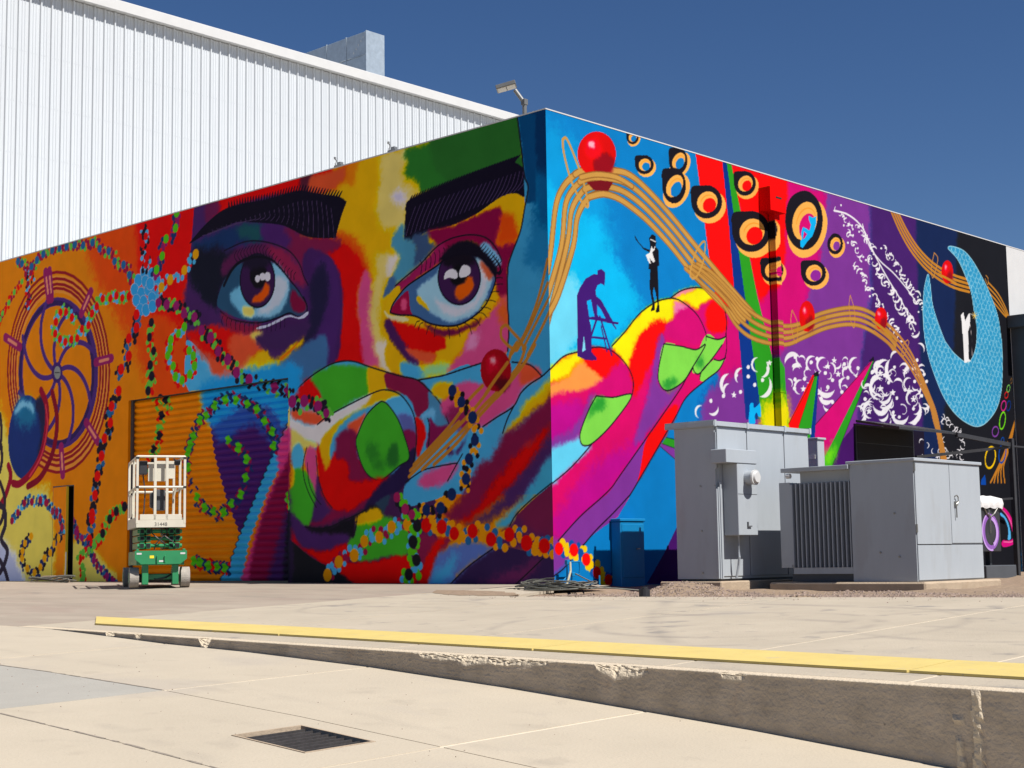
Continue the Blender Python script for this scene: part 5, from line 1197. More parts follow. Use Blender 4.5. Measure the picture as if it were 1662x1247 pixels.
('l',(250,248,252),28,1,[7912,5271,7892,5295,7895,5324,7918,5348,7950,5363,7980,5365,8000,5358,8007,5345]),
('e',(250,248,252),0,[7923,5290,27,4,-1,-18]),
('l',(250,248,252),28,1,[7613,5024,7574,5035,7556,5057,7560,5083,7580,5105,7609,5117,7634,5118,7651,5111]),
('e',(250,248,252),0,[7753,5065,27,4,-1,-18]),
('k',281,1.0,[8015,5260,98,13,-5,-64]),
('e',(250,248,252),0,[7950,5248,27,4,-1,-18]),
('k',177,1.0,[7465,4942,92,12,-5,-61]),
('e',(250,248,252),0,[7363,4920,26,3,-1,-18]),
('l',(250,248,252),31,1,[7846,5056,7816,5078,7811,5107,7828,5135,7859,5154,7892,5160,7917,5156,7929,5144]),
('e',(250,248,252),0,[8004,5197,27,4,-1,-18]),
('k',328,-1.0,[8331,5325,97,13,-5,-63]),
('e',(250,248,252),0,[8255,5328,28,4,-1,-18]),
('l',(250,248,252),28,1,[7379,4869,7397,4900,7432,4921,7470,4929,7500,4924,7516,4910,7516,4893,7504,4879]),
('e',(250,248,252),0,[7599,4894,27,3,-1,-18]),
('k',187,-1.0,[7926,5071,107,14,-6,-70]),
('e',(250,248,252),0,[7856,5097,27,4,-1,-18]),
('l',(250,248,252),29,1,[8531,5283,8499,5253,8456,5237,8417,5236,8391,5247,8382,5265,8390,5283,8407,5296]),
('e',(250,248,252),0,[8397,5352,28,4,-1,-18]),
('k',233,-1.0,[7544,4831,96,12,-5,-63]),
('e',(250,248,252),0,[7615,4811,27,3,-1,-18]),
('l',(250,248,252),32,1,[8111,5052,8077,5019,8031,5001,7988,4999,7958,5011,7948,5030,7955,5050,7974,5065]),
('e',(250,248,252),0,[7935,5113,27,4,-1,-18]),
('k',163,1.0,[8518,5226,101,13,-5,-65]),
('e',(250,248,252),0,[8570,5283,28,4,-2,-18]),
('l',(250,248,252),29,1,[7561,4822,7608,4835,7649,4831,7674,4814,7678,4792,7665,4771,7643,4758,7620,4755]),
('e',(250,248,252),0,[7664,4714,27,3,-1,-18]),
('k',19,1.0,[8066,4993,112,14,-6,-73]),
('e',(250,248,252),0,[8079,4962,27,3,-1,-18]),
('l',(250,248,252),30,1,[8544,5257,8594,5262,8632,5250,8648,5228,8642,5204,8621,5184,8594,5174,8571,5174]),
('e',(250,248,252),0,[8484,5239,28,4,-2,-18]),
('k',284,-1.0,[7675,4745,100,12,-5,-66]),
('e',(250,248,252),0,[7711,4800,27,3,-1,-18]),
('l',(250,248,252),34,1,[8193,4878,8137,4876,8098,4891,8084,4917,8093,4945,8119,4966,8149,4975,8174,4974]),
('e',(250,248,252),0,[8113,4970,28,3,-1,-18]),
('k',23,1.0,[8616,5142,105,14,-6,-68]),
('e',(250,248,252),0,[8514,5199,28,4,-2,-18]),
('l',(250,248,252),30,1,[7614,4704,7657,4727,7702,4735,7738,4727,7756,4709,7754,4687,7738,4670,7717,4661]),
('e',(250,248,252),0,[7703,4624,27,3,-1,-18]),
('k',79,1.0,[8196,4899,117,15,-6,-76]),
('e',(250,248,252),0,[8060,4871,27,3,-1,-18]),
('l',(250,248,252),31,1,[8812,5126,8782,5150,8739,5156,8696,5146,8664,5126,8651,5104,8656,5087,8673,5078]),
('e',(250,248,252),0,[8747,5123,29,4,-2,-18]),
('k',84,1.0,[7783,4643,103,12,-5,-68]),
('e',(250,248,252),0,[7735,4690,27,3,-1,-18]),
('l',(250,248,252),35,1,[8156,4834,8191,4870,8241,4892,8289,4895,8323,4883,8336,4862,8329,4840,8309,4824]),
('e',(250,248,252),0,[8139,4834,28,3,-1,-18]),
('k',8,-1.0,[8791,5051,110,14,-6,-70]),
('e',(250,248,252),0,[8730,5006,29,4,-2,-18]),
('l',(250,248,252),31,1,[7695,4561,7722,4594,7763,4614,7806,4620,7837,4611,7852,4593,7848,4574,7833,4560]),
('e',(250,248,252),0,[7933,4616,27,3,-1,-18]),
('k',158,-1.0,[8339,4783,123,15,-7,-79]),
('e',(250,248,252),0,[8453,4750,28,3,-2,-18]),
('l',(250,248,252),32,1,[8948,4966,8893,4957,8850,4966,8827,4987,8828,5012,8847,5034,8875,5047,8901,5049]),
('e',(250,248,252),0,[8840,4961,29,4,-2,-18]),
('k',266,1.0,[7878,4545,107,12,-6,-70]),
('e',(250,248,252),0,[7827,4476,27,3,-1,-18]),
('l',(250,248,252),36,1,[8305,4756,8361,4780,8417,4785,8457,4771,8474,4746,8467,4720,8444,4700,8416,4691]),
('e',(250,248,252),0,[8329,4711,28,3,-1,-18]),
('k',121,-1.0,[8966,4972,114,14,-6,-73]),
('e',(250,248,252),0,[8994,4962,29,4,-2,-18]),
('l',(250,248,252),32,1,[8039,4450,8058,4486,8050,4516,8022,4534,7985,4536,7951,4527,7929,4510,7924,4493]),
('e',(250,248,252),0,[7929,4515,27,3,-1,-18]),
('k',63,1.0,[8487,4669,129,15,-7,-83]),
('e',(250,248,252),0,[8516,4653,28,3,-2,-18]),
('l',(250,248,252),33,1,[9105,4915,9083,4878,9042,4852,8995,4841,8957,4846,8936,4862,8935,4882,8949,4898]),
('e',(250,248,252),0,[8854,4897,29,4,-2,-18]),
('k',11,1.0,[7997,4409,111,12,-6,-72]),
('e',(250,248,252),0,[8009,4377,27,3,-1,-18]),
('l',(250,248,252),38,1,[8556,4706,8603,4684,8620,4651,8606,4616,8572,4590,8532,4578,8498,4580,8479,4593]),
('e',(250,248,252),0,[8564,4661,28,3,-2,-18]),
('k',43,-1.0,[9065,4845,118,14,-7,-75]),
('e',(250,248,252),0,[9035,4815,29,3,-2,-18]),
('l',(250,248,252),33,1,[8078,4442,8119,4424,8134,4394,8122,4364,8093,4342,8059,4331,8029,4333,8013,4344]),
('e',(250,248,252),0,[8011,4333,27,3,-1,-18]),
('k',325,-1.0,[8569,4590,134,15,-7,-86]),
('e',(250,248,252),0,[8533,4623,28,3,-2,-18]),
('l',(250,248,252),34,1,[9047,4830,9046,4793,9072,4767,9114,4758,9157,4765,9189,4783,9204,4803,9200,4820]),
('e',(250,248,252),0,[9202,4827,29,3,-2,-19]),
('k',5,-1.0,[8135,4320,115,12,-6,-74]),
('e',(250,248,252),0,[8225,4387,28,3,-1,-18]),
('l',(250,248,252),39,1,[8781,4536,8738,4496,8681,4474,8626,4472,8589,4488,8576,4512,8585,4536,8608,4553]),
('e',(250,248,252),0,[8584,4547,28,3,-2,-18]),
('k',115,-1.0,[9223,4739,122,14,-7,-77]),
('e',(250,248,252),0,[9264,4785,29,3,-2,-19]),
('l',(250,248,252),34,1,[8117,4320,8105,4282,8121,4252,8156,4237,8197,4238,8232,4251,8251,4270,8253,4288]),
('e',(250,248,252),0,[8155,4210,27,3,-1,-18]),
('k',351,1.0,[8720,4480,140,15,-8,-89]),
('e',(250,248,252),0,[8652,4486,28,3,-2,-18]),
('l',(250,248,252),35,1,[9198,4649,9181,4682,9194,4718,9229,4746,9273,4759,9310,4758,9333,4745,9337,4728]),
('e',(250,248,252),0,[9152,4681,29,3,-2,-18]),
('k',42,-1.0,[8257,4225,119,12,-6,-77]),
('e',(250,248,252),0,[8232,4146,28,3,-1,-18]),
('l',(250,248,252),41,1,[8642,4431,8645,4388,8678,4359,8730,4349,8781,4359,8817,4380,8833,4405,8827,4425]),
('e',(250,248,252),0,[8916,4399,29,3,-2,-18]),
('k',308,-1.0,[9375,4661,127,14,-7,-80]),
('e',(250,248,252),0,[9285,4591,29,3,-2,-19]),
('l',(250,248,252),35,1,[8296,4254,8260,4218,8254,4183,8274,4157,8309,4146,8348,4150,8377,4164,8390,4182]),
('e',(250,248,252),0,[8236,4226,28,3,-1,-18]),
('k',83,-1.0,[8844,4378,145,16,-8,-92]),
('e',(250,248,252),0,[8815,4399,29,3,-2,-18]),
('l',(250,248,252),36,1,[9256,4569,9278,4536,9323,4521,9375,4524,9417,4541,9441,4566,9443,4588,9428,4602]),
('e',(250,248,252),0,[9412,4643,30,3,-2,-19]),
('k',196,1.0,[8421,4143,123,13,-7,-79]),
('e',(250,248,252),0,[8274,4084,28,3,-1,-18]),
('l',(250,248,252),42,1,[9029,4305,9044,4352,9022,4388,8977,4407,8924,4405,8880,4388,8856,4364,8855,4342]),
('e',(250,248,252),0,[8944,4276,29,3,-2,-18]),
('k',251,-1.0,[9474,4520,131,14,-7,-82]),
('e',(250,248,252),0,[9486,4530,30,3,-2,-19]),
('l',(250,248,252),36,1,[8559,4171,8498,4166,8447,4144,8418,4114,8415,4085,8434,4065,8463,4058,8492,4063]),
('e',(250,248,252),0,[8388,4056,28,3,-1,-18]),
('k',15,1.0,[8980,4258,151,16,-8,-96]),
('e',(250,248,252),0,[9012,4224,29,3,-2,-18]),
('l',(250,248,252),37,1,[9527,4555,9587,4549,9624,4525,9630,4493,9611,4463,9576,4443,9539,4437,9513,4443]),
('e',(250,248,252),0,[9414,4388,30,3,-2,-19]),
('k',214,-1.0,[8551,4040,127,13,-7,-81]),
('e',(250,248,252),0,[8509,4007,28,3,-2,-18]),
('l',(250,248,252),44,1,[9235,4211,9222,4256,9177,4284,9118,4288,9063,4274,9028,4248,9017,4221,9028,4201]),
('e',(250,248,252),0,[9072,4212,29,3,-2,-18]),
('k',292,-1.0,[9607,4421,135,14,-8,-84]),
('e',(250,248,252),0,[9695,4486,30,3,-2,-19]),
('l',(250,248,252),37,1,[8573,4063,8635,4063,8678,4044,8694,4015,8682,3984,8653,3962,8619,3953,8590,3956]),
('e',(250,248,252),0,[8713,4040,28,3,-2,-18]),
('k',248,1.0,[9133,4160,157,16,-9,-99]),
('e',(250,248,252),0,[9097,4201,29,3,-2,-18]),
('l',(250,248,252),38,1,[9768,4393,9752,4350,9709,4317,9655,4301,9608,4302,9578,4318,9571,4340,9583,4359]),
('e',(250,248,252),0,[9633,4378,30,3,-2,-19]),
('k',230,1.0,[8671,3936,131,13,-7,-84]),
('e',(250,248,252),0,[8741,3979,28,3,-2,-18]),
('l',(250,248,252),45,1,[9299,4175,9232,4192,9161,4185,9104,4158,9075,4123,9076,4092,9099,4072,9133,4067]),
('e',(250,248,252),0,[9135,4069,29,3,-2,-18]),
('k',240,1.0,[9723,4303,140,14,-8,-86]),
('e',(250,248,252),0,[9743,4321,30,3,-2,-19]),
('l',(250,248,252),38,1,[8837,3841,8774,3821,8716,3823,8678,3842,8666,3870,8678,3897,8706,3915,8736,3922]),
('e',(250,248,252),0,[8710,3929,28,3,-2,-18]),
('k',68,-1.0,[9248,4045,163,16,-9,-102]),
('e',(250,248,252),0,[9183,3991,29,3,-2,-18]),
('l',(250,248,252),39,1,[9671,4285,9649,4241,9663,4205,9701,4185,9750,4183,9794,4196,9820,4217,9825,4238]),
('e',(250,248,252),0,[9899,4293,30,3,-2,-19]),
('l',(250,248,252),31,0,[6830,5742,7257,5740,7683,5588,8026,5203,8452,4820,8890,4470,9251,4043]),
('l',(250,248,252),26,0,[7688,5648,7849,5337,8207,5108,8618,4961,9071,4733,9374,4523]),
('k',190,1.0,[3855,2745,223,16,-9,-162]),
('k',200,1.0,[3821,2657,140,10,-5,-102]),
('k',200,-1.0,[4155,2887,167,13,-7,-121]),
('k',180,1.3,[4557,3092,147,12,-6,-105]),
('k',20,1.0,[4645,3046,185,15,-8,-132]),
('k',30,1.0,[4631,2800,247,18,-10,-175]),
('k',250,1.0,[5500,3168,235,19,-10,-163]),
('k',270,0.7,[5589,3049,183,14,-8,-127]),
('k',160,1.0,[5702,3275,119,10,-5,-82]),
('k',200,1.4,[6029,3229,162,13,-7,-111]),
('k',200,1.4,[6331,3235,165,13,-8,-112]),
('k',340,1.0,[6532,3177,153,12,-7,-103]),
('k',60,1.0,[6747,3287,112,9,-5,-75]),
('k',200,1.0,[7054,3161,157,12,-8,-104]),
('k',190,1.3,[7314,3295,204,16,-10,-134]),
('k',100,1.0,[6413,2945,276,20,-13,-186]),
('k',100,0.8,[6404,2815,248,17,-12,-167]),
('k',190,1.4,[5673,2838,158,11,-7,-109]),
('k',330,1.0,[5353,2869,103,7,-5,-72]),
('k',100,1.0,[6460,2634,165,10,-8,-111]),
('k',200,1.0,[6969,2966,171,12,-8,-113]),
('k',60,1.0,[3408,2394,136,8,-5,-101]),
('k',200,1.2,[3125,2311,122,7,-4,-91]),
('k',200,1.3,[8050,3316,182,14,-10,-117]),
('k',190,1.5,[7991,3039,242,17,-13,-156]),
('k',60,1.0,[8160,2818,244,16,-13,-156]),
('k',190,1.6,[7697,2615,208,12,-11,-135]),
('k',330,1.2,[7329,2556,145,8,-7,-95]),
('k',260,0.8,[7646,2900,178,12,-9,-116]),
('k',60,1.0,[8066,2579,182,10,-10,-117]),
('e',(250,248,252),0,[4312,3037,41,3,-2,-30]),
('e',(250,248,252),0,[4305,2898,41,3,-2,-30]),
('e',(250,248,252),0,[4463,2788,41,3,-2,-30]),
('e',(250,248,252),0,[4008,2893,40,3,-2,-29]),
('e',(250,248,252),0,[3673,2571,39,3,-1,-29]),
('e',(250,248,252),0,[4098,2659,40,3,-2,-29]),
('e',(250,248,252),0,[3370,2484,38,2,-1,-29]),
('e',(250,248,252),0,[4666,2873,42,3,-2,-30]),
('e',(250,248,252),0,[4815,3060,42,3,-2,-30]),
('e',(250,248,252),0,[5556,3290,44,4,-2,-31]),
('e',(250,248,252),0,[5515,3151,44,4,-2,-31]),
('e',(250,248,252),0,[5874,3143,45,4,-2,-31]),
('e',(250,248,252),0,[5996,3245,46,4,-2,-31]),
('e',(250,248,252),0,[6168,3314,46,4,-2,-31]),
('e',(250,248,252),0,[5534,2945,44,3,-2,-31]),
('e',(250,248,252),0,[5509,2809,44,3,-2,-31]),
('e',(250,248,252),0,[5797,2974,45,3,-2,-31]),
('e',(250,248,252),0,[6391,3110,47,4,-2,-32]),
('e',(250,248,252),0,[6589,3014,47,3,-2,-32]),
('e',(250,248,252),0,[6815,3012,48,3,-2,-32]),
('e',(250,248,252),0,[6958,3295,48,4,-2,-32]),
('e',(250,248,252),0,[7115,3261,49,4,-2,-32]),
('e',(250,248,252),0,[7365,3261,49,4,-2,-33]),
('e',(250,248,252),0,[7048,3085,48,4,-2,-32]),
('e',(250,248,252),0,[6244,2703,46,3,-2,-31]),
('e',(250,248,252),0,[6565,2669,47,3,-2,-32]),
('e',(250,248,252),0,[6855,2846,48,3,-2,-32]),
('e',(250,248,252),0,[6444,2892,47,3,-2,-32]),
('e',(250,248,252),0,[7546,2778,50,3,-3,-33]),
('e',(250,248,252),0,[7726,2982,50,4,-3,-33]),
('e',(250,248,252),0,[7821,3239,51,4,-3,-33]),
('e',(250,248,252),0,[8193,3210,52,4,-3,-33]),
('k',57,1.2,[7275,3191,77,6,-4,-51]),
('k',288,1.4,[6987,3349,81,7,-4,-54]),
('k',285,1.0,[5733,3251,98,8,-4,-68]),
('k',40,1.1,[6380,3263,99,8,-5,-67]),
('k',35,1.1,[6389,2877,67,5,-3,-46]),
('k',154,1.4,[6987,3265,84,7,-4,-56]),
('k',179,1.2,[5879,3066,89,7,-4,-61]),
('k',47,1.4,[6968,3283,97,8,-5,-65]),
('k',73,1.5,[6152,2836,101,7,-5,-69]),
('k',37,1.1,[5900,2989,105,8,-5,-72]),
('k',97,1.2,[6177,3143,82,6,-4,-56]),
('k',90,1.1,[7338,3185,96,7,-5,-64]),
('k',61,1.2,[5821,2866,111,8,-5,-76]),
('k',22,1.4,[6485,3073,77,6,-4,-52]),
('k',246,1.2,[5585,3078,103,8,-5,-71]),
('k',318,1.3,[6927,2892,95,7,-5,-63]),
('p',(250,248,252),0,0,[3937,2657,3954,2624,4006,2626,3964,2601,3976,2567,3933,2584,3888,2561,3904,2597,3864,2616,3917,2622]),
('p',(250,248,252),0,0,[4863,3196,4881,3163,4937,3166,4892,3139,4904,3104,4859,3121,4811,3096,4828,3133,4786,3153,4842,3159]),
('p',(250,248,252),0,0,[6668,3384,6687,3348,6749,3352,6699,3323,6713,3286,6662,3304,6608,3278,6628,3317,6581,3338,6643,3345]),
('p',(250,248,252),0,0,[6471,3274,6490,3239,6551,3242,6501,3214,6515,3177,6465,3195,6412,3169,6431,3208,6385,3229,6446,3236]),
('p',(250,248,252),0,0,[6767,3177,6787,3141,6850,3144,6798,3116,6812,3078,6761,3096,6707,3071,6727,3110,6680,3131,6743,3138]),
('p',(250,248,252),0,0,[5757,2871,5775,2837,5834,2839,5786,2812,5800,2776,5752,2794,5701,2769,5720,2807,5675,2828,5734,2834]),
('p',(250,248,252),0,0,[8046,3033,8067,2996,8135,2999,8079,2970,8094,2931,8040,2950,7981,2924,8003,2965,7952,2987,8019,2993]),
('p',(250,248,252),0,0,[7663,2642,7683,2605,7749,2608,7695,2579,7710,2541,7656,2560,7599,2535,7620,2575,7571,2597,7637,2603]),
('p',(250,248,252),0,0,[8049,3296,8070,3259,8137,3262,8082,3233,8097,3194,8042,3213,7984,3185,8005,3227,7954,3248,8022,3255]),
('p',(255,34,40),0,0,[5315,2272,5334,2060,5575,2071,6084,3062,6016,3046]),
('p',(56,160,48),0,0,[5584,2215,5817,2047,5883,2050,6166,3032,6105,3082]),
('p',(20,60,140),0,0,[5874,2013,6013,2019,6204,3057,6163,3046]),
('p',(22,16,36),0,0,[6044,3070,6189,3129,6204,3049,6068,3028]),
('p',(218,46,126),0,0,[6058,2290,7721,3380,7836,3428,6300,1813,6013,2019]),
('p',(56,160,48),0,0,[6264,1775,7827,3408,7880,3431,6420,1598,6217,1591]),
('l',(16,40,20),7,0,[7880,3431,6457,1635]),
('l',(60,14,40),7,0,[6058,2290,7797,3413]),
('l',(20,50,20),7,0,[5331,2273,6084,3059]),
('l',(30,60,20),7,0,[5585,2233,6118,3074]),
('p',(22,16,36),0,0,[7716,3410,7863,3496,7880,3424,7759,3398]),
('p',(120,220,60),95,0,[6271,1885,6412,1963,6652,1973,6495,1692,6224,1683]),
('k',200,1.3,[8210,3286,277,22,-15,-177]),
('k',230,1.0,[8575,3532,157,13,-8,-100]),
('k',170,0.8,[8636,3339,379,30,-20,-239]),
('k',190,1.6,[7997,2978,273,19,-14,-175]),
('k',60,1.2,[8140,2891,214,14,-11,-137]),
('k',100,1.0,[8053,2750,274,17,-14,-175]),
('k',190,1.6,[7670,2592,178,10,-9,-115]),
('k',100,1.2,[8653,2630,283,16,-15,-178]),
('k',200,1.4,[9069,2893,193,13,-11,-120]),
('k',30,1.0,[8972,2688,353,21,-19,-219]),
('k',300,1.4,[8833,3354,159,12,-9,-100]),
('k',200,1.4,[8970,3126,160,11,-9,-100]),
('k',20,1.0,[9204,3062,162,11,-9,-101]),
('k',100,1.0,[8408,2459,185,10,-10,-118]),
('k',60,0.8,[7916,2433,210,11,-11,-135]),
('k',0,1.2,[7337,2515,174,10,-9,-114]),
('k',280,1.0,[8614,3080,157,11,-8,-99]),
('k',220,1.0,[9024,3289,193,15,-11,-121]),
('k',320,1.0,[9385,3742,164,14,-9,-102]),
('k',250,1.0,[9436,3401,131,10,-7,-81]),
('k',60,1.0,[9507,2841,164,10,-9,-101]),
('k',330,1.0,[9370,2671,130,8,-7,-81]),
('e',(250,248,252),0,[8205,3217,46,3,-2,-29]),
('e',(250,248,252),0,[8309,3098,46,3,-2,-30]),
('e',(250,248,252),0,[8523,3369,47,4,-3,-30]),
('e',(250,248,252),0,[7794,3225,45,3,-2,-29]),
('e',(250,248,252),0,[7556,2776,44,3,-2,-29]),
('e',(250,248,252),0,[7513,2459,44,2,-2,-29]),
('e',(250,248,252),0,[8099,2617,45,3,-2,-29]),
('e',(250,248,252),0,[7963,2561,45,3,-2,-29]),
('e',(250,248,252),0,[8421,2616,46,3,-2,-29]),
('e',(250,248,252),0,[9093,2715,48,3,-3,-30]),
('e',(250,248,252),0,[8843,3017,47,3,-3,-30]),
('e',(250,248,252),0,[9174,3180,48,4,-3,-30]),
('e',(250,248,252),0,[9510,3326,49,4,-3,-31]),
('e',(250,248,252),0,[9581,3210,49,4,-3,-31]),
('e',(250,248,252),0,[9395,2954,49,3,-3,-30]),
('e',(250,248,252),0,[9579,2744,49,3,-3,-30]),
('e',(250,248,252),0,[9112,3376,48,4,-3,-30]),
('e',(250,248,252),0,[9287,3551,49,4,-3,-30]),
('e',(250,248,252),0,[8608,2548,47,3,-3,-30]),
('e',(250,248,252),0,[8557,2860,47,3,-3,-30]),
('l',(250,248,252),21,1,[8243,2926,8159,2869,8059,2846,7972,2856,7920,2891,7909,2935,7933,2974,7977,2997]),
('l',(250,248,252),22,1,[8767,3109,8770,3055,8811,3018,8874,3004,8937,3013,8982,3038,9001,3068,8994,3092]),
('l',(250,248,252),21,1,[7582,2496,7539,2535,7537,2582,7568,2622,7619,2646,7670,2650,7708,2638,7723,2617]),
('l',(250,248,252),22,1,[8909,3418,8947,3385,8949,3345,8920,3310,8876,3289,8830,3284,8798,3294,8785,3312]),
('l',(250,248,252),22,1,[9097,2755,9185,2785,9239,2833,9249,2882,9220,2919,9170,2936,9117,2932,9078,2914]),
('l',(250,248,252),22,1,[8332,3270,8388,3309,8456,3325,8516,3319,8552,3296,8560,3266,8543,3239,8513,3223]),
('l',(250,248,252),21,1,[8339,2575,8324,2621,8278,2649,8218,2655,8165,2641,8131,2616,8122,2590,8134,2570]),
('l',(250,248,252),22,1,[8679,2762,8771,2763,8837,2736,8865,2694,8853,2651,8813,2619,8764,2605,8722,2609]),
('k',48,1.3,[8202,2459,124,7,-7,-79]),
('k',121,1.3,[8225,2960,123,8,-6,-79]),
('k',265,1.2,[7931,2794,130,8,-7,-84]),
('k',355,1.1,[8013,2837,101,7,-5,-65]),
('k',311,1.1,[9379,3312,135,10,-8,-84]),
('k',38,1.4,[8338,2748,98,6,-5,-63]),
('k',187,1.1,[8470,3294,72,6,-4,-46]),
('k',326,1.2,[9156,3376,72,6,-4,-45]),
('k',337,1.0,[9203,2949,140,9,-8,-87]),
('k',250,1.5,[8050,3263,136,11,-7,-88]),
('k',338,1.3,[9465,2734,141,8,-8,-87]),
('k',78,1.3,[9094,2522,107,6,-6,-67]),
('k',289,1.0,[7578,2848,91,6,-5,-60]),
('k',315,1.2,[8125,3144,115,9,-6,-74]),
('k',115,1.1,[9196,3103,110,8,-6,-69]),
('k',193,1.2,[9279,2920,92,6,-5,-57]),
('k',219,1.1,[7525,2623,126,8,-6,-82]),
('k',105,1.4,[8331,3264,80,6,-4,-51]),
('k',38,1.1,[9160,2714,143,9,-8,-89]),
('k',147,1.3,[7568,3023,110,8,-6,-72]),
('k',295,1.0,[9262,3249,90,7,-5,-56]),
('k',78,1.0,[9379,3194,74,5,-4,-46]),
('k',221,1.1,[9232,3488,75,6,-4,-47]),
('k',262,1.1,[8111,2658,98,6,-5,-63]),
('k',43,1.0,[7737,2998,125,9,-6,-81]),
('k',177,1.3,[7767,2738,115,7,-6,-74]),
('p',(250,248,252),0,0,[8060,3298,8082,3258,8155,3262,8096,3230,8112,3189,8053,3209,7991,3180,8014,3224,7959,3247,8032,3254]),
('p',(250,248,252),0,0,[8040,3043,8062,3004,8134,3007,8075,2976,8091,2935,8032,2955,7970,2926,7993,2970,7939,2993,8011,3000]),
('p',(250,248,252),0,0,[8434,3003,8457,2963,8531,2966,8470,2934,8487,2893,8427,2913,8363,2885,8387,2929,8331,2952,8405,2959]),
('p',(250,248,252),0,0,[7656,2652,7678,2613,7748,2615,7691,2585,7706,2544,7649,2565,7589,2537,7611,2580,7558,2604,7628,2610]),
('p',(250,248,252),0,0,[8966,3069,8989,3029,9065,3032,9002,3000,9019,2958,8958,2978,8892,2949,8916,2994,8859,3018,8935,3025]),
('p',(250,248,252),0,0,[8876,3401,8899,3361,8975,3365,8913,3332,8930,3290,8868,3310,8803,3281,8827,3326,8770,3349,8846,3357]),
('p',(250,248,252),0,0,[9113,2940,9136,2899,9213,2902,9150,2870,9167,2828,9105,2848,9039,2819,9063,2864,9006,2889,9082,2896]),
('p',(250,248,252),0,0,[8421,2620,8444,2580,8518,2582,8457,2551,8473,2510,8414,2531,8351,2503,8374,2547,8319,2571,8392,2577]),
('k',217,1.2,[10001,2000,81,3,-5,-49]),
('k',357,1.2,[9483,2119,78,3,-4,-48]),
('k',62,1.2,[9922,2020,80,3,-5,-49]),
('k',57,1.2,[10304,2028,82,3,-5,-49]),
('k',124,1.2,[10773,2153,84,4,-5,-50]),
('k',301,1.2,[10300,1950,82,3,-5,-49]),
('k',174,1.2,[10133,2244,81,4,-5,-49]),
('k',72,1.2,[10206,1976,82,3,-5,-49]),
('k',247,1.2,[9951,2034,80,3,-5,-49]),
('k',40,1.2,[9256,1927,77,3,-4,-48]),
('k',220,1.2,[10605,1981,83,3,-5,-50]),
('k',139,1.2,[10088,2140,81,3,-5,-49]),
('k',167,1.2,[10729,2059,84,3,-5,-50]),
('k',336,1.2,[9762,1905,80,3,-5,-49]),
('k',128,1.2,[10724,1964,84,3,-5,-50]),
('k',328,1.2,[10576,2042,83,3,-5,-50]),
('k',288,1.2,[10402,1985,82,3,-5,-49]),
('k',27,1.2,[10139,2022,81,3,-5,-49]),
('k',33,1.2,[9811,1972,80,3,-5,-49]),
('k',162,1.2,[9726,2030,79,3,-5,-49]),
('k',239,1.2,[9320,2168,78,3,-4,-48]),
('k',326,1.2,[10091,2057,81,3,-5,-49]),
('k',318,1.2,[10762,2188,84,4,-5,-50]),
('k',36,1.2,[10048,2037,81,3,-5,-49]),
('k',338,1.2,[9834,1923,80,3,-5,-49]),
('k',345,1.2,[9880,2167,80,3,-5,-49]),
('k',12,1.2,[10020,2592,74,4,-4,-45]),
('k',1,1.2,[10083,2641,74,4,-4,-45]),
('k',165,1.2,[10116,2552,75,4,-4,-45]),
('k',315,1.2,[10144,2556,75,4,-4,-45]),
('k',280,1.2,[10243,2585,75,4,-4,-45]),
('k',271,1.2,[10291,2544,75,4,-4,-45]),
('k',139,1.2,[10280,2547,75,4,-4,-45]),
('k',240,1.2,[10400,2480,76,4,-4,-46]),
('k',22,1.2,[10440,2457,76,4,-4,-46]),
('k',77,1.2,[10495,2432,76,4,-4,-46]),
('k',10,1.2,[10522,2443,76,4,-4,-46]),
('k',225,1.2,[10591,2435,76,4,-5,-46]),
('k',189,1.2,[10636,2354,77,4,-5,-46]),
('k',40,1.2,[10664,2428,77,4,-5,-46]),
('k',189,1.2,[10736,2390,77,4,-5,-46]),
('k',75,1.2,[10731,2304,77,4,-5,-46]),
('l',(196,136,76),52,0,[8018,4169,8538,4004,8985,3747,9280,3470,9645,3011,9863,2700,9996,2341,10160,1858]),
('l',(196,136,76),52,0,[7986,4081,8529,3905,8977,3653,9297,3365,9652,2938,9831,2651,9954,2339,10104,1856]),
('l',(196,136,76),52,0,[7955,3994,8521,3806,8969,3560,9314,3260,9658,2865,9800,2602,9913,2337,10048,1855]),
('l',(196,136,76),52,0,[7922,3905,8513,3704,8961,3464,9332,3151,9665,2790,9767,2552,9871,2334,9991,1853]),
('e',(225,10,36),0,[8156,4147,200,21,-15,-188]),
('e',(150,20,40),40,[8218,4069,110,11,-8,-94]),
('e',(240,30,60),50,[8120,4190,99,10,-8,-94]),
('e',(255,190,205),30,[8102,4216,34,4,-3,-32]),
('l',(196,142,66),54,0,[7888,4080,8254,3960,8474,3843]),
('m',(74,160,204),(166,220,238),[10568,5649,10703,5700,11143,5684,11488,5535,11827,5273,12121,4979,12367,4631,12457,4243,12482,4124,12453,3682,12356,3237,12130,2897,11732,2638,11358,2533,10962,2575,10541,2719,10181,2965,9917,3275,9701,3626,9588,3964,9562,4349,9592,4588,9656,4842,9803,5087,9869,4909,9914,4583,10056,4307,10280,3997,10359,3931,10645,3769,11071,3652,11308,3783,11469,4032,11512,4359,11440,4632,11361,4957,11164,5235,10923,5483,10693,5592]),
('p',(250,250,252),0,0,[10935,4493,11029,4549,11085,4402,11194,4516,11252,4558,11285,4529,11252,4333,11173,4219,11150,3727,11227,3695,10982,3641,10972,3987,10958,4283]),
('l',(240,236,220),8,0,[11252,4552,11431,4545]),
('l',(200,190,190),6,0,[11256,4376,11298,4124,11287,3802]),
('l',(250,215,120),11,0,[11457,4534,11558,4545]),
('l',(250,215,120),11,0,[11457,4534,11523,4489]),
('l',(250,215,120),11,0,[11457,4534,11450,4460]),
('l',(250,215,120),11,0,[11457,4534,11381,4475]),
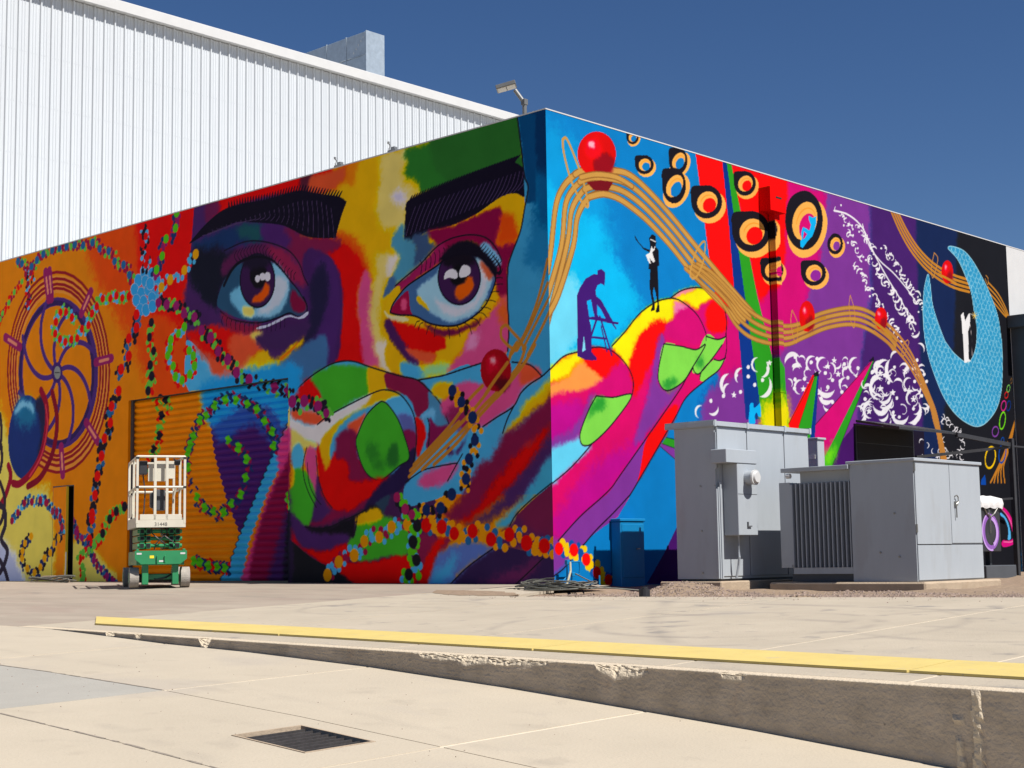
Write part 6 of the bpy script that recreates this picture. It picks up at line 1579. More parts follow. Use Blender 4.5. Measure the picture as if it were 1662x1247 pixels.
('l',(250,215,120),11,0,[11457,4534,11357,4524]),
('l',(250,215,120),11,0,[11457,4534,11391,4579]),
('l',(250,215,120),11,0,[11457,4534,11465,4608]),
('l',(250,215,120),11,0,[11457,4534,11534,4594]),
('r',(130,95,50),13,0,360,[12787,3454,34,0,-20,-50]),
('r',(140,220,110),15,0,360,[12649,3301,57,0,-28,-67]),
('r',(235,60,60),17,0,360,[12554,3174,66,0,-24,-58]),
('r',(225,70,150),22,0,360,[12421,2969,94,0,-38,-93]),
('r',(20,60,140),20,0,360,[12623,2981,76,0,-38,-93]),
('r',(130,225,60),28,0,360,[12343,2692,108,-1,-65,-158]),
('r',(140,80,170),26,0,360,[12038,2477,120,-2,-37,-91]),
('r',(250,205,20),38,0,360,[11792,1998,191,-5,-78,-192]),
('r',(30,80,165),34,0,360,[12278,2102,131,-3,-76,-184]),
('r',(30,80,165),19,0,360,[12302,2319,56,-1,-27,-65]),
('p',(225,60,140),0,1,[12102,1143,12395,1029,12606,794,12713,558,12617,472,12325,409,12091,410,12103,516,12384,515,12534,579,12463,794,12295,985]),
('l',(250,160,200),13,0,[12119,1090,12428,901,12586,622,12477,494,12147,494]),
('p',(110,190,245),0,1,[12093,1015,12288,921,12411,751,12436,558,12316,537,12359,708,12239,899,12087,962]),
('p',(30,80,170),0,0,[11394,1584,11563,1694,11566,1504,11385,1499]),
('c',(255,36,34),78,[(255,214,46),(36,90,170),(255,214,46)],54,0,[102,437,381,420,616,300,818,133,1042,32]),
]

class Canvas:
    def __init__(self, u0, u1, v0, v1, step, base, seed):
        self.u0, self.v0, self.st = u0, v0, step
        self.nu, self.nv = int((u1 - u0) / step) + 1, int((v1 - v0) / step) + 1
        self.img = np.empty((self.nv, self.nu, 3), np.float32)
        self.img[:] = base
        self.rs = np.random.RandomState(seed)
        self.nx = self.noise((2, 5, 16))
        self.ny = self.noise((3, 7, 20))
    def noise(self, cells):
        out = np.zeros((self.nv, self.nu), np.float32)
        for w, c in zip((0.35, 0.5, 0.6), cells):
            g = self.rs.uniform(-1, 1, (self.nv // c + 3, self.nu // c + 3)).astype(np.float32)
            y = np.arange(self.nv) / c
            x = np.arange(self.nu) / c
            yi, xi = y.astype(int), x.astype(int)
            fy, fx = (y - yi)[:, None].astype(np.float32), (x - xi)[None, :].astype(np.float32)
            fy = fy * fy * (3 - 2 * fy)
            fx = fx * fx * (3 - 2 * fx)
            a = g[yi][:, xi] * (1 - fx) + g[yi][:, xi + 1] * fx
            b = g[yi + 1][:, xi] * (1 - fx) + g[yi + 1][:, xi + 1] * fx
            out += w * (a * (1 - fy) + b * fy)
        return out
    def ix(self, p):
        p = np.asarray(p, np.float64).reshape(-1, 2)
        return np.stack([(p[:, 0] - self.u0) / self.st, (p[:, 1] - self.v0) / self.st], 1)
    def window(self, q, pad):
        x0, y0 = np.floor(q.min(0) - pad).astype(int)
        x1, y1 = np.ceil(q.max(0) + pad).astype(int) + 1
        return max(0, x0), min(self.nu, x1), max(0, y0), min(self.nv, y1)
    def mask_poly(self, q, x0, x1, y0, y1):
        w, h = x1 - x0, y1 - y0
        tog = np.zeros((h, w + 1), np.int16)
        a = q - (x0, y0)
        b = np.roll(a, -1, 0)
        for (ax, ay), (bx, by) in zip(a, b):
            if ay == by:
                continue
            if ay > by:
                ax, ay, bx, by = bx, by, ax, ay
            r = np.arange(max(0, math.ceil(ay)), min(h, math.ceil(by)))
            if len(r) == 0:
                continue
            c = np.clip(np.ceil(ax + (r - ay) * (bx - ax) / (by - ay)), 0, w).astype(int)
            np.add.at(tog, (r, c), 1)
        return (np.cumsum(tog[:, :-1], 1) & 1).astype(np.float32)
    def blur(self, m, r):
        for ax in (0, 1, 0, 1):
            n = m.shape[ax]
            c = np.cumsum(np.pad(m, [(r + 1, r) if k == ax else (0, 0) for k in (0, 1)], mode='edge'), ax)
            hi = np.take(c, np.arange(2 * r + 1, 2 * r + 1 + n), ax)
            lo = np.take(c, np.arange(0, n), ax)
            m = (hi - lo) / (2 * r + 1)
        return m
    def lay(self, m, win, col):
        x0, x1, y0, y1 = win
        s = self.img[y0:y1, x0:x1]
        s += m[:, :, None] * (np.asarray(col, np.float32) - s)
    def poly(self, pts, col, soft=0, ready=False):
        q = pts if ready else self.ix(pts)
        k = soft / self.st
        win = self.window(q, 3 * k + 2)
        x0, x1, y0, y1 = win
        if x1 <= x0 or y1 <= y0:
            return
        m = self.mask_poly(q, *win)
        if k >= 1.0:
            m = self.blur(m, max(1, int(k * 0.7)))
            jy = np.clip(np.arange(y1 - y0)[:, None] + (self.ny[y0:y1, x0:x1] * k * 0.75), 0, y1 - y0 - 1).astype(int)
            jx = np.clip(np.arange(x1 - x0)[None, :] + (self.nx[y0:y1, x0:x1] * k * 0.7), 0, x1 - x0 - 1).astype(int)
            m = m[jy, jx]
        self.lay(m, win, col)
    def ellipse(self, ax, col, soft=0):
        t = np.linspace(0, 2 * math.pi, 41)[:-1]
        c, a, b = np.array(ax[:2]), np.array(ax[2:4]), np.array(ax[4:6])
        self.poly((c + np.cos(t)[:, None] * a + np.sin(t)[:, None] * b).ravel(), col, soft)
    def line(self, q, w0, col, taper=0):
        n = len(q)
        for i in range(n - 1):
            a, b = q[i], q[i + 1]
            t = (i + 0.5) / (n - 1)
            w = w0 * (1.0 if taper == 0 else (1 - 0.8 * t) if taper == 1 else max(0.15, math.sin(math.pi * t)))
            w = max(0.9, w / 2)
            x0, x1, y0, y1 = self.window(np.array([a, b]), w + 2)
            if x1 <= x0 or y1 <= y0:
                continue
            X = np.arange(x0, x1)[None, :] - a[0]
            Y = np.arange(y0, y1)[:, None] - a[1]
            d = b - a
            L2 = max(1e-9, d @ d)
            s = np.clip((X * d[0] + Y * d[1]) / L2, 0, 1)
            dist = np.sqrt((X - s * d[0]) ** 2 + (Y - s * d[1]) ** 2)
            self.lay(np.clip(w + 0.5 - dist, 0, 1).astype(np.float32), (x0, x1, y0, y1), col)
    def bead(self, c, r, col):
        win = self.window(np.array([c]), r + 2)
        x0, x1, y0, y1 = win
        if x1 <= x0 or y1 <= y0:
            return
        X = np.arange(x0, x1)[None, :] - c[0]
        Y = np.arange(y0, y1)[:, None] - c[1]
        self.lay(np.clip(r + 0.5 - np.sqrt(X * X + Y * Y), 0, 1).astype(np.float32), win, col)
    def sample(self, u, v):
        """Mean of the paint around wall points u, v (plan units)."""
        x = np.clip((np.asarray(u) * 1000 - self.u0) / self.st, 0, self.nu - 1.001)
        y = np.clip((np.asarray(v) * 1000 - self.v0) / self.st, 0, self.nv - 1.001)
        xi, yi = x.astype(int), y.astype(int)
        fx, fy = (x - xi)[..., None], (y - yi)[..., None]
        g = self.img
        return (g[yi, xi] * (1 - fx) * (1 - fy) + g[yi, xi + 1] * fx * (1 - fy) + g[yi + 1, xi] * (1 - fx) * fy + g[yi + 1, xi + 1] * fx * fy)

def spline(q, closed, n=5):
    if len(q) < 3:
        return q
    out = []
    m = len(q)
    for i in range(m if closed else m - 1):
        p0 = q[(i - 1) % m] if closed else q[max(0, i - 1)]
        p1, p2 = q[i], q[(i + 1) % m]
        p3 = q[(i + 2) % m] if closed else q[min(m - 1, i + 2)]
        for k in range(n):
            t = k / n
            out.append(0.5 * (2 * p1 + (p2 - p0) * t + (2 * p0 - 5 * p1 + 4 * p2 - p3) * t * t + (3 * p1 - p0 - 3 * p2 + p3) * t ** 3))
    if not closed:
        out.append(q[-1])
    return np.array(out)

def rgb(c):
    return np.array(c, np.float32) / 255.0

WHITE_PAINT = np.array([0.98, 0.97, 0.99], np.float32)

def run_ops(cv, ops):
    for o in ops:
        k = o[0]
        if k == 'p':
            q = cv.ix(o[4])
            cv.poly(spline(q, True) if o[3] else q, rgb(o[1]), o[2], True)
        elif k == 'e':
            cv.ellipse(o[3], rgb(o[1]), o[2])
        elif k == 'l':
            cv.line(spline(cv.ix(o[4]), False), o[2] / cv.st, rgb(o[1]), o[3])
        elif k in 'rk':
            ax = o[5] if k == 'r' else o[3]
            if k == 'r':
                t = np.radians(np.linspace(o[3], o[4], 37))
                w, col, tp = o[2], rgb(o[1]), 0
            else:
                t = math.radians(o[1]) + np.linspace(-1.15, 1.15, 13) * o[2]
                w, col, tp = 0.46 * math.hypot(ax[4], ax[5]), WHITE_PAINT, 2
            c, a, b = np.array(ax[:2]), np.array(ax[2:4]), np.array(ax[4:6])
            cv.line(cv.ix((c + np.cos(t)[:, None] * a + np.sin(t)[:, None] * b).ravel()), w / cv.st, col, tp)
        elif k == 'c':
            q = cv.ix(o[6])
            R, r = o[2] / cv.st, o[4] / cv.st
            small = [rgb(h) for h in o[3]]
            n = len(q)
            for i in range(n):
                d = q[min(n - 1, i + 1)] - q[max(0, i - 1)]
                L = max(1e-6, np.hypot(*d))
                d = d / L
                s = np.array([-d[1], d[0]])
                gap = np.hypot(*(q[min(n - 1, i + 1)] - q[i])) if i < n - 1 else 2 * R
                for j, (al, ac) in enumerate(((0.25, 0.95), (0.25, -0.95), (0.55, 0.6), (0.55, -0.6), (0.8, 0.9), (0.8, -0.85), (0.5, 0.0))):
                    cv.bead(q[i] + d * gap * (al + cv.rs.uniform(-.06, .06)) + s * R * ac * cv.rs.uniform(.8, 1.15), r * cv.rs.uniform(.75, 1.1), small[(i + j) % len(small)])
            for c in q:
                cv.bead(c, R * cv.rs.uniform(.92, 1.05), rgb(o[1]))
        elif k == 'm':
            q = spline(cv.ix(o[3]), True)
            win = cv.window(q, 2)
            x0, x1, y0, y1 = win
            m = cv.mask_poly(q, *win)
            cv.lay(m, win, rgb(o[1]))
            h, w = 92 / cv.st, 150 / cv.st
            Y = np.arange(y0, y1)[:, None] + 6 * cv.nx[y0:y1, x0:x1]
            X = np.arange(x0, x1)[None, :] + 4 * cv.ny[y0:y1, x0:x1]
            best = np.zeros_like(m)
            for dr in (0, 1):
                row = np.floor(Y / h) + dr
                xx = (X / w + 0.5 * (row % 2)) % 1.0 - 0.5
                yy = (Y - row * h) / h
                rr = np.sqrt((xx * 1.9) ** 2 + (yy / 1.15) ** 2)
                best = np.maximum(best, np.clip(1.0 - np.abs(rr - 0.93) / 0.17, 0, 1) * (yy < 0.15))
            cv.lay(m * best * 0.9, win, rgb(o[2]))
            cv.line(np.vstack([q, q[:1]]), 16 / cv.st, rgb(o[2]))

VIVID, DEPTH = 1.14, 1.17
KEEP_LEFT, KEEP_RIGHT = 2.6, 0.56         # seen colour -> paint reflectance on each wall
cvL = Canvas(-16200, 100, -150, 6050, 6.0, rgb((184, 120, 22)), 5)
run_ops(cvL, MURAL_L)
cvR = Canvas(-100, 13000, -200, 6050, 6.0, rgb((0, 136, 206)), 6)
run_ops(cvR, MURAL_R)

def reflectance(seen, keep):
    s = np.clip(seen, 0, 1)
    l = np.where(s <= 0.04045, s / 12.92, ((s + 0.055) / 1.055) ** 2.4)
    l = l ** DEPTH * keep if keep > 1 else l * keep
    grey = l.mean(-1, keepdims=True)
    l = np.maximum(0.0, grey + (l - grey) * VIVID)
    top = l.max(-1, keepdims=True)
    fit = np.where(top < 0.6, 1.0, (0.6 + 0.28 * np.tanh((top - 0.6) / 0.28)) / np.maximum(top, 0.01))
    return l * fit * 0.99 + 0.002

def painted_mesh(name, co, faces, seen, keep):
    """co (n,3), faces (m,4), seen (n,3) -> mesh with a 'paint' colour per vertex."""
    me = bpy.data.meshes.new(name)
    n, m = len(co), len(faces)
    me.vertices.add(n)
    me.vertices.foreach_set('co', np.ascontiguousarray(co, np.float32).ravel())
    me.loops.add(m * 4)
    me.loops.foreach_set('vertex_index', np.ascontiguousarray(faces, np.int32).ravel())
    me.polygons.add(m)
    me.polygons.foreach_set('loop_start', np.arange(0, m * 4, 4, dtype=np.int32))
    me.polygons.foreach_set('loop_total', np.full(m, 4, np.int32))
    at = me.attributes.new('paint', 'FLOAT_COLOR', 'POINT')
    rgba = np.ones((n, 4), np.float32)
    rgba[:, :3] = reflectance(seen, keep)
    at.data.foreach_set('color', rgba.ravel())
    me.update(calc_edges=True)
    me.validate()
    me.materials.append(MT['mural'])
    return me

def painted_sheet(name, us, vs, place, cv, keep, skip=None, flip=False):
    """Regular sheet over wall coordinates us x vs; place(u, v) -> x, y, z arrays; skip(u, v) drops faces."""
    U, V = np.meshgrid(us, vs, indexing='ij')
    co = np.stack(place(U, V), -1).reshape(-1, 3)
    seen = cv.sample(U, V).reshape(-1, 3)
    nu, nv = len(us), len(vs)
    idx = np.arange(nu * nv).reshape(nu, nv)
    f = np.stack([idx[:-1, :-1], idx[1:, :-1], idx[1:, 1:], idx[:-1, 1:]], -1)
    if flip:
        f = f[..., ::-1]
    if skip is not None:
        cu = (U[:-1, :-1] + U[1:, 1:]) / 2
        cw = (V[:-1, :-1] + V[1:, 1:]) / 2
        f = f[~skip(cu, cw)]
    return painted_mesh(name, co, f.reshape(-1, 4), seen, keep)

def graded(a, b, s0, s1, through=()):
    """Positions from a to b whose spacing grows from s0 to s1, hitting every value in through exactly."""
    stops = sorted(set([a, b] + [t for t in through if min(a, b) < t < max(a, b)]), reverse=a > b)
    out = [a]
    for p, q in zip(stops, stops[1:]):
        mid = (p + q) / 2
        s = s0 + (s1 - s0) * abs(mid - a) / abs(b - a)
        n = max(1, int(math.ceil(abs(q - p) / s)))
        out += list(p + (q - p) * np.arange(1, n + 1) / n)
    return np.array(out)

def many(a, b, s0, s1, through=(), k=8):
    return graded(a, b, s0, s1, list(through) + list(np.linspace(a, b, k + 1)[1:-1]))

# ---------------------------------------------------------------- yard: levels
def plat_z(x, y):
    t = min(1.0, max(0.0, -y / 7.0))
    return (1 - t) * (-0.0049 * x) + t * (-0.23 - 0.0149 * x)

RX = [0.16, 1.2, 2.03, 3.09, 4.51, 5.83, 6.98, 7.73, 9.34, 14.0, 22.0, 40.0]
RZ = [-0.2324, -0.280, -0.321, -0.354, -0.418, -0.502, -0.591, -0.652, -0.805, -1.25, -1.85, -2.1]
def ramp_edge(x):
    return -0.23 - 0.0149 * x if x < 0.16 else float(np.interp(x, RX, RZ))
def ramp_z(x, y):
    return ramp_edge(x) + 0.025 * (y + 7.0)

ground = MB().grid([-900, -60, 60, 900], [-900, -45, 80, 900], lambda x, y: -3.2).build('ground', 'ground')
struct(ground)

# platform slabs (each poured panel is a piece), joints filled with pale sealant
def gravel_edge(x):
    return -2.16 + 0.165 * (x - 1.0) if x > 1.0 else -2.16
platform = MB().grid(np.linspace(-0.33, 30, 90), np.linspace(-6.88, -0.3, 40), lambda x, y: plat_z(x, y) - 0.003 if y < gravel_edge(max(1.0, x)) - 0.3 else plat_z(x, y) - 0.22).build('yard_platform', 'sealant')
struct(platform)
JX = [-0.33, 2.10, 4.56, 7.03, 8.66, 11.1, 13.6, 17.0, 21.0, 25.5, 30.0]
def slab(name, x0, x1, y0f, y1f, zf, m, parent, gap=0.015, thick=0.03):
    mb = MB()
    xs = sorted(set(list(np.linspace(x0 + gap, x1 - gap, max(3, int((x1 - x0) / 0.35) + 1))) + [q for q in RX if x0 + gap < q < x1 - gap]))
    t = np.linspace(0, 1, 9)
    top = [[mb.bm.verts.new((x, y0f(x) + (y1f(x) - y0f(x)) * k, zf(x, y0f(x) + (y1f(x) - y0f(x)) * k))) for k in t] for x in xs]
    for i in range(len(xs) - 1):
        for j in range(len(t) - 1):
            mb.bm.faces.new((top[i][j], top[i + 1][j], top[i + 1][j + 1], top[i][j + 1]))
    rim = [r[0] for r in top] + top[-1][1:] + [r[-1] for r in top[-2::-1]] + top[0][-2:0:-1]
    low = [mb.bm.verts.new(v.co + Vector((0, 0, -thick))) for v in rim]
    for i in range(len(rim)):
        j = (i + 1) % len(rim)
        mb.bm.faces.new((rim[j], rim[i], low[i], low[j]))
    return mb.build(name, m, parent)
for a, b in zip(JX, JX[1:]):
    slab('concrete_panel', a, b, lambda x: -6.885, lambda x: gravel_edge(max(x, 1.0)) if x > 0.9 else -1.0, plat_z, 'slab', platform)

# older, browner paving in front of the shaded wall
old_paving = MB().grid(np.linspace(-45, -0.33, 60), np.linspace(-7.0, -0.012, 10), plat_z).build('old_paving', 'slab_old')
struct(old_paving)
apron = MB().grid(np.linspace(-0.33, 0.9, 6), np.linspace(-0.99, -0.012, 4), lambda x, y: plat_z(x, y) - 0.004).build('wall_apron', 'slab')
struct(apron)

# ramp going down to the right, with panels
DRAIN = (6.055, 6.665, -9.335, -8.865)
rgx = sorted(set(list(np.linspace(-45, 0, 40)) + list(np.linspace(0, 40, 220)) + list(DRAIN[:2]) + RX))
rgy = sorted(set(list(np.linspace(-45, -7.02, 24)) + list(DRAIN[2:])))
ramp = MB().grid(rgx, rgy, lambda x, y: ramp_z(x, y) - 0.003).build('loading_ramp', 'sealant')
bm_ = bmesh.new()
bm_.from_mesh(ramp.data)
bmesh.ops.delete(bm_, geom=[f for f in bm_.faces if DRAIN[0] < f.calc_center_median().x < DRAIN[1] and DRAIN[2] < f.calc_center_median().y < DRAIN[3]], context='FACES')
bm_.to_mesh(ramp.data)
bm_.free()
struct(ramp)
RJX = [-45.0, -30.0, -20.0, -12.0, -7.8, -5.3, -2.9, -0.42, 2.03, 4.508, 6.979, 9.45, 11.9, 14.4, 17.0, 22.0, 30.0, 40.0]
RJY = [-45.0, -30.0, -18.0, -12.6, -9.88, -8.70, -7.012]
for a, b in zip(RJX, RJX[1:]):
    for c, d in zip(RJY, RJY[1:]):
        grey = abs(a - 2.03) < 0.01 and abs(d + 8.70) < 0.01
        has_drain = abs(a - 4.508) < .01 and abs(c + 9.88) < .01
        if has_drain:       # the panel round the drain is cast in four strips
            for (p, q, r, s) in ((a, 6.055, c, d), (6.665, b, c, d), (6.055, 6.665, c, -9.335), (6.055, 6.665, -8.865, d)):
                slab('concrete_panel', p, q, lambda x, r=r: r + 0.004, lambda x, s=s: s - 0.004, ramp_z, 'slab_ramp', ramp, 0.0005)
            continue
        slab('concrete_panel', a, b, lambda x, c=c: c + 0.006, lambda x, d=d: d - 0.006, ramp_z, 'slab_patch' if grey else 'slab_ramp', ramp)
# dark open joints that run along the ramp
for yj, x0, x1 in ((-8.70, -2.0, 4.5), (-9.88, 2.0, 9.4)):
    mb = MB()
    xs = np.arange(x0, x1, 0.06)
    a = [mb.bm.verts.new((x, yj - 0.006 - 0.006 * rnd.random(), ramp_z(x, yj) + 0.002)) for x in xs]
    b = [mb.bm.verts.new((x, yj + 0.006 + 0.008 * rnd.random(), ramp_z(x, yj) + 0.002)) for x in xs]
    for i in range(len(xs) - 1):
        if rnd.random() < 0.86:
            mb.bm.faces.new((a[i], a[i + 1], b[i + 1], b[i]))
    mb.build('open_joint', 'crack', ramp)

# kerb wall between platform and ramp, with broken edges
def hash_noise(x, seed):
    i = math.floor(x)
    r = random.Random(i * 7919 + seed)
    r2 = random.Random((i + 1) * 7919 + seed)
    f = x - i
    f = f * f * (3 - 2 * f)
    return r.random() * (1 - f) + r2.random() * f
def chip_depth(x):
    n = 0.60 * hash_noise(x * 1.1, 1) + 0.34 * hash_noise(x * 4.2, 2) + 0.16 * hash_noise(x * 13, 3) + 0.05 * hash_noise(x * 50, 4)
    d = max(0.0, n - 0.76) * 0.22
    for c, w, s in ((2.55, .09, .075), (5.75, .55, .036), (6.78, .22, .075), (0.95, .10, .04), (1.62, .06, .04), (5.2, .1, .03), (7.6, .12, .025)):
        d += s * max(0, 1 - ((x - c) / w) ** 2) * (0.55 + 0.3 * hash_noise(x * 12, 9) + 0.25 * hash_noise(x * 45, 8))
    return d
def scar(x, f):
    """Vertical strips where the formwork tie has torn the face."""
    for c, w, keep in ((8.985, .020, .55), (9.085, .026, .92)):
        if abs(x - c) < w * (0.6 + 0.8 * hash_noise(f * 14 + c * 9, 6)) and hash_noise(f * 9 + c, 7) < keep:
            return 1.0
    return 0.0
kx = list(np.arange(-0.34, 12.0, 0.012)) + list(np.arange(12.0, 26.0, 0.3))
KR_ = 25
verts, chips, faces = [], [], []
for x in kx:
    zt, zb = plat_z(x, -7.0), ramp_edge(x) - 0.06
    h = zt - zb
    d = min(chip_depth(x), h - 0.06) if h > 0.09 else 0.0
    ly = -7.0 + 0.75 * max(d, 0.004) + 0.022
    verts += [(x, -6.880, plat_z(x, -6.88) - 0.012), (x, -6.880, plat_z(x, -6.88) - 0.0008), (x, ly, plat_z(x, ly) - 0.0008)]
    chips += [0.72, 0.72, 0.72]
    for k in range(KR_):
        if k < 7:
            f = k / 7.0
            dd = max(d, 0.004)
            z = zt - dd * f
            broken = d > 0.012
            y = -7.0 + (0.75 * dd * (1 - f) + (0.016 * hash_noise(x * 38 + k * 13, 20 + k) if broken else 0))
            c = 1.0 if broken else 0.55
        else:
            f = (k - 6) / (KR_ - 7.0)
            z = zt - max(d, 0.004) - (h - max(d, 0.004)) * f
            y = -7.0 + 0.004 * hash_noise(x * 9 + k * 3.7, 40 + k) - 0.016 * scar(x, f) * (0.3 + hash_noise(x * 60 + f * 40, 31))
            c = max(0.9 if (k == 7 and d > 0.012) else 0.0, scar(x, f))
        verts.append((x, y, z))
        chips.append(c)
KR_ += 3
for i in range(len(kx) - 1):
    for k in range(KR_ - 1):
        a = i * KR_ + k
        faces.append((a, a + 1, a + KR_ + 1, a + KR_))
me = bpy.data.meshes.new('kerb_wall')
me.from_pydata(verts, [], faces)
at_ = me.attributes.new('chip', 'FLOAT', 'POINT')
at_.data.foreach_set('value', np.array(chips, np.float32))
me.materials.append(MT['kerb'])
kerb = link('kerb_wall', me)
tag(kerb, 'long concrete kerb wall with chipped edge, rising beside the ramp', 'kerb')

# yellow warning strip laid along the platform edge
strip = thing('yellow_strip', 'long raised yellow strip lying along the platform edge behind the kerb', 'strip', (5, -6.3, plat_z(5, -6.3)))
SX = [None, 2.94, 5.67, 8.47, 11.2, 14.0, 17.0]
for i in range(6):
    mb = MB()
    xa = SX[i]
    xb = SX[i + 1]
    n = 10
    rows = []
    for k in range(n + 1):
        t = k / n
        xf = (0.27 if xa is None else xa + 0.008) * (1 - t) + (xb - 0.008) * t
        xr = (-0.60 if xa is None else xa + 0.008) * (1 - t) + (xb - 0.008) * t
        zf, zr = plat_z(xf, -6.57), plat_z(xr, -6.02)
        rows.append([mb.bm.verts.new(p) for p in ((xf, -6.57, zf + 0.002), (xf, -6.57, zf + 0.016), (xr, -6.02, zr + 0.016), (xr, -6.02, zr + 0.002))])
    for a, b in zip(rows, rows[1:]):
        for j in range(3):
            mb.bm.faces.new((a[j], a[j + 1], b[j + 1], b[j]))
    mb.bm.faces.new(rows[0])
    mb.bm.faces.new(rows[-1][::-1])
    mb.build('strip_section', 'yellow', strip)

# storm drain with iron bars in the ramp
drain = thing('storm_drain', 'black iron storm drain grate set in the ramp concrete', 'drain', (6.35, -9.1, ramp_z(6.35, -9.1)))
rz0 = lambda x, y: ramp_z(x, y)
def rim(x0, x1, y0, y1, name, m):
    mb = MB()
    mb.prism([(x0, y0, rz0(x0, y0) + 0.003), (x1, y0, rz0(x1, y0) + 0.003), (x1, y1, rz0(x1, y1) + 0.003), (x0, y1, rz0(x0, y1) + 0.003)], (0, 0, -0.06))
    return mb.build(name, m, drain)
GX0, GX1, GY0, GY1 = 6.070, 6.650, -9.320, -8.880
rim(GX0 - 0.014, GX0, GY0 - .014, GY1 + .014, 'frame_bar', 'pad')
rim(GX1, GX1 + .014, GY0 - .014, GY1 + .014, 'frame_bar', 'pad')
rim(GX0, GX1, GY0 - .014, GY0, 'frame_bar', 'pad')
rim(GX0, GX1, GY1, GY1 + .014, 'frame_bar', 'pad')
MB().box(GX0 - .02, GX1 + .02, GY0 - .02, GY1 + .02, -0.95, -0.72).build('pit_floor', 'pit', drain)
for k in range(9):
    x = GX0 + (k + 0.5) * (GX1 - GX0) / 9
    mb = MB()
    mb.prism([(x - .008, GY0, rz0(x, GY0) - .012), (x + .008, GY0, rz0(x, GY0) - .012), (x + .008, GY1, rz0(x, GY1) - .012), (x - .008, GY1, rz0(x, GY1) - .012)], (0, 0, -0.05))
    mb.build('grate_bar', 'iron', drain)
for k in range(2):
    y = GY0 + (k + 1) * (GY1 - GY0) / 3
    mb = MB()
    mb.prism([(GX0, y - .006, rz0(GX0, y) - .036), (GX1, y - .006, rz0(GX1, y) - .036), (GX1, y + .006, rz0(GX1, y) - .036), (GX0, y + .006, rz0(GX0, y) - .036)], (0, 0, -0.02))
    mb.build('cross_bar', 'iron', drain)

# gravel bed round the electrical pads
def bed_z(x, y):
    n = 0.012 * math.sin(x * 3.1 + 1.3 * math.sin(y * 2.3)) + 0.010 * math.sin(y * 4.3 + x * 1.7) + 0.006 * math.sin(x * 11 + y * 7)
    z = -0.098 + n + 0.055 * max(0.0, 1 - x / 0.8)
    z += 0.13 * math.exp(-(((x - 2.55) / 0.42) ** 2 + ((y + 0.75) / 0.5) ** 2))
    e = gravel_edge(max(1.0, x))
    if y < e + 0.3:
        z = min(z, plat_z(x, y) - 0.012) if y < e + 0.02 else z
    return z
mb = MB()
gx = np.arange(0.012, 14.0, 0.12)
gyn = np.linspace(0, 1, 90)
vs = []
for x in gx:
    y0 = gravel_edge(x) - 0.06 if x > 0.9 else -0.99
    vs.append([mb.bm.verts.new((x, y0 + (16.0 - y0) * t ** 1.5, bed_z(x, y0 + (16.0 - y0) * t ** 1.5))) for t in gyn])
for i in range(len(gx) - 1):
    for j in range(len(gyn) - 1):
        mb.bm.faces.new((vs[i][j], vs[i + 1][j], vs[i + 1][j + 1], vs[i][j + 1]))
bed = mb.build('gravel_bed', 'dirt', smooth=True)
struct(bed)
# dirt that has drifted out over the paving near the corner
mb = MB()
for i in range(40):
    pass
drift_x = np.linspace(-0.55, 1.25, 40)
rows = []
for x in drift_x:
    w = 0.16 * math.sin(math.pi * (x + 0.55) / 1.8) ** 0.6 * (1.0 + 0.5 * hash_noise(x * 6, 5)) if -0.55 < x < 1.25 else 0.0
    yc = -1.55 - 0.28 * (x + 0.3)
    rows.append([mb.bm.verts.new((x, yc + w * s * 1.6, plat_z(x, yc + w * s * 1.6) + 0.003 + 0.012 * (1 - s * s))) for s in (-1, -.5, 0, .5, 1)])
for a, b in zip(rows, rows[1:]):
    for j in range(4):
        mb.bm.faces.new((a[j], b[j], b[j + 1], a[j + 1]))
tag(mb.build('dirt_drift', 'dirt'), 'thin drift of sandy dirt on the paving by the painted corner', 'dirt', kind='stuff')
# loose stones: one mass
sv, sf = [], []
rs = np.random.RandomState(3)
def stone(x, y, z, s):
    base = len(sv)
    a = rs.uniform(0, 6.28)
    pts = [(math.cos(a), math.sin(a), 0), (math.cos(a + 2.2), math.sin(a + 2.2), .1), (math.cos(a + 4.1), math.sin(a + 4.1), -.1), (0.2, 0.1, rs.uniform(.5, .9)), (-.1, .1, -.5)]
    for p in pts:
        sv.append((x + p[0] * s * rs.uniform(.7, 1.2), y + p[1] * s * rs.uniform(.7, 1.2), z + p[2] * s))
    for t in ((0, 1, 3), (1, 2, 3), (2, 0, 3), (1, 0, 4), (2, 1, 4), (0, 2, 4)):
        sf.append(tuple(base + k for k in t))
for i in range(9000):
    x = rs.uniform(1.2, 9.5)
    e = gravel_edge(x)
    y = e + 0.02 + abs(rs.normal(0, 0.9))
    if (0.95 < x < 1.95 and 0.75 < y < 3.15) or (2.2 < x < 4.3 and 1.38 < y < 3.25):
        continue
    stone(x, y, bed_z(x, y), rs.uniform(0.008, 0.024))
for i in range(160):
    x = rs.uniform(-0.3, 8.5)
    y = (gravel_edge(max(1, x)) if x > .9 else -1.6) - abs(rs.normal(0, 0.25))
    stone(x, y, plat_z(x, y) + .002, rs.uniform(0.004, 0.011))
for i in range(150):
    x = rs.uniform(2.0, 9.0)
    y = rs.choice([-8.70, -9.88, -9.1]) + rs.normal(0, 0.12) if i < 60 else rs.uniform(-11, -7.1)
    if DRAIN[0] < x < DRAIN[1] and DRAIN[2] < y < DRAIN[3]:
        continue
    stone(x, y, ramp_z(x, y) + .001, rs.uniform(0.002, 0.006))
me = bpy.data.meshes.new('gravel')
me.from_pydata(sv, [], sf)
me.materials.append(MT['gravel'])
tag(link('gravel', me), 'pinkish brown gravel spread round the concrete pads', 'gravel', kind='stuff')

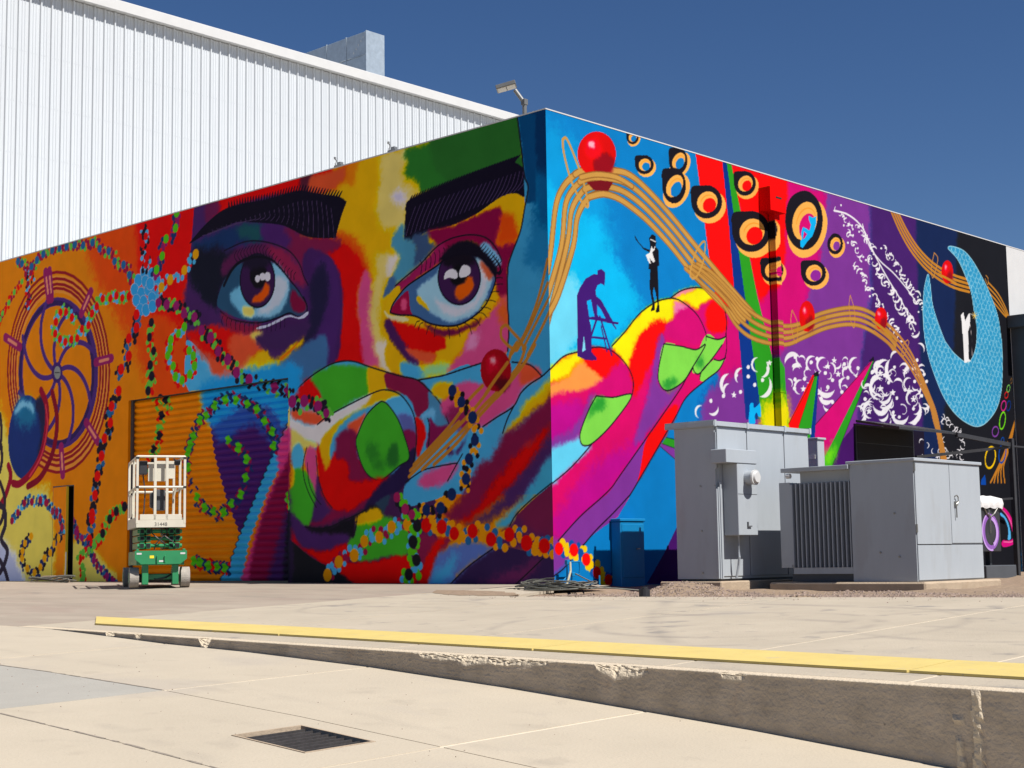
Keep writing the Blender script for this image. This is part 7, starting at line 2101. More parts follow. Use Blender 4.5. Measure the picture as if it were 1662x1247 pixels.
# ---------------------------------------------------------------- painted building
HT = 6.0
bld = thing('mural_building', 'low flat-roofed building whose two walls carry a bright painted mural of eyes and hands', 'building', (0, 0, 0))
DX0, DX1, DZ = -9.42, -5.20, 3.035           # roll-up door opening on the shaded wall
PX0, PX1, PZ = -11.76, -11.07, 1.71          # narrow service door opening
# shaded wall: y = 0 plane
us = many(0.0, -16.0, 0.0125, 0.025, (DX0, DX1, PX0, PX1), 10)
vs_ = many(-0.12, HT, 0.0105, 0.0105, (DZ, PZ), 6)
def hole(u, v):
    return ((u > DX0) & (u < DX1) & (v < DZ)) | ((u > PX0) & (u < PX1) & (v < PZ))
me = painted_sheet('painted_wall', us, vs_, lambda U, V: (U, 0 * U, V), cvL, KEEP_LEFT, hole, True)
tag(link('painted_wall', me, bld), 'shaded wall with a huge painted face over orange and red ground')
# sunlit wall: x = 0 plane
us = many(0.0, 12.85, 0.0135, 0.023, (), 10)
vs_ = many(-0.16, HT, 0.0105, 0.0105, (), 6)
me = painted_sheet('painted_wall', us, vs_, lambda U, V: (0 * U, U, V), cvR, KEEP_RIGHT, None, False)
tag(link('painted_wall', me, bld), 'sunlit wall with a painted hand, rope, ring eyes and a blue scaled moon')
MB().box(-0.2, 0.0, 12.853, 26.0, -0.2, HT).build('white_wall', 'white_trim', bld)
mb = MB()
mb.bm.faces.new([mb.bm.verts.new(p) for p in ((-16, 0.25, HT - .25), (-0.25, 0.25, HT - .25), (-0.25, 26, HT - .25), (-16, 26, HT - .25))])
mb.build('roof', 'roof', bld)
MB().box(-16, -0.05, 0.06, 0.25, HT - .3, HT - .002).box(-0.25, -0.05, 0.25, 26, HT - .3, HT - .002).build('parapet', 'roof', bld)
MB().box(-16, 0.005, -0.006, 0.27, HT + .0005, HT + .016).box(-0.27, 0.005, 0.27, 26, HT + .0005, HT + .016).build('coping', 'white_trim', bld)
# door reveal, painted like the wall round it
RV = 0.11
def reveal(name, us, vs, place, flip):
    link(name, painted_sheet(name, us, vs, place, cvL, KEEP_LEFT, None, flip), bld)
reveal('door_reveal', np.array([DX0, DX0 + 0.0001]), np.linspace(0, DZ, 120), lambda U, V: (0 * U + DX0, np.where(U > DX0 + .00005, RV, 0.0), V), False)
reveal('door_reveal', np.array([DX1 - 0.0001, DX1]), np.linspace(0, DZ, 120), lambda U, V: (0 * U + DX1, np.where(U < DX1 - .00005, RV, 0.0), V), False)
MB().box(DX0, DX1, 0.002, 0.2, DZ - .0, DZ + .06).build('door_lintel', 'charcoal', bld)
MB().box(DX0, DX1, 0.30, 0.32, -0.1, DZ + .05).build('door_backing', 'dark', bld)
# roll-up curtain: every slat a piece
curtain = MB().box(DX0 + .01, DX1 - .01, .07, .13, -.01, .052, .004).build('roll_up_door', 'charcoal', bld)
for gx_ in (DX0, DX1 - .05):
    MB().box(gx_, gx_ + .05, .05, .085, .0, DZ - .001).build('guide_rail', 'charcoal', curtain)
NS = 29
sh = (DZ - 0.06) / NS
prof = [(0.0, 0.118), (0.12, 0.112), (0.26, 0.094), (0.42, 0.086), (0.60, 0.088), (0.76, 0.100), (0.90, 0.114), (0.995, 0.119)]
su = np.linspace(DX0 + .005, DX1 - .005, 230)
for k in range(NS):
    z0 = 0.055 + k * sh
    vv = np.array([z0 + p[0] * sh for p in prof])
    yy = np.array([p[1] for p in prof])
    me = painted_sheet('slat', su, vv, lambda U, V, yy=yy: (U, np.broadcast_to(yy[None, :], U.shape), V), cvL, KEEP_LEFT, None, True)
    link('slat', me, curtain)
# narrow service door, standing ajar
sdoor = MB().box(PX0 - .0, PX0 + .02, .0, .1, .03, PZ).box(PX1 - .02, PX1, .003, .1, .03, PZ).box(PX0 + .02, PX1 - .02, .003, .1, PZ - .02, PZ - .001).build('service_door', 'black', bld)
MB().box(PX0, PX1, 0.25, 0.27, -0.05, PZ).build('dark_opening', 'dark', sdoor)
ang = math.radians(7)
lw = 0.545
co_u = np.linspace(PX0 + .02, PX0 + .02 + lw, 60)
co_v = np.linspace(0.045, PZ - .025, 150)
me = painted_sheet('door_leaf', co_u, co_v, lambda U, V: (PX0 + .02 + (U - PX0 - .02) * math.cos(ang), -.006 - (U - PX0 - .02) * math.sin(ang), V), cvL, KEEP_LEFT, None, True)
link('door_leaf', me, sdoor)
ex, ey = PX0 + .02 + lw * math.cos(ang), -.006 - lw * math.sin(ang)
mb = MB()
n_ = Vector((math.sin(ang), math.cos(ang), 0)) * 0.045
mb.prism([(ex - .002, ey, .045), (ex - .002, ey, PZ - .025), (ex - .002 + n_.x, ey + n_.y, PZ - .025), (ex - .002 + n_.x, ey + n_.y, .045)], (0.003 * math.cos(ang), -0.003 * math.sin(ang), 0))
mb.prism([(PX0 + .02, .0, PZ - .0255), (ex - .004, ey + .004, PZ - .0255), (ex + n_.x - .006, ey + n_.y, PZ - .0255), (PX0 + .03, .04, PZ - .0255)], (0, 0, .001))
mb.build('door_edge', 'yellow_edge', sdoor)
mb = MB()
mb.cyl((ex - .05, ey + .02, .86), (ex - .05, ey - .05, .86), .012)
mb.cyl((ex - .05, ey - .05, .86), (ex - .12, ey - .03, .86), .009)
mb.build('door_handle', 'steel', sdoor)

# rain collector and downpipe, painted over with the mural
def painted_box(name, x0, x1, y0, y1, z0, z1, parent, dz=0.02):
    zs = np.linspace(z0, z1, max(2, int((z1 - z0) / dz)))
    ys = np.linspace(y0, y1, max(2, int((y1 - y0) / dz)))
    cs, fs, ss = [], [], []
    def sheet(us, ws, place, uv):
        base = sum(len(c) for c in cs)
        U, V = np.meshgrid(us, ws, indexing='ij')
        cs.append(np.stack(place(U, V), -1).reshape(-1, 3))
        a, b = uv(U, V)
        ss.append(cvR.sample(a, b).reshape(-1, 3))
        idx = base + np.arange(U.size).reshape(U.shape)
        fs.append(np.stack([idx[:-1, :-1], idx[1:, :-1], idx[1:, 1:], idx[:-1, 1:]], -1).reshape(-1, 4))
    sheet(ys, zs, lambda U, V: (0 * U + x1, U, V), lambda U, V: (U, V))
    sheet(np.array([x0, x1]), zs, lambda U, V: (U, 0 * U + y0, V), lambda U, V: (0 * U + y0, V))
    sheet(np.array([x0, x1]), zs, lambda U, V: (U, 0 * U + y1, V), lambda U, V: (0 * U + y1, V))
    sheet(np.array([x0, x1]), ys, lambda U, V: (U, V, 0 * U + z0), lambda U, V: (V, 0 * U + z0))
    sheet(np.array([x0, x1]), ys, lambda U, V: (U, V, 0 * U + z1), lambda U, V: (V, 0 * U + z1))
    return link(name, painted_mesh(name, np.concatenate(cs), np.concatenate(fs), np.concatenate(ss), KEEP_RIGHT), parent)
head = painted_box('rain_collector', 0.003, 0.20, 4.73, 5.14, 5.40, 5.76, bld)
MB().box(0.196, 0.2035, 4.88, 5.03, 5.60, 5.625).build('overflow_slot', 'dark', head)
pipe = painted_box('downpipe', 0.018, 0.125, 4.945, 5.075, -0.05, 5.40, bld)
for z in (0.9, 2.7, 4.5):
    painted_box('pipe_strap', 0.003, 0.130, 4.93, 5.09, z, z + .03, pipe)
# black shutter and steelwork at the far end of the sunlit wall
shut = MB().box(0.004, 0.03, 7.17, 9.0, -.08, 2.36).build('black_shutter', 'black', bld)
for k in range(9):
    MB().box(0.0302, 0.036, 7.2, 8.97, -.05 + k * .265, .205 + k * .265, .004).build('shutter_panel', 'dark', shut)  # near-black colour carries the deep shade under the awning

# flood lamp on the parapet
lamp = thing('flood_lamp', 'grey twin-panel flood lamp on a short arm above the painted corner', 'lamp', (-0.50, 0.15, 6.03))
MB().box(-.58, -.42, .09, .21, 6.03, 6.05).cyl((-.5, .15, 6.05), (-.5, .15, 6.24), .03, n=10).build('mount', 'lamp_grey', lamp)
MB().cyl((-.5, .15, 6.22), (-.60, .08, 6.40), .028, n=10).box(-.535, -.465, .115, .185, 6.19, 6.27, .006).build('arm', 'lamp_grey', lamp)
hm = Matrix.Translation((-.70, .02, 6.455)) @ Matrix.Rotation(math.radians(38), 4, 'Z') @ Matrix.Rotation(math.radians(-14), 4, 'Y')
def lamp_box(name, m, *b):
    mb = MB()
    mb.box(*[v * .78 for v in b], .005)
    bmesh.ops.transform(mb.bm, matrix=hm, verts=mb.bm.verts)
    return mb.build(name, m, lamp)
lamp_box('lamp_head', 'lamp_grey', -.17, .17, -.14, .14, -.03, .035)
lamp_box('lamp_lens', 'lens', -.155, -.005, -.12, .12, -.036, -.029)
lamp_box('lamp_lens', 'lens', .005, .155, -.12, .12, -.036, -.029)
# two small bracket fittings on the coping of the shaded wall
for x, lab in ((-4.163, 'small steel bracket fitting on the roof edge above the red brow'), (-3.003, 'small steel bracket fitting on the roof edge above the yellow and cream forehead')):
    t = thing('roof_bracket', lab, 'bracket', (x, .05, 6.03), 0, 'brackets on the roof edge')
    MB().box(x - .02, x + .14, .03, .09, 6.03, 6.055).box(x + .05, x + .12, .03, .09, 6.055, 6.09).build('base', 'steel', t)
    MB().tube([(x, .05, 6.03), (x - .01, .05, 6.08), (x + .015, .05, 6.12), (x - .02, .05, 6.17)], .009).cyl((x - .02, .05, 6.155), (x - .02, .05, 6.185), .017).build('stem', 'steel', t)

# ---------------------------------------------------------------- tall white warehouse behind
WX, RIB, EAVE = -16.0, 0.2545, 12.42
wh = thing('warehouse', 'tall white ribbed-metal warehouse behind the painted building', 'building', (WX, 8, 0))
pw = RIB * 3
def panel_mesh():
    mb = MB()
    prof = []
    for r in range(3):
        o = r * RIB
        prof += [(o, 0.0), (o + .012, .042), (o + .040, .042), (o + .052, 0.0)]
        for k in (.100, .165):
            prof += [(o + k, 0.0), (o + k + .008, .011), (o + k + .020, .011), (o + k + .028, 0.0)]
    prof += [(pw + .004, 0.001)]
    rows = [[mb.bm.verts.new((px, py, z)) for (py, px) in prof] for z in (4.0, 12.37)]
    for j in range(len(prof) - 1):
        mb.bm.faces.new((rows[0][j], rows[0][j + 1], rows[1][j + 1], rows[1][j]))
    for z in np.arange(4.4, 12.2, 1.1):        # fasteners
        for r in range(3):
            for q in (.075, .14, .21):
                mb.cyl((.0, r * RIB + q, z), (.006, r * RIB + q, z), .0075, n=6)
    me = bpy.data.meshes.new('wall_panel')
    mb.bm.to_mesh(me)
    mb.bm.free()
    me.materials.append(MT['white_sheet'])
    return me
pme = panel_mesh()
for i in range(44):
    o = link('wall_panel', pme, wh, False)
    o.location = (0, -10 - 8 + i * pw, 0)
MB().box(WX - .3, WX - .01, -10, 23.6, -.2, 12.37).build('wall_core', 'white_trim', wh)
MB().box(WX + .0, WX + .17, -10, 23.6, EAVE - .035, EAVE + .0).build('soffit', 'white_trim', wh)
mb = MB()
mb.prism([(WX - .2, -10, EAVE + .001), (WX + .19, -10, EAVE + .001), (WX + .19, -10, EAVE - .06), (WX + .215, -10, EAVE - .06), (WX + .23, -10, EAVE + .15), (WX + .15, -10, EAVE + .20), (WX - .2, -10, EAVE + .20)], (0, 33.6, 0))
mb.build('gutter', 'white_trim', wh)
mb = MB()
mb.bm.faces.new([mb.bm.verts.new(p) for p in ((WX, -10, EAVE + .19), (WX, 23.6, EAVE + .19), (WX - 14, 23.6, EAVE + .75), (WX - 14, -10, EAVE + .75))])
mb.build('roof', 'roof', wh)
MB().box(WX - 14, WX - .3, 23.3, 23.6, -.2, EAVE).build('end_wall', 'white_trim', wh)
# rooftop duct
duct = thing('roof_duct', 'galvanised rectangular air duct on the white warehouse roof', 'duct', (-19, 13.2, 12.9))
for k, (xa, xb) in enumerate(((-18.0, -18.82), (-18.84, -19.66), (-19.68, -20.8), (-20.82, -22.6))):
    for (za, zb) in ((12.85, 14.02), (14.035, 14.67)):
        MB().box(xb, xa, 12.86, 13.50, za, zb, .01).build('duct_panel', 'galv', duct)
for x in (-18.83, -19.67, -20.81):
    MB().box(x - .018, x + .018, 12.845, 13.515, 12.85, 14.685).build('flange', 'galv', duct)
MB().box(-18.01, -17.985, 12.845, 13.515, 12.85, 14.69).box(-18.6, -18.0, 12.84, 12.86, 14.018, 14.036).build('end_cap', 'galv', duct)
for k in range(5):
    MB().box(-18.12 - k * .1, -18.10 - k * .1, 12.852, 12.859, 14.50 - k * .09, 14.55 - k * .09).build('cleat', 'white_trim', duct)

# ---------------------------------------------------------------- electrical cabinets
sw = thing('switch_cabinet', 'tall pale grey electrical switch cabinet with a round meter on its sunlit side', 'cabinet', (1.5, 1.9, 0.0))
MB().box(1.02, 1.93, 0.80, 3.12, -.22, .018, .012).build('plinth', 'pad', sw)
MB().box(1.22, 1.82, .90, 2.955, .045, 1.88).build('body', 'grey', sw)
MB().box(1.26, 1.80, .93, 2.93, .018, .045).build('base_rail', 'charcoal', sw)
mb = MB()
mb.prism([(1.12, .84, 1.880), (1.86, .84, 1.880), (1.86, .84, 1.935), (1.12, .84, 1.905)], (0, 2.15, 0))
mb.build('roof_cap', 'grey', sw)
for y in (.872, 1.555, 2.375, 2.955):
    MB().box(1.115, 1.868, y - .02, y + .02, 1.87, 1.948).build('roof_seam', 'grey', sw)
for a, b in ((.935, 1.555), (1.572, 2.375), (2.392, 2.945)):
    MB().box(1.8205, 1.832, a, b, .075, 1.865, .003).build('door', 'grey', sw)
for y in (1.5635, 2.3835):
    MB().box(1.8205, 1.824, y - .006, y + .006, .08, 1.87).build('seam', 'grey_dark', sw)
for k, (z0, z1) in enumerate(((.05, 1.12), (.05, 1.14), (.05, 1.20))):
    MB().box(1.835 + k * .012 - .01, 1.845 + k * .012, .895 + k * .022 - .012, .908 + k * .022, z0, z1).build('edge_flange', 'grey', sw)
MB().box(1.8205, 1.845, .893, .905, 1.36, 1.80).box(1.8205, 1.852, .915, .925, 1.38, 1.86).build('edge_flange', 'grey', sw)
for z in (1.16, .62, .12):
    MB().cyl((1.60, .897, z), (1.60, .890, z), .012, n=8).cyl((1.82, .897, z), (1.82, .886, z), .008, n=8).build('bolt', 'steel', sw)
mtr = MB().box(1.8325, 2.05, 1.03, 1.43, .56, 1.42, .006).build('meter_box', 'grey', sw)
MB().box(1.8325, 2.06, .80, 1.435, 1.4205, 1.585, .006).build('meter_hood', 'grey', mtr)
MB().cyl((2.05, 1.24, 1.25), (2.17, 1.24, 1.25), .085, n=24).build('meter_collar', 'grey', mtr, smooth=False)
MB().cyl((2.17, 1.24, 1.25), (2.20, 1.24, 1.25), .078, .06, n=24).cyl((2.15, 1.24, 1.25), (2.175, 1.24, 1.25), .092, n=24).build('meter_glass', 'white_trim', mtr)
MB().box(2.0502, 2.053, 1.035, 1.425, 1.05, 1.055).build('seam', 'grey_dark', mtr)
MB().box(2.0502, 2.07, 1.20, 1.28, .66, .675).box(2.0502, 2.07, 1.20, 1.212, .676, .72).build('latch', 'grey_dark', mtr)
MB().tube([(1.95, 1.16, .56), (1.95, 1.16, .3), (1.93, 1.17, .2), (1.90, 1.16, .05)], .016, 8).build('conduit', 'grey', sw)
jb = thing('riser_cabinet', 'slim grey riser cabinet standing behind the tall switch cabinet', 'cabinet', (1.35, 3.7, 0))
MB().box(1.16, 1.50, 3.70, 3.87, -.1, 1.86, .006).build('body', 'grey', jb)
MB().box(1.14, 1.52, 3.68, 3.89, 1.86, 1.888, .004).build('cap', 'grey', jb)
MB().box(1.2, 1.46, 3.69, 3.6995, 1.60, 1.66).build('band', 'white_trim', jb)

tr = thing('pad_transformer', 'pale grey pad-mounted transformer with double doors and black-looking cooling fins', 'transformer', (3.4, 2.3, 0))
MB().box(2.20, 4.26, 1.40, 3.25, -.25, -.004, .02).build('plinth', 'pad', tr)
cab = MB().box(3.30, 4.115, 1.50, 3.075, .0, 1.35).build('cabinet', 'grey', tr)
MB().box(3.26, 4.15, 1.475, 3.10, 1.35, 1.388, .006).build('lid', 'grey', cab)
MB().box(4.1155, 4.13, 1.515, 2.312, .415, 1.345, .003).build('door', 'grey', cab)
d2 = MB().box(4.1155, 4.13, 2.322, 3.07, .425, 1.345, .003).build('door', 'grey', cab)
MB().box(4.1155, 4.13, 1.515, 3.07, .012, .403, .003).build('sill_panel', 'grey', cab)
MB().box(4.1155, 4.119, 1.515, 3.07, .404, .414).box(4.1155, 4.119, 2.313, 2.321, .415, 1.345).build('seam', 'grey_dark', cab)
MB().tube([(4.135, 2.42, .97), (4.16, 2.42, .98), (4.16, 2.45, .96), (4.16, 2.45, .90), (4.15, 2.42, .88), (4.15, 2.42, .72)], .008, 6).box(4.13, 4.155, 2.40, 2.455, .86, .91).build('handle', 'steel', d2)
for z in (1.24, .55):
    MB().box(4.10, 4.137, 1.502, 1.518, z, z + .09).build('hinge', 'steel', cab)
for (x, z) in ((3.86, .77), (3.66, .33), (3.90, .28)):
    MB().cyl((x, 1.4995, z), (x, 1.488, z), .012, n=8).build('bolt', 'steel', cab)
MB().box(2.50, 3.30, 1.76, 3.0, .06, 1.27).build('tank', 'grey', tr)
MB().box(2.375, 3.297, 1.46, 3.06, 1.30, 1.352, .004).build('tank_lid', 'grey', tr)
MB().box(2.56, 3.297, 1.60, 1.76, 1.15, 1.30).build('lid_rail', 'grey', tr)
MB().box(2.44, 3.297, 1.55, 2.95, .0, .09).build('skid', 'charcoal', tr)
MB().box(2.48, 3.297, 1.52, 1.765, .09, .165).build('fin_header', 'grey', tr)
fm = MB().box(2.48, 2.494, 1.505, 1.762, .166, 1.165, .004).build('cooling_fin', 'grey', tr)
for k in range(1, 14):
    dup(fm, tr, (k * .0605, 0, 0))
rf = MB().box(2.32, 2.472, 1.50, 1.512, .165, 1.18, .003).build('rear_fin', 'grey', tr)
for k in range(1, 20):
    dup(rf, tr, (0, k * .075, 0))
MB().box(2.47, 2.50, 1.50, 2.98, .2, 1.15).build('rear_header', 'grey', tr)
mb = MB()
mb.cyl((2.45, 1.48, 1.255), (2.50, 1.48, 1.255), .03, n=10)
mb.build('lifting_lug', 'white_trim', tr)

bb = thing('utility_box', 'small azure-painted utility box against the sunlit mural wall', 'box', (.09, 1.35, -.05))
MB().box(.012, .17, 1.10, 1.585, -.08, .775, .008).build('body', 'azure', bb)
MB().box(.012, .185, 1.085, 1.60, .776, .815, .008).build('lid', 'azure', bb)
MB().box(.1705, .178, 1.125, 1.565, .06, .74, .003).build('door', 'azure', bb)
MB().box(.1785, .20, 1.40, 1.46, .42, .435).build('latch', 'steel', bb)

# blue pipework standing at the corner
pp = thing('irrigation_pipes', 'thin blue-painted pipe stand with pale conduit at the building corner', 'pipes', (.15, .2, -.05))
MB().tube([(.15, .074, -.06), (.15, .074, .275), (.15, .306, .275), (.15, .306, .12), (.15, .16, .12), (.15, .16, -.08)], .011, 8).build('pipe', 'azure', pp)
MB().tube([(.17, -.02, -.07), (.17, -.02, .05), (.17, .03, .08)], .010, 8).build('pipe', 'azure', pp)
MB().tube([(.16, .675, -.08), (.16, .675, .10)], .010, 8).build('pipe', 'azure', pp)
MB().box(.12, .19, .13, .19, .095, .145, .005).build('valve', 'azure', pp)
MB().box(.13, .18, .05, .10, .24, .30, .005).build('valve', 'azure', pp)
MB().tube([(.19, .09, .27), (.22, .06, .16), (.27, -.05, .04), (.36, -.20, -.05)], .014, 8).build('conduit', 'hose', pp)
MB().tube([(.19, .18, .13), (.24, .32, .06), (.32, .5, -.03), (.34, .7, -.06)], .008, 6).build('conduit', 'cable', pp)

# heap of cables on the paving by the corner
cb = thing('cable_heap', 'loose heap of grey cables lying at the painted corner', 'cables', (.75, -.75, -.08))
rc = random.Random(5)
for k in range(11):
    cx, cy = .80 + rc.uniform(-.1, .1), -.85 + rc.uniform(-.1, .1)
    rx, ry = .50 + rc.uniform(-.14, .14), .26 + rc.uniform(-.1, .1)
    a0 = rc.uniform(0, 6.28)
    pts = []
    for i in range(20):
        a = a0 + i * (5.6 / 19)
        x_ = cx + rx * math.cos(a) * (1 + .06 * math.sin(3 * a + k))
        y_ = cy + ry * math.sin(a)
        pts.append((x_ , y_ - .25 * (x_ - .8), plat_z(x_, y_) + .012 + .010 * k * (0.6 + .4 * math.sin(2 * a + k))))
    MB().tube(pts, .009, 5).build('cable', 'cable', cb)
MB().tube([(.25, -.75, -.03), (.05, -.85, -.03), (.0, -.98, -.05), (.12, -1.05, -.05)], .008, 5).cyl((.24, -.8, -.02), (.34, -.7, .02), .03).build('plug', 'black', cb)
MB().tube([(1.2, -.75, -.02), (1.42, -.55, -.03), (1.6, -.3, -.06), (1.75, .05, -.08)], .008, 5).build('cable', 'cable', cb)
hz = thing('hose_heap', 'grey flattened hose and metal rods on the paving by the service door', 'hose', (-11, -.45, .06))
for k in range(4):
    x0_ = -11.65 + k * .1
    MB().tube([(x0_ + i * .16, -.45 - .05 * k - .06 * math.sin(i * .9 + k), .075 + .02 * k + .022 * math.sin(i * .7 + k)) for i in range(9)], .016, 5).build('hose', 'cable', hz)
MB().tube([(-11.55, -.4, .08), (-11.3, -.42, .14), (-10.9, -.44, .145), (-10.6, -.42, .10), (-10.35, -.5, .07)], .02, 6).build('hose', 'pad', hz)
MB().tube([(-10.62, -.42, .07), (-10.66, -.38, .30), (-10.69, -.36, .55)], .012, 6).tube([(-10.55, -.42, .07), (-10.4, -.5, .09), (-10.1, -.52, .08)], .012, 6).build('rod', 'steel', hz)
kn = thing('pipe_cap', 'short black pipe cap standing in the dirt beside the gravel edge', 'pipe cap', (2.70, -1.62, -.10))
MB().cyl((2.70, -1.62, -.12), (2.70, -1.62, -.01), .058, n=14).build('pipe', 'black', kn)
MB().cyl((2.70, -1.62, -.0105), (2.70, -1.62, .012), .034, n=10).build('cap', 'black', kn)

# ---------------------------------------------------------------- far end of the sunlit wall
dk = thing('dock_enclosure', 'charcoal panelled dock enclosure with flat cap at the end of the mural', 'enclosure', (.3, 12.8, 0))
MB().box(.004, .60, 12.87, 15.5, -.1, 4.435).build('body', 'charcoal', dk)
MB().box(.004, .68, 12.72, 15.6, 4.4355, 4.665, .01).build('cap', 'charcoal', dk)
ps = thing('canopy_frame', 'black steel post with long raking beam and brace beside the shutter', 'canopy frame', (.8, 10.95, 0))
MB().box(.77, .85, 10.90, 10.98, -.12, 2.25, .006).build('post', 'black', ps)
def bar(p0, p1, w, h, name, m, root):
    p0, p1 = Vector(p0), Vector(p1)
    d = (p1 - p0)
    t = bmesh.new()
    bmesh.ops.create_cube(t, size=1.0)
    for v in t.verts:
        v.co = Vector((v.co.x * w, v.co.y * h, v.co.z * d.length))
    mb = MB()
    mb.merge(t, Matrix.Translation((p0 + p1) / 2) @ d.to_track_quat('Z', 'Y').to_matrix().to_4x4())
    return mb.build(name, m, root)
bar((.80, 9.0, 2.225), (.80, 10.90, 2.14), .05, .07, 'beam', 'black', ps)
mb = MB()
mb.prism([(.042, 7.16, 2.385), (.80, 7.16, 2.225), (.80, 7.16, 2.262), (.042, 7.16, 2.422)], (0, 1.84, 0))
mb.build('awning_sheet', 'black', ps)
bar((.04, 9.03, 1.90), (.80, 10.88, 2.10), .05, .05, 'brace', 'black', ps)
bar((.80, 10.98, 2.12), (.95, 12.3, 2.10), .03, .03, 'tie_rod', 'black', ps)
bar((.80, 10.90, 1.22), (.06, 9.6, 1.12), .035, .035, 'rail', 'black', ps)
ct = thing('covered_stand', 'black equipment stand with a white cloth tied over its top', 'stand', (1.05, 9.4, -.08))
MB().box(.75, 1.25, 8.93, 9.98, -.12, .10, .01).build('base', 'charcoal', ct)
for y in (9.05, 9.5):
    MB().box(.95, 1.03, y, y + .07, .10, .32).build('leg', 'black', ct)
fb = MB().box(.85, 1.18, 8.93, 9.62, .32, 1.02, .01).build('cabinet', 'black', ct)
mb = MB()
g = 14
rows = []
for i in range(g + 1):
    for_y = 8.88 + .80 * i / g
    rows.append([mb.bm.verts.new((px + (.012 * math.sin(i * 1.7 + pz * 30) if px > .9 else 0), for_y, pz + .012 * math.sin(i * 1.3))) for px, pz in ((.82, 1.00), (.83, 1.17), (.90, 1.205), (1.10, 1.215), (1.20, 1.185), (1.225, 1.10), (1.215, 1.02))])
for a, b in zip(rows, rows[1:]):
    for j in range(len(a) - 1):
        mb.bm.faces.new((a[j], b[j], b[j + 1], a[j + 1]))
mb.bm.faces.new(rows[0])
mb.bm.faces.new(rows[-1][::-1])
mb.build('cloth', 'cloth', ct, smooth=True)
MB().tube([(1.2, 9.05, 1.02), (1.2, 9.12, .94), (1.2, 9.25, .88), (1.2, 9.38, .93), (1.2, 9.5, 1.02)], .012, 5).tube([(1.2, 9.2, 1.0), (1.21, 9.22, .8), (1.2, 9.23, .62)], .008, 5).build('chain', 'steel', ct)
def ring(name, m, cx, cy, r0y, r0z, r1y, r1z, a0, a1, x):
    mb = MB()
    n = 28
    v = []
    for i in range(n + 1):
        a = math.radians(a0 + (a1 - a0) * i / n)
        v.append((mb.bm.verts.new((x, cx + r0y * math.cos(a), cy + r0z * math.sin(a))), mb.bm.verts.new((x, cx + r1y * math.cos(a), cy + r1z * math.sin(a)))))
    for p, q in zip(v, v[1:]):
        mb.bm.faces.new((p[0], q[0], q[1], p[1]))
    return mb.build(name, m, fb)
ring('painted_ring', 'purple', 9.27, .64, .29, .29, .20, .22, 0, 360, 1.1835)
ring('painted_ring', 'lilac', 9.27, .64, .31, .31, .27, .28, 95, 280, 1.1855)
ring('painted_ring', 'lilac', 9.27, .64, .25, .25, .18, .19, -70, 80, 1.1855)

# ---------------------------------------------------------------- scissor lift
LX, LY = -6.33, -1.50
lift = thing('scissor_lift', 'green scissor lift with a cream railed platform parked before the roll-up door', 'lift', (LX, LY, plat_z(LX, LY)), math.radians(-29.0))
lift.scale = (0.96, 0.96, 0.955)
W = 0.365
def part(name, m, *boxes, bev=.006, parent=lift, smooth=False):
    mb = MB()
    for b in boxes:
        mb.box(*b, bev)
    return mb.build(name, m, parent, False, smooth)
for (x, y) in ((.55, 1), (.55, -1), (-.75, 1), (-.75, -1)):
    w = MB().cyl((x, y * W - .065, .15), (x, y * W + .065, .15), .15, n=28).build('wheel', 'tyre', lift, False)
    MB().cyl((x, y * (W + .004) + y * .06, .15), (x, y * (W + .012) + y * .06, .15), .085, n=20).build('rim', 'lift_green', w, False)
mb = MB()
mb.prism([(.80, -.37, .54), (.80, .37, .54), (.80, .37, .42), (.80, .28, .345), (.80, -.28, .345), (.80, -.37, .42)], (-.08, 0, 0))
mb.box(-.95, .72, -.34, .34, .33, .535, .006)
chas = mb.build('chassis', 'lift_green', lift, False)
part('pothole_guard', 'black', (-.6, .40, -.30, .30, .08, .20))
part('front_frame', 'lift_green', (.60, .72, -.26, -.17, .05, .345), (.60, .72, .17, .26, .05, .345), (.5, .6, -.18, .18, .12, .2))
part('tow_plate', 'lift_green', (.801, .83, -.065, -.045, .36, .47), (.801, .83, .045, .065, .36, .47), (.801, .825, -.065, .065, .34, .36), parent=chas)
part('tow_label', 'white_trim', (.8255, .828, -.03, .03, .375, .40), parent=chas, bev=0)
for s_ in (-.31, .31):
    part('side_label', 'white_trim', (.8005, .803, s_ - .035, s_ + .035, .485, .51), parent=chas, bev=0)
for s in (-1, 1):
    part('corner_plate', 'lift_green', (.70, .78, s * .33 - .02, s * .33 + .02, .535, .565))
for k in range(3):
    z = .615 + k * .105
    for (y0, y1) in ((-.29, -.22), (-.20, -.13), (.13, .20), (.22, .29)):
        part('scissor_beam', 'lift_green', (-.85, .60, y0, y1, z - .045, z + .045))
    MB().cyl((.56, -.32, z), (.56, .32, z), .028, n=12).build('cross_tube', 'lift_green', lift, False)
    for y in (-.255, -.165, .165, .255):
        MB().box(.6005, .604, y - .026, y + .026, z - .03, z + .03, .0).build('beam_end', 'dark', lift, False)
plt = part('platform_deck', 'lift_cream', (-.97, .70, -.345, .345, .885, .935), bev=.004)
for b_ in ((.701, .715, -.352, .352, .88, .985), (-.985, -.971, -.352, .352, .88, 1.03), (-.97, .70, -.358, -.346, .88, 1.03), (-.97, .70, .346, .358, .88, 1.03)):
    part('toe_board', 'lift_cream', b_, parent=plt, bev=.002)
part('toe_panel', 'lift_cream', (.70, .712, -.30, .30, .986, 1.07), parent=plt, bev=.004)
def rail(name, pts, r=.0165):
    return MB().tube(pts, r, 8).build(name, 'lift_cream', lift, False)
xf, xb = .70, -.96
for x, y in ((xf, -.34), (xf, .34), (.0, -.34), (.0, .34), (xb, -.34), (xb, .34)):
    MB().box(x - .018, x + .018, y - .018, y + .018, .935, 1.92, .004).build('rail_post', 'lift_cream', lift, False)
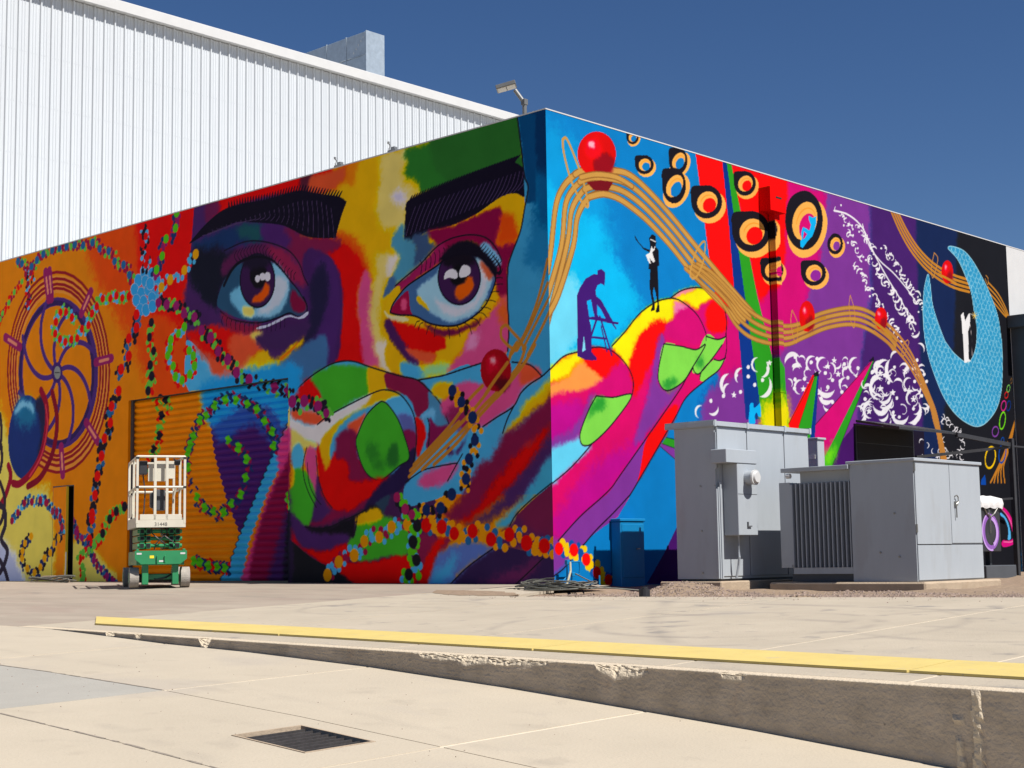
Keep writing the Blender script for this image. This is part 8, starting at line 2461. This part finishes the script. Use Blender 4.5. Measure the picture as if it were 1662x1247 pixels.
for y in (-.085, .085):
    MB().box(xf - .018, xf + .012, y - .02, y + .02, .985, 1.92, .004).build('rail_post', 'lift_cream', lift, False)
for z in (1.92, 1.47):
    rail('rail', [(xf, -.34, z), (xf, .34, z)], .018)
    rail('rail', [(xb, -.34, z), (xb, .34, z)], .018)
    for y in (-.34, .34):
        rail('rail', [(xf, y, z), (xb, y, z)], .018)
part('panel', 'lift_cream', (xf - .10, xf - .085, -.18, -.10, 1.56, 1.84), (xf - .10, xf - .085, -.07, .07, 1.56, 1.86), (xf - .10, xf - .085, .10, .20, 1.60, 1.86), bev=.002)
part('control_box', 'black', (xf - .22, xf - .06, -.31, -.19, 1.66, 1.86), bev=.01)
part('tool_box', 'charcoal', (xf - .25, xf - .10, -.10, .07, 1.13, 1.44), bev=.01)
part('tool_box', 'charcoal', (xf - .30, xf - .15, -.14, -.08, 1.17, 1.40), bev=.02)
MB().tube([(xf - .12, .18, 1.0), (xf - .14, .19, 1.3), (xf - .11, .22, 1.46)], .016, 6).build('gate_lever', 'lift_cream', lift, False)
MB().tube([(xf - .1, .19, 1.90), (xf - .13, .22, 1.83), (xf - .12, .25, 1.86)], .012, 6).box(xf - .15, xf - .06, .20, .28, 1.80, 1.88, .01).build('clamp', 'black', lift, False)
part('side_panel', 'lift_cream', (-.62, -.2, -.372, -.362, 1.05, 1.40), (-.12, .12, -.372, -.362, 1.06, 1.38), bev=.002)
for k, (y0, y1) in enumerate(((-.08, .10), (.05, -.12), (.20, .02))):
    MB().tube([(.60, y0, .56), (.635, y0 + .02, .64), (.64, (y0 + y1) / 2, .72), (.62, y1, .80), (.60, y1, .88)], .009, 6).build('hydraulic_hose', 'black', lift, False)
MB().tube([(.55, -.2, .20), (.60, -.05, .12), (.62, .08, .14), (.58, .2, .22)], .012, 6).build('hydraulic_hose', 'black', lift, False)
MB().tube([(xf - .14, -.25, 1.66), (xf - .10, -.22, 1.4), (xf - .05, -.24, 1.1), (xf - .02, -.28, .95)], .010, 6).build('control_cable', 'black', lift, False)
for y in (-.34, .34):
    for z in (1.47, 1.90):
        part('rail_clip', 'black', (xf - .022, xf + .022, y - .022, y + .022, z - .016, z + .016), bev=.002)
part('hazard_label', 'yellow_edge', (.8005, .803, -.16, -.10, .43, .47), parent=chas, bev=0)
# stencilled fleet number on the toe board
tcu = bpy.data.curves.new('fleet_number', 'FONT')
tcu.body = '31448'
tcu.size = 0.075
tcu.align_x = 'CENTER'
tmp = bpy.data.objects.new('fleet_number_tmp', tcu)
COL.objects.link(tmp)
bpy.context.view_layer.update()
dg = bpy.context.evaluated_depsgraph_get()
tme = bpy.data.meshes.new_from_object(tmp.evaluated_get(dg))
bpy.data.objects.remove(tmp)
tme.name = 'fleet_number'
tme.transform(Matrix.Translation((.7165, 0, .90)) @ Matrix.Rotation(math.radians(90), 4, 'Z') @ Matrix.Rotation(math.radians(90), 4, 'X'))
tme.materials.clear()
tme.materials.append(MT['black'])
link('fleet_number', tme, plt, False)

# ---------------------------------------------------------------- plan units to metres
S4 = Matrix.Scale(SITE_SCALE, 4)
for me in list(bpy.data.meshes):
    if me.users == 0:
        bpy.data.meshes.remove(me)
        continue
    me.transform(S4)
for o in scene.objects:
    if o.type in {'MESH', 'EMPTY'}:
        o.location = o.location * SITE_SCALE
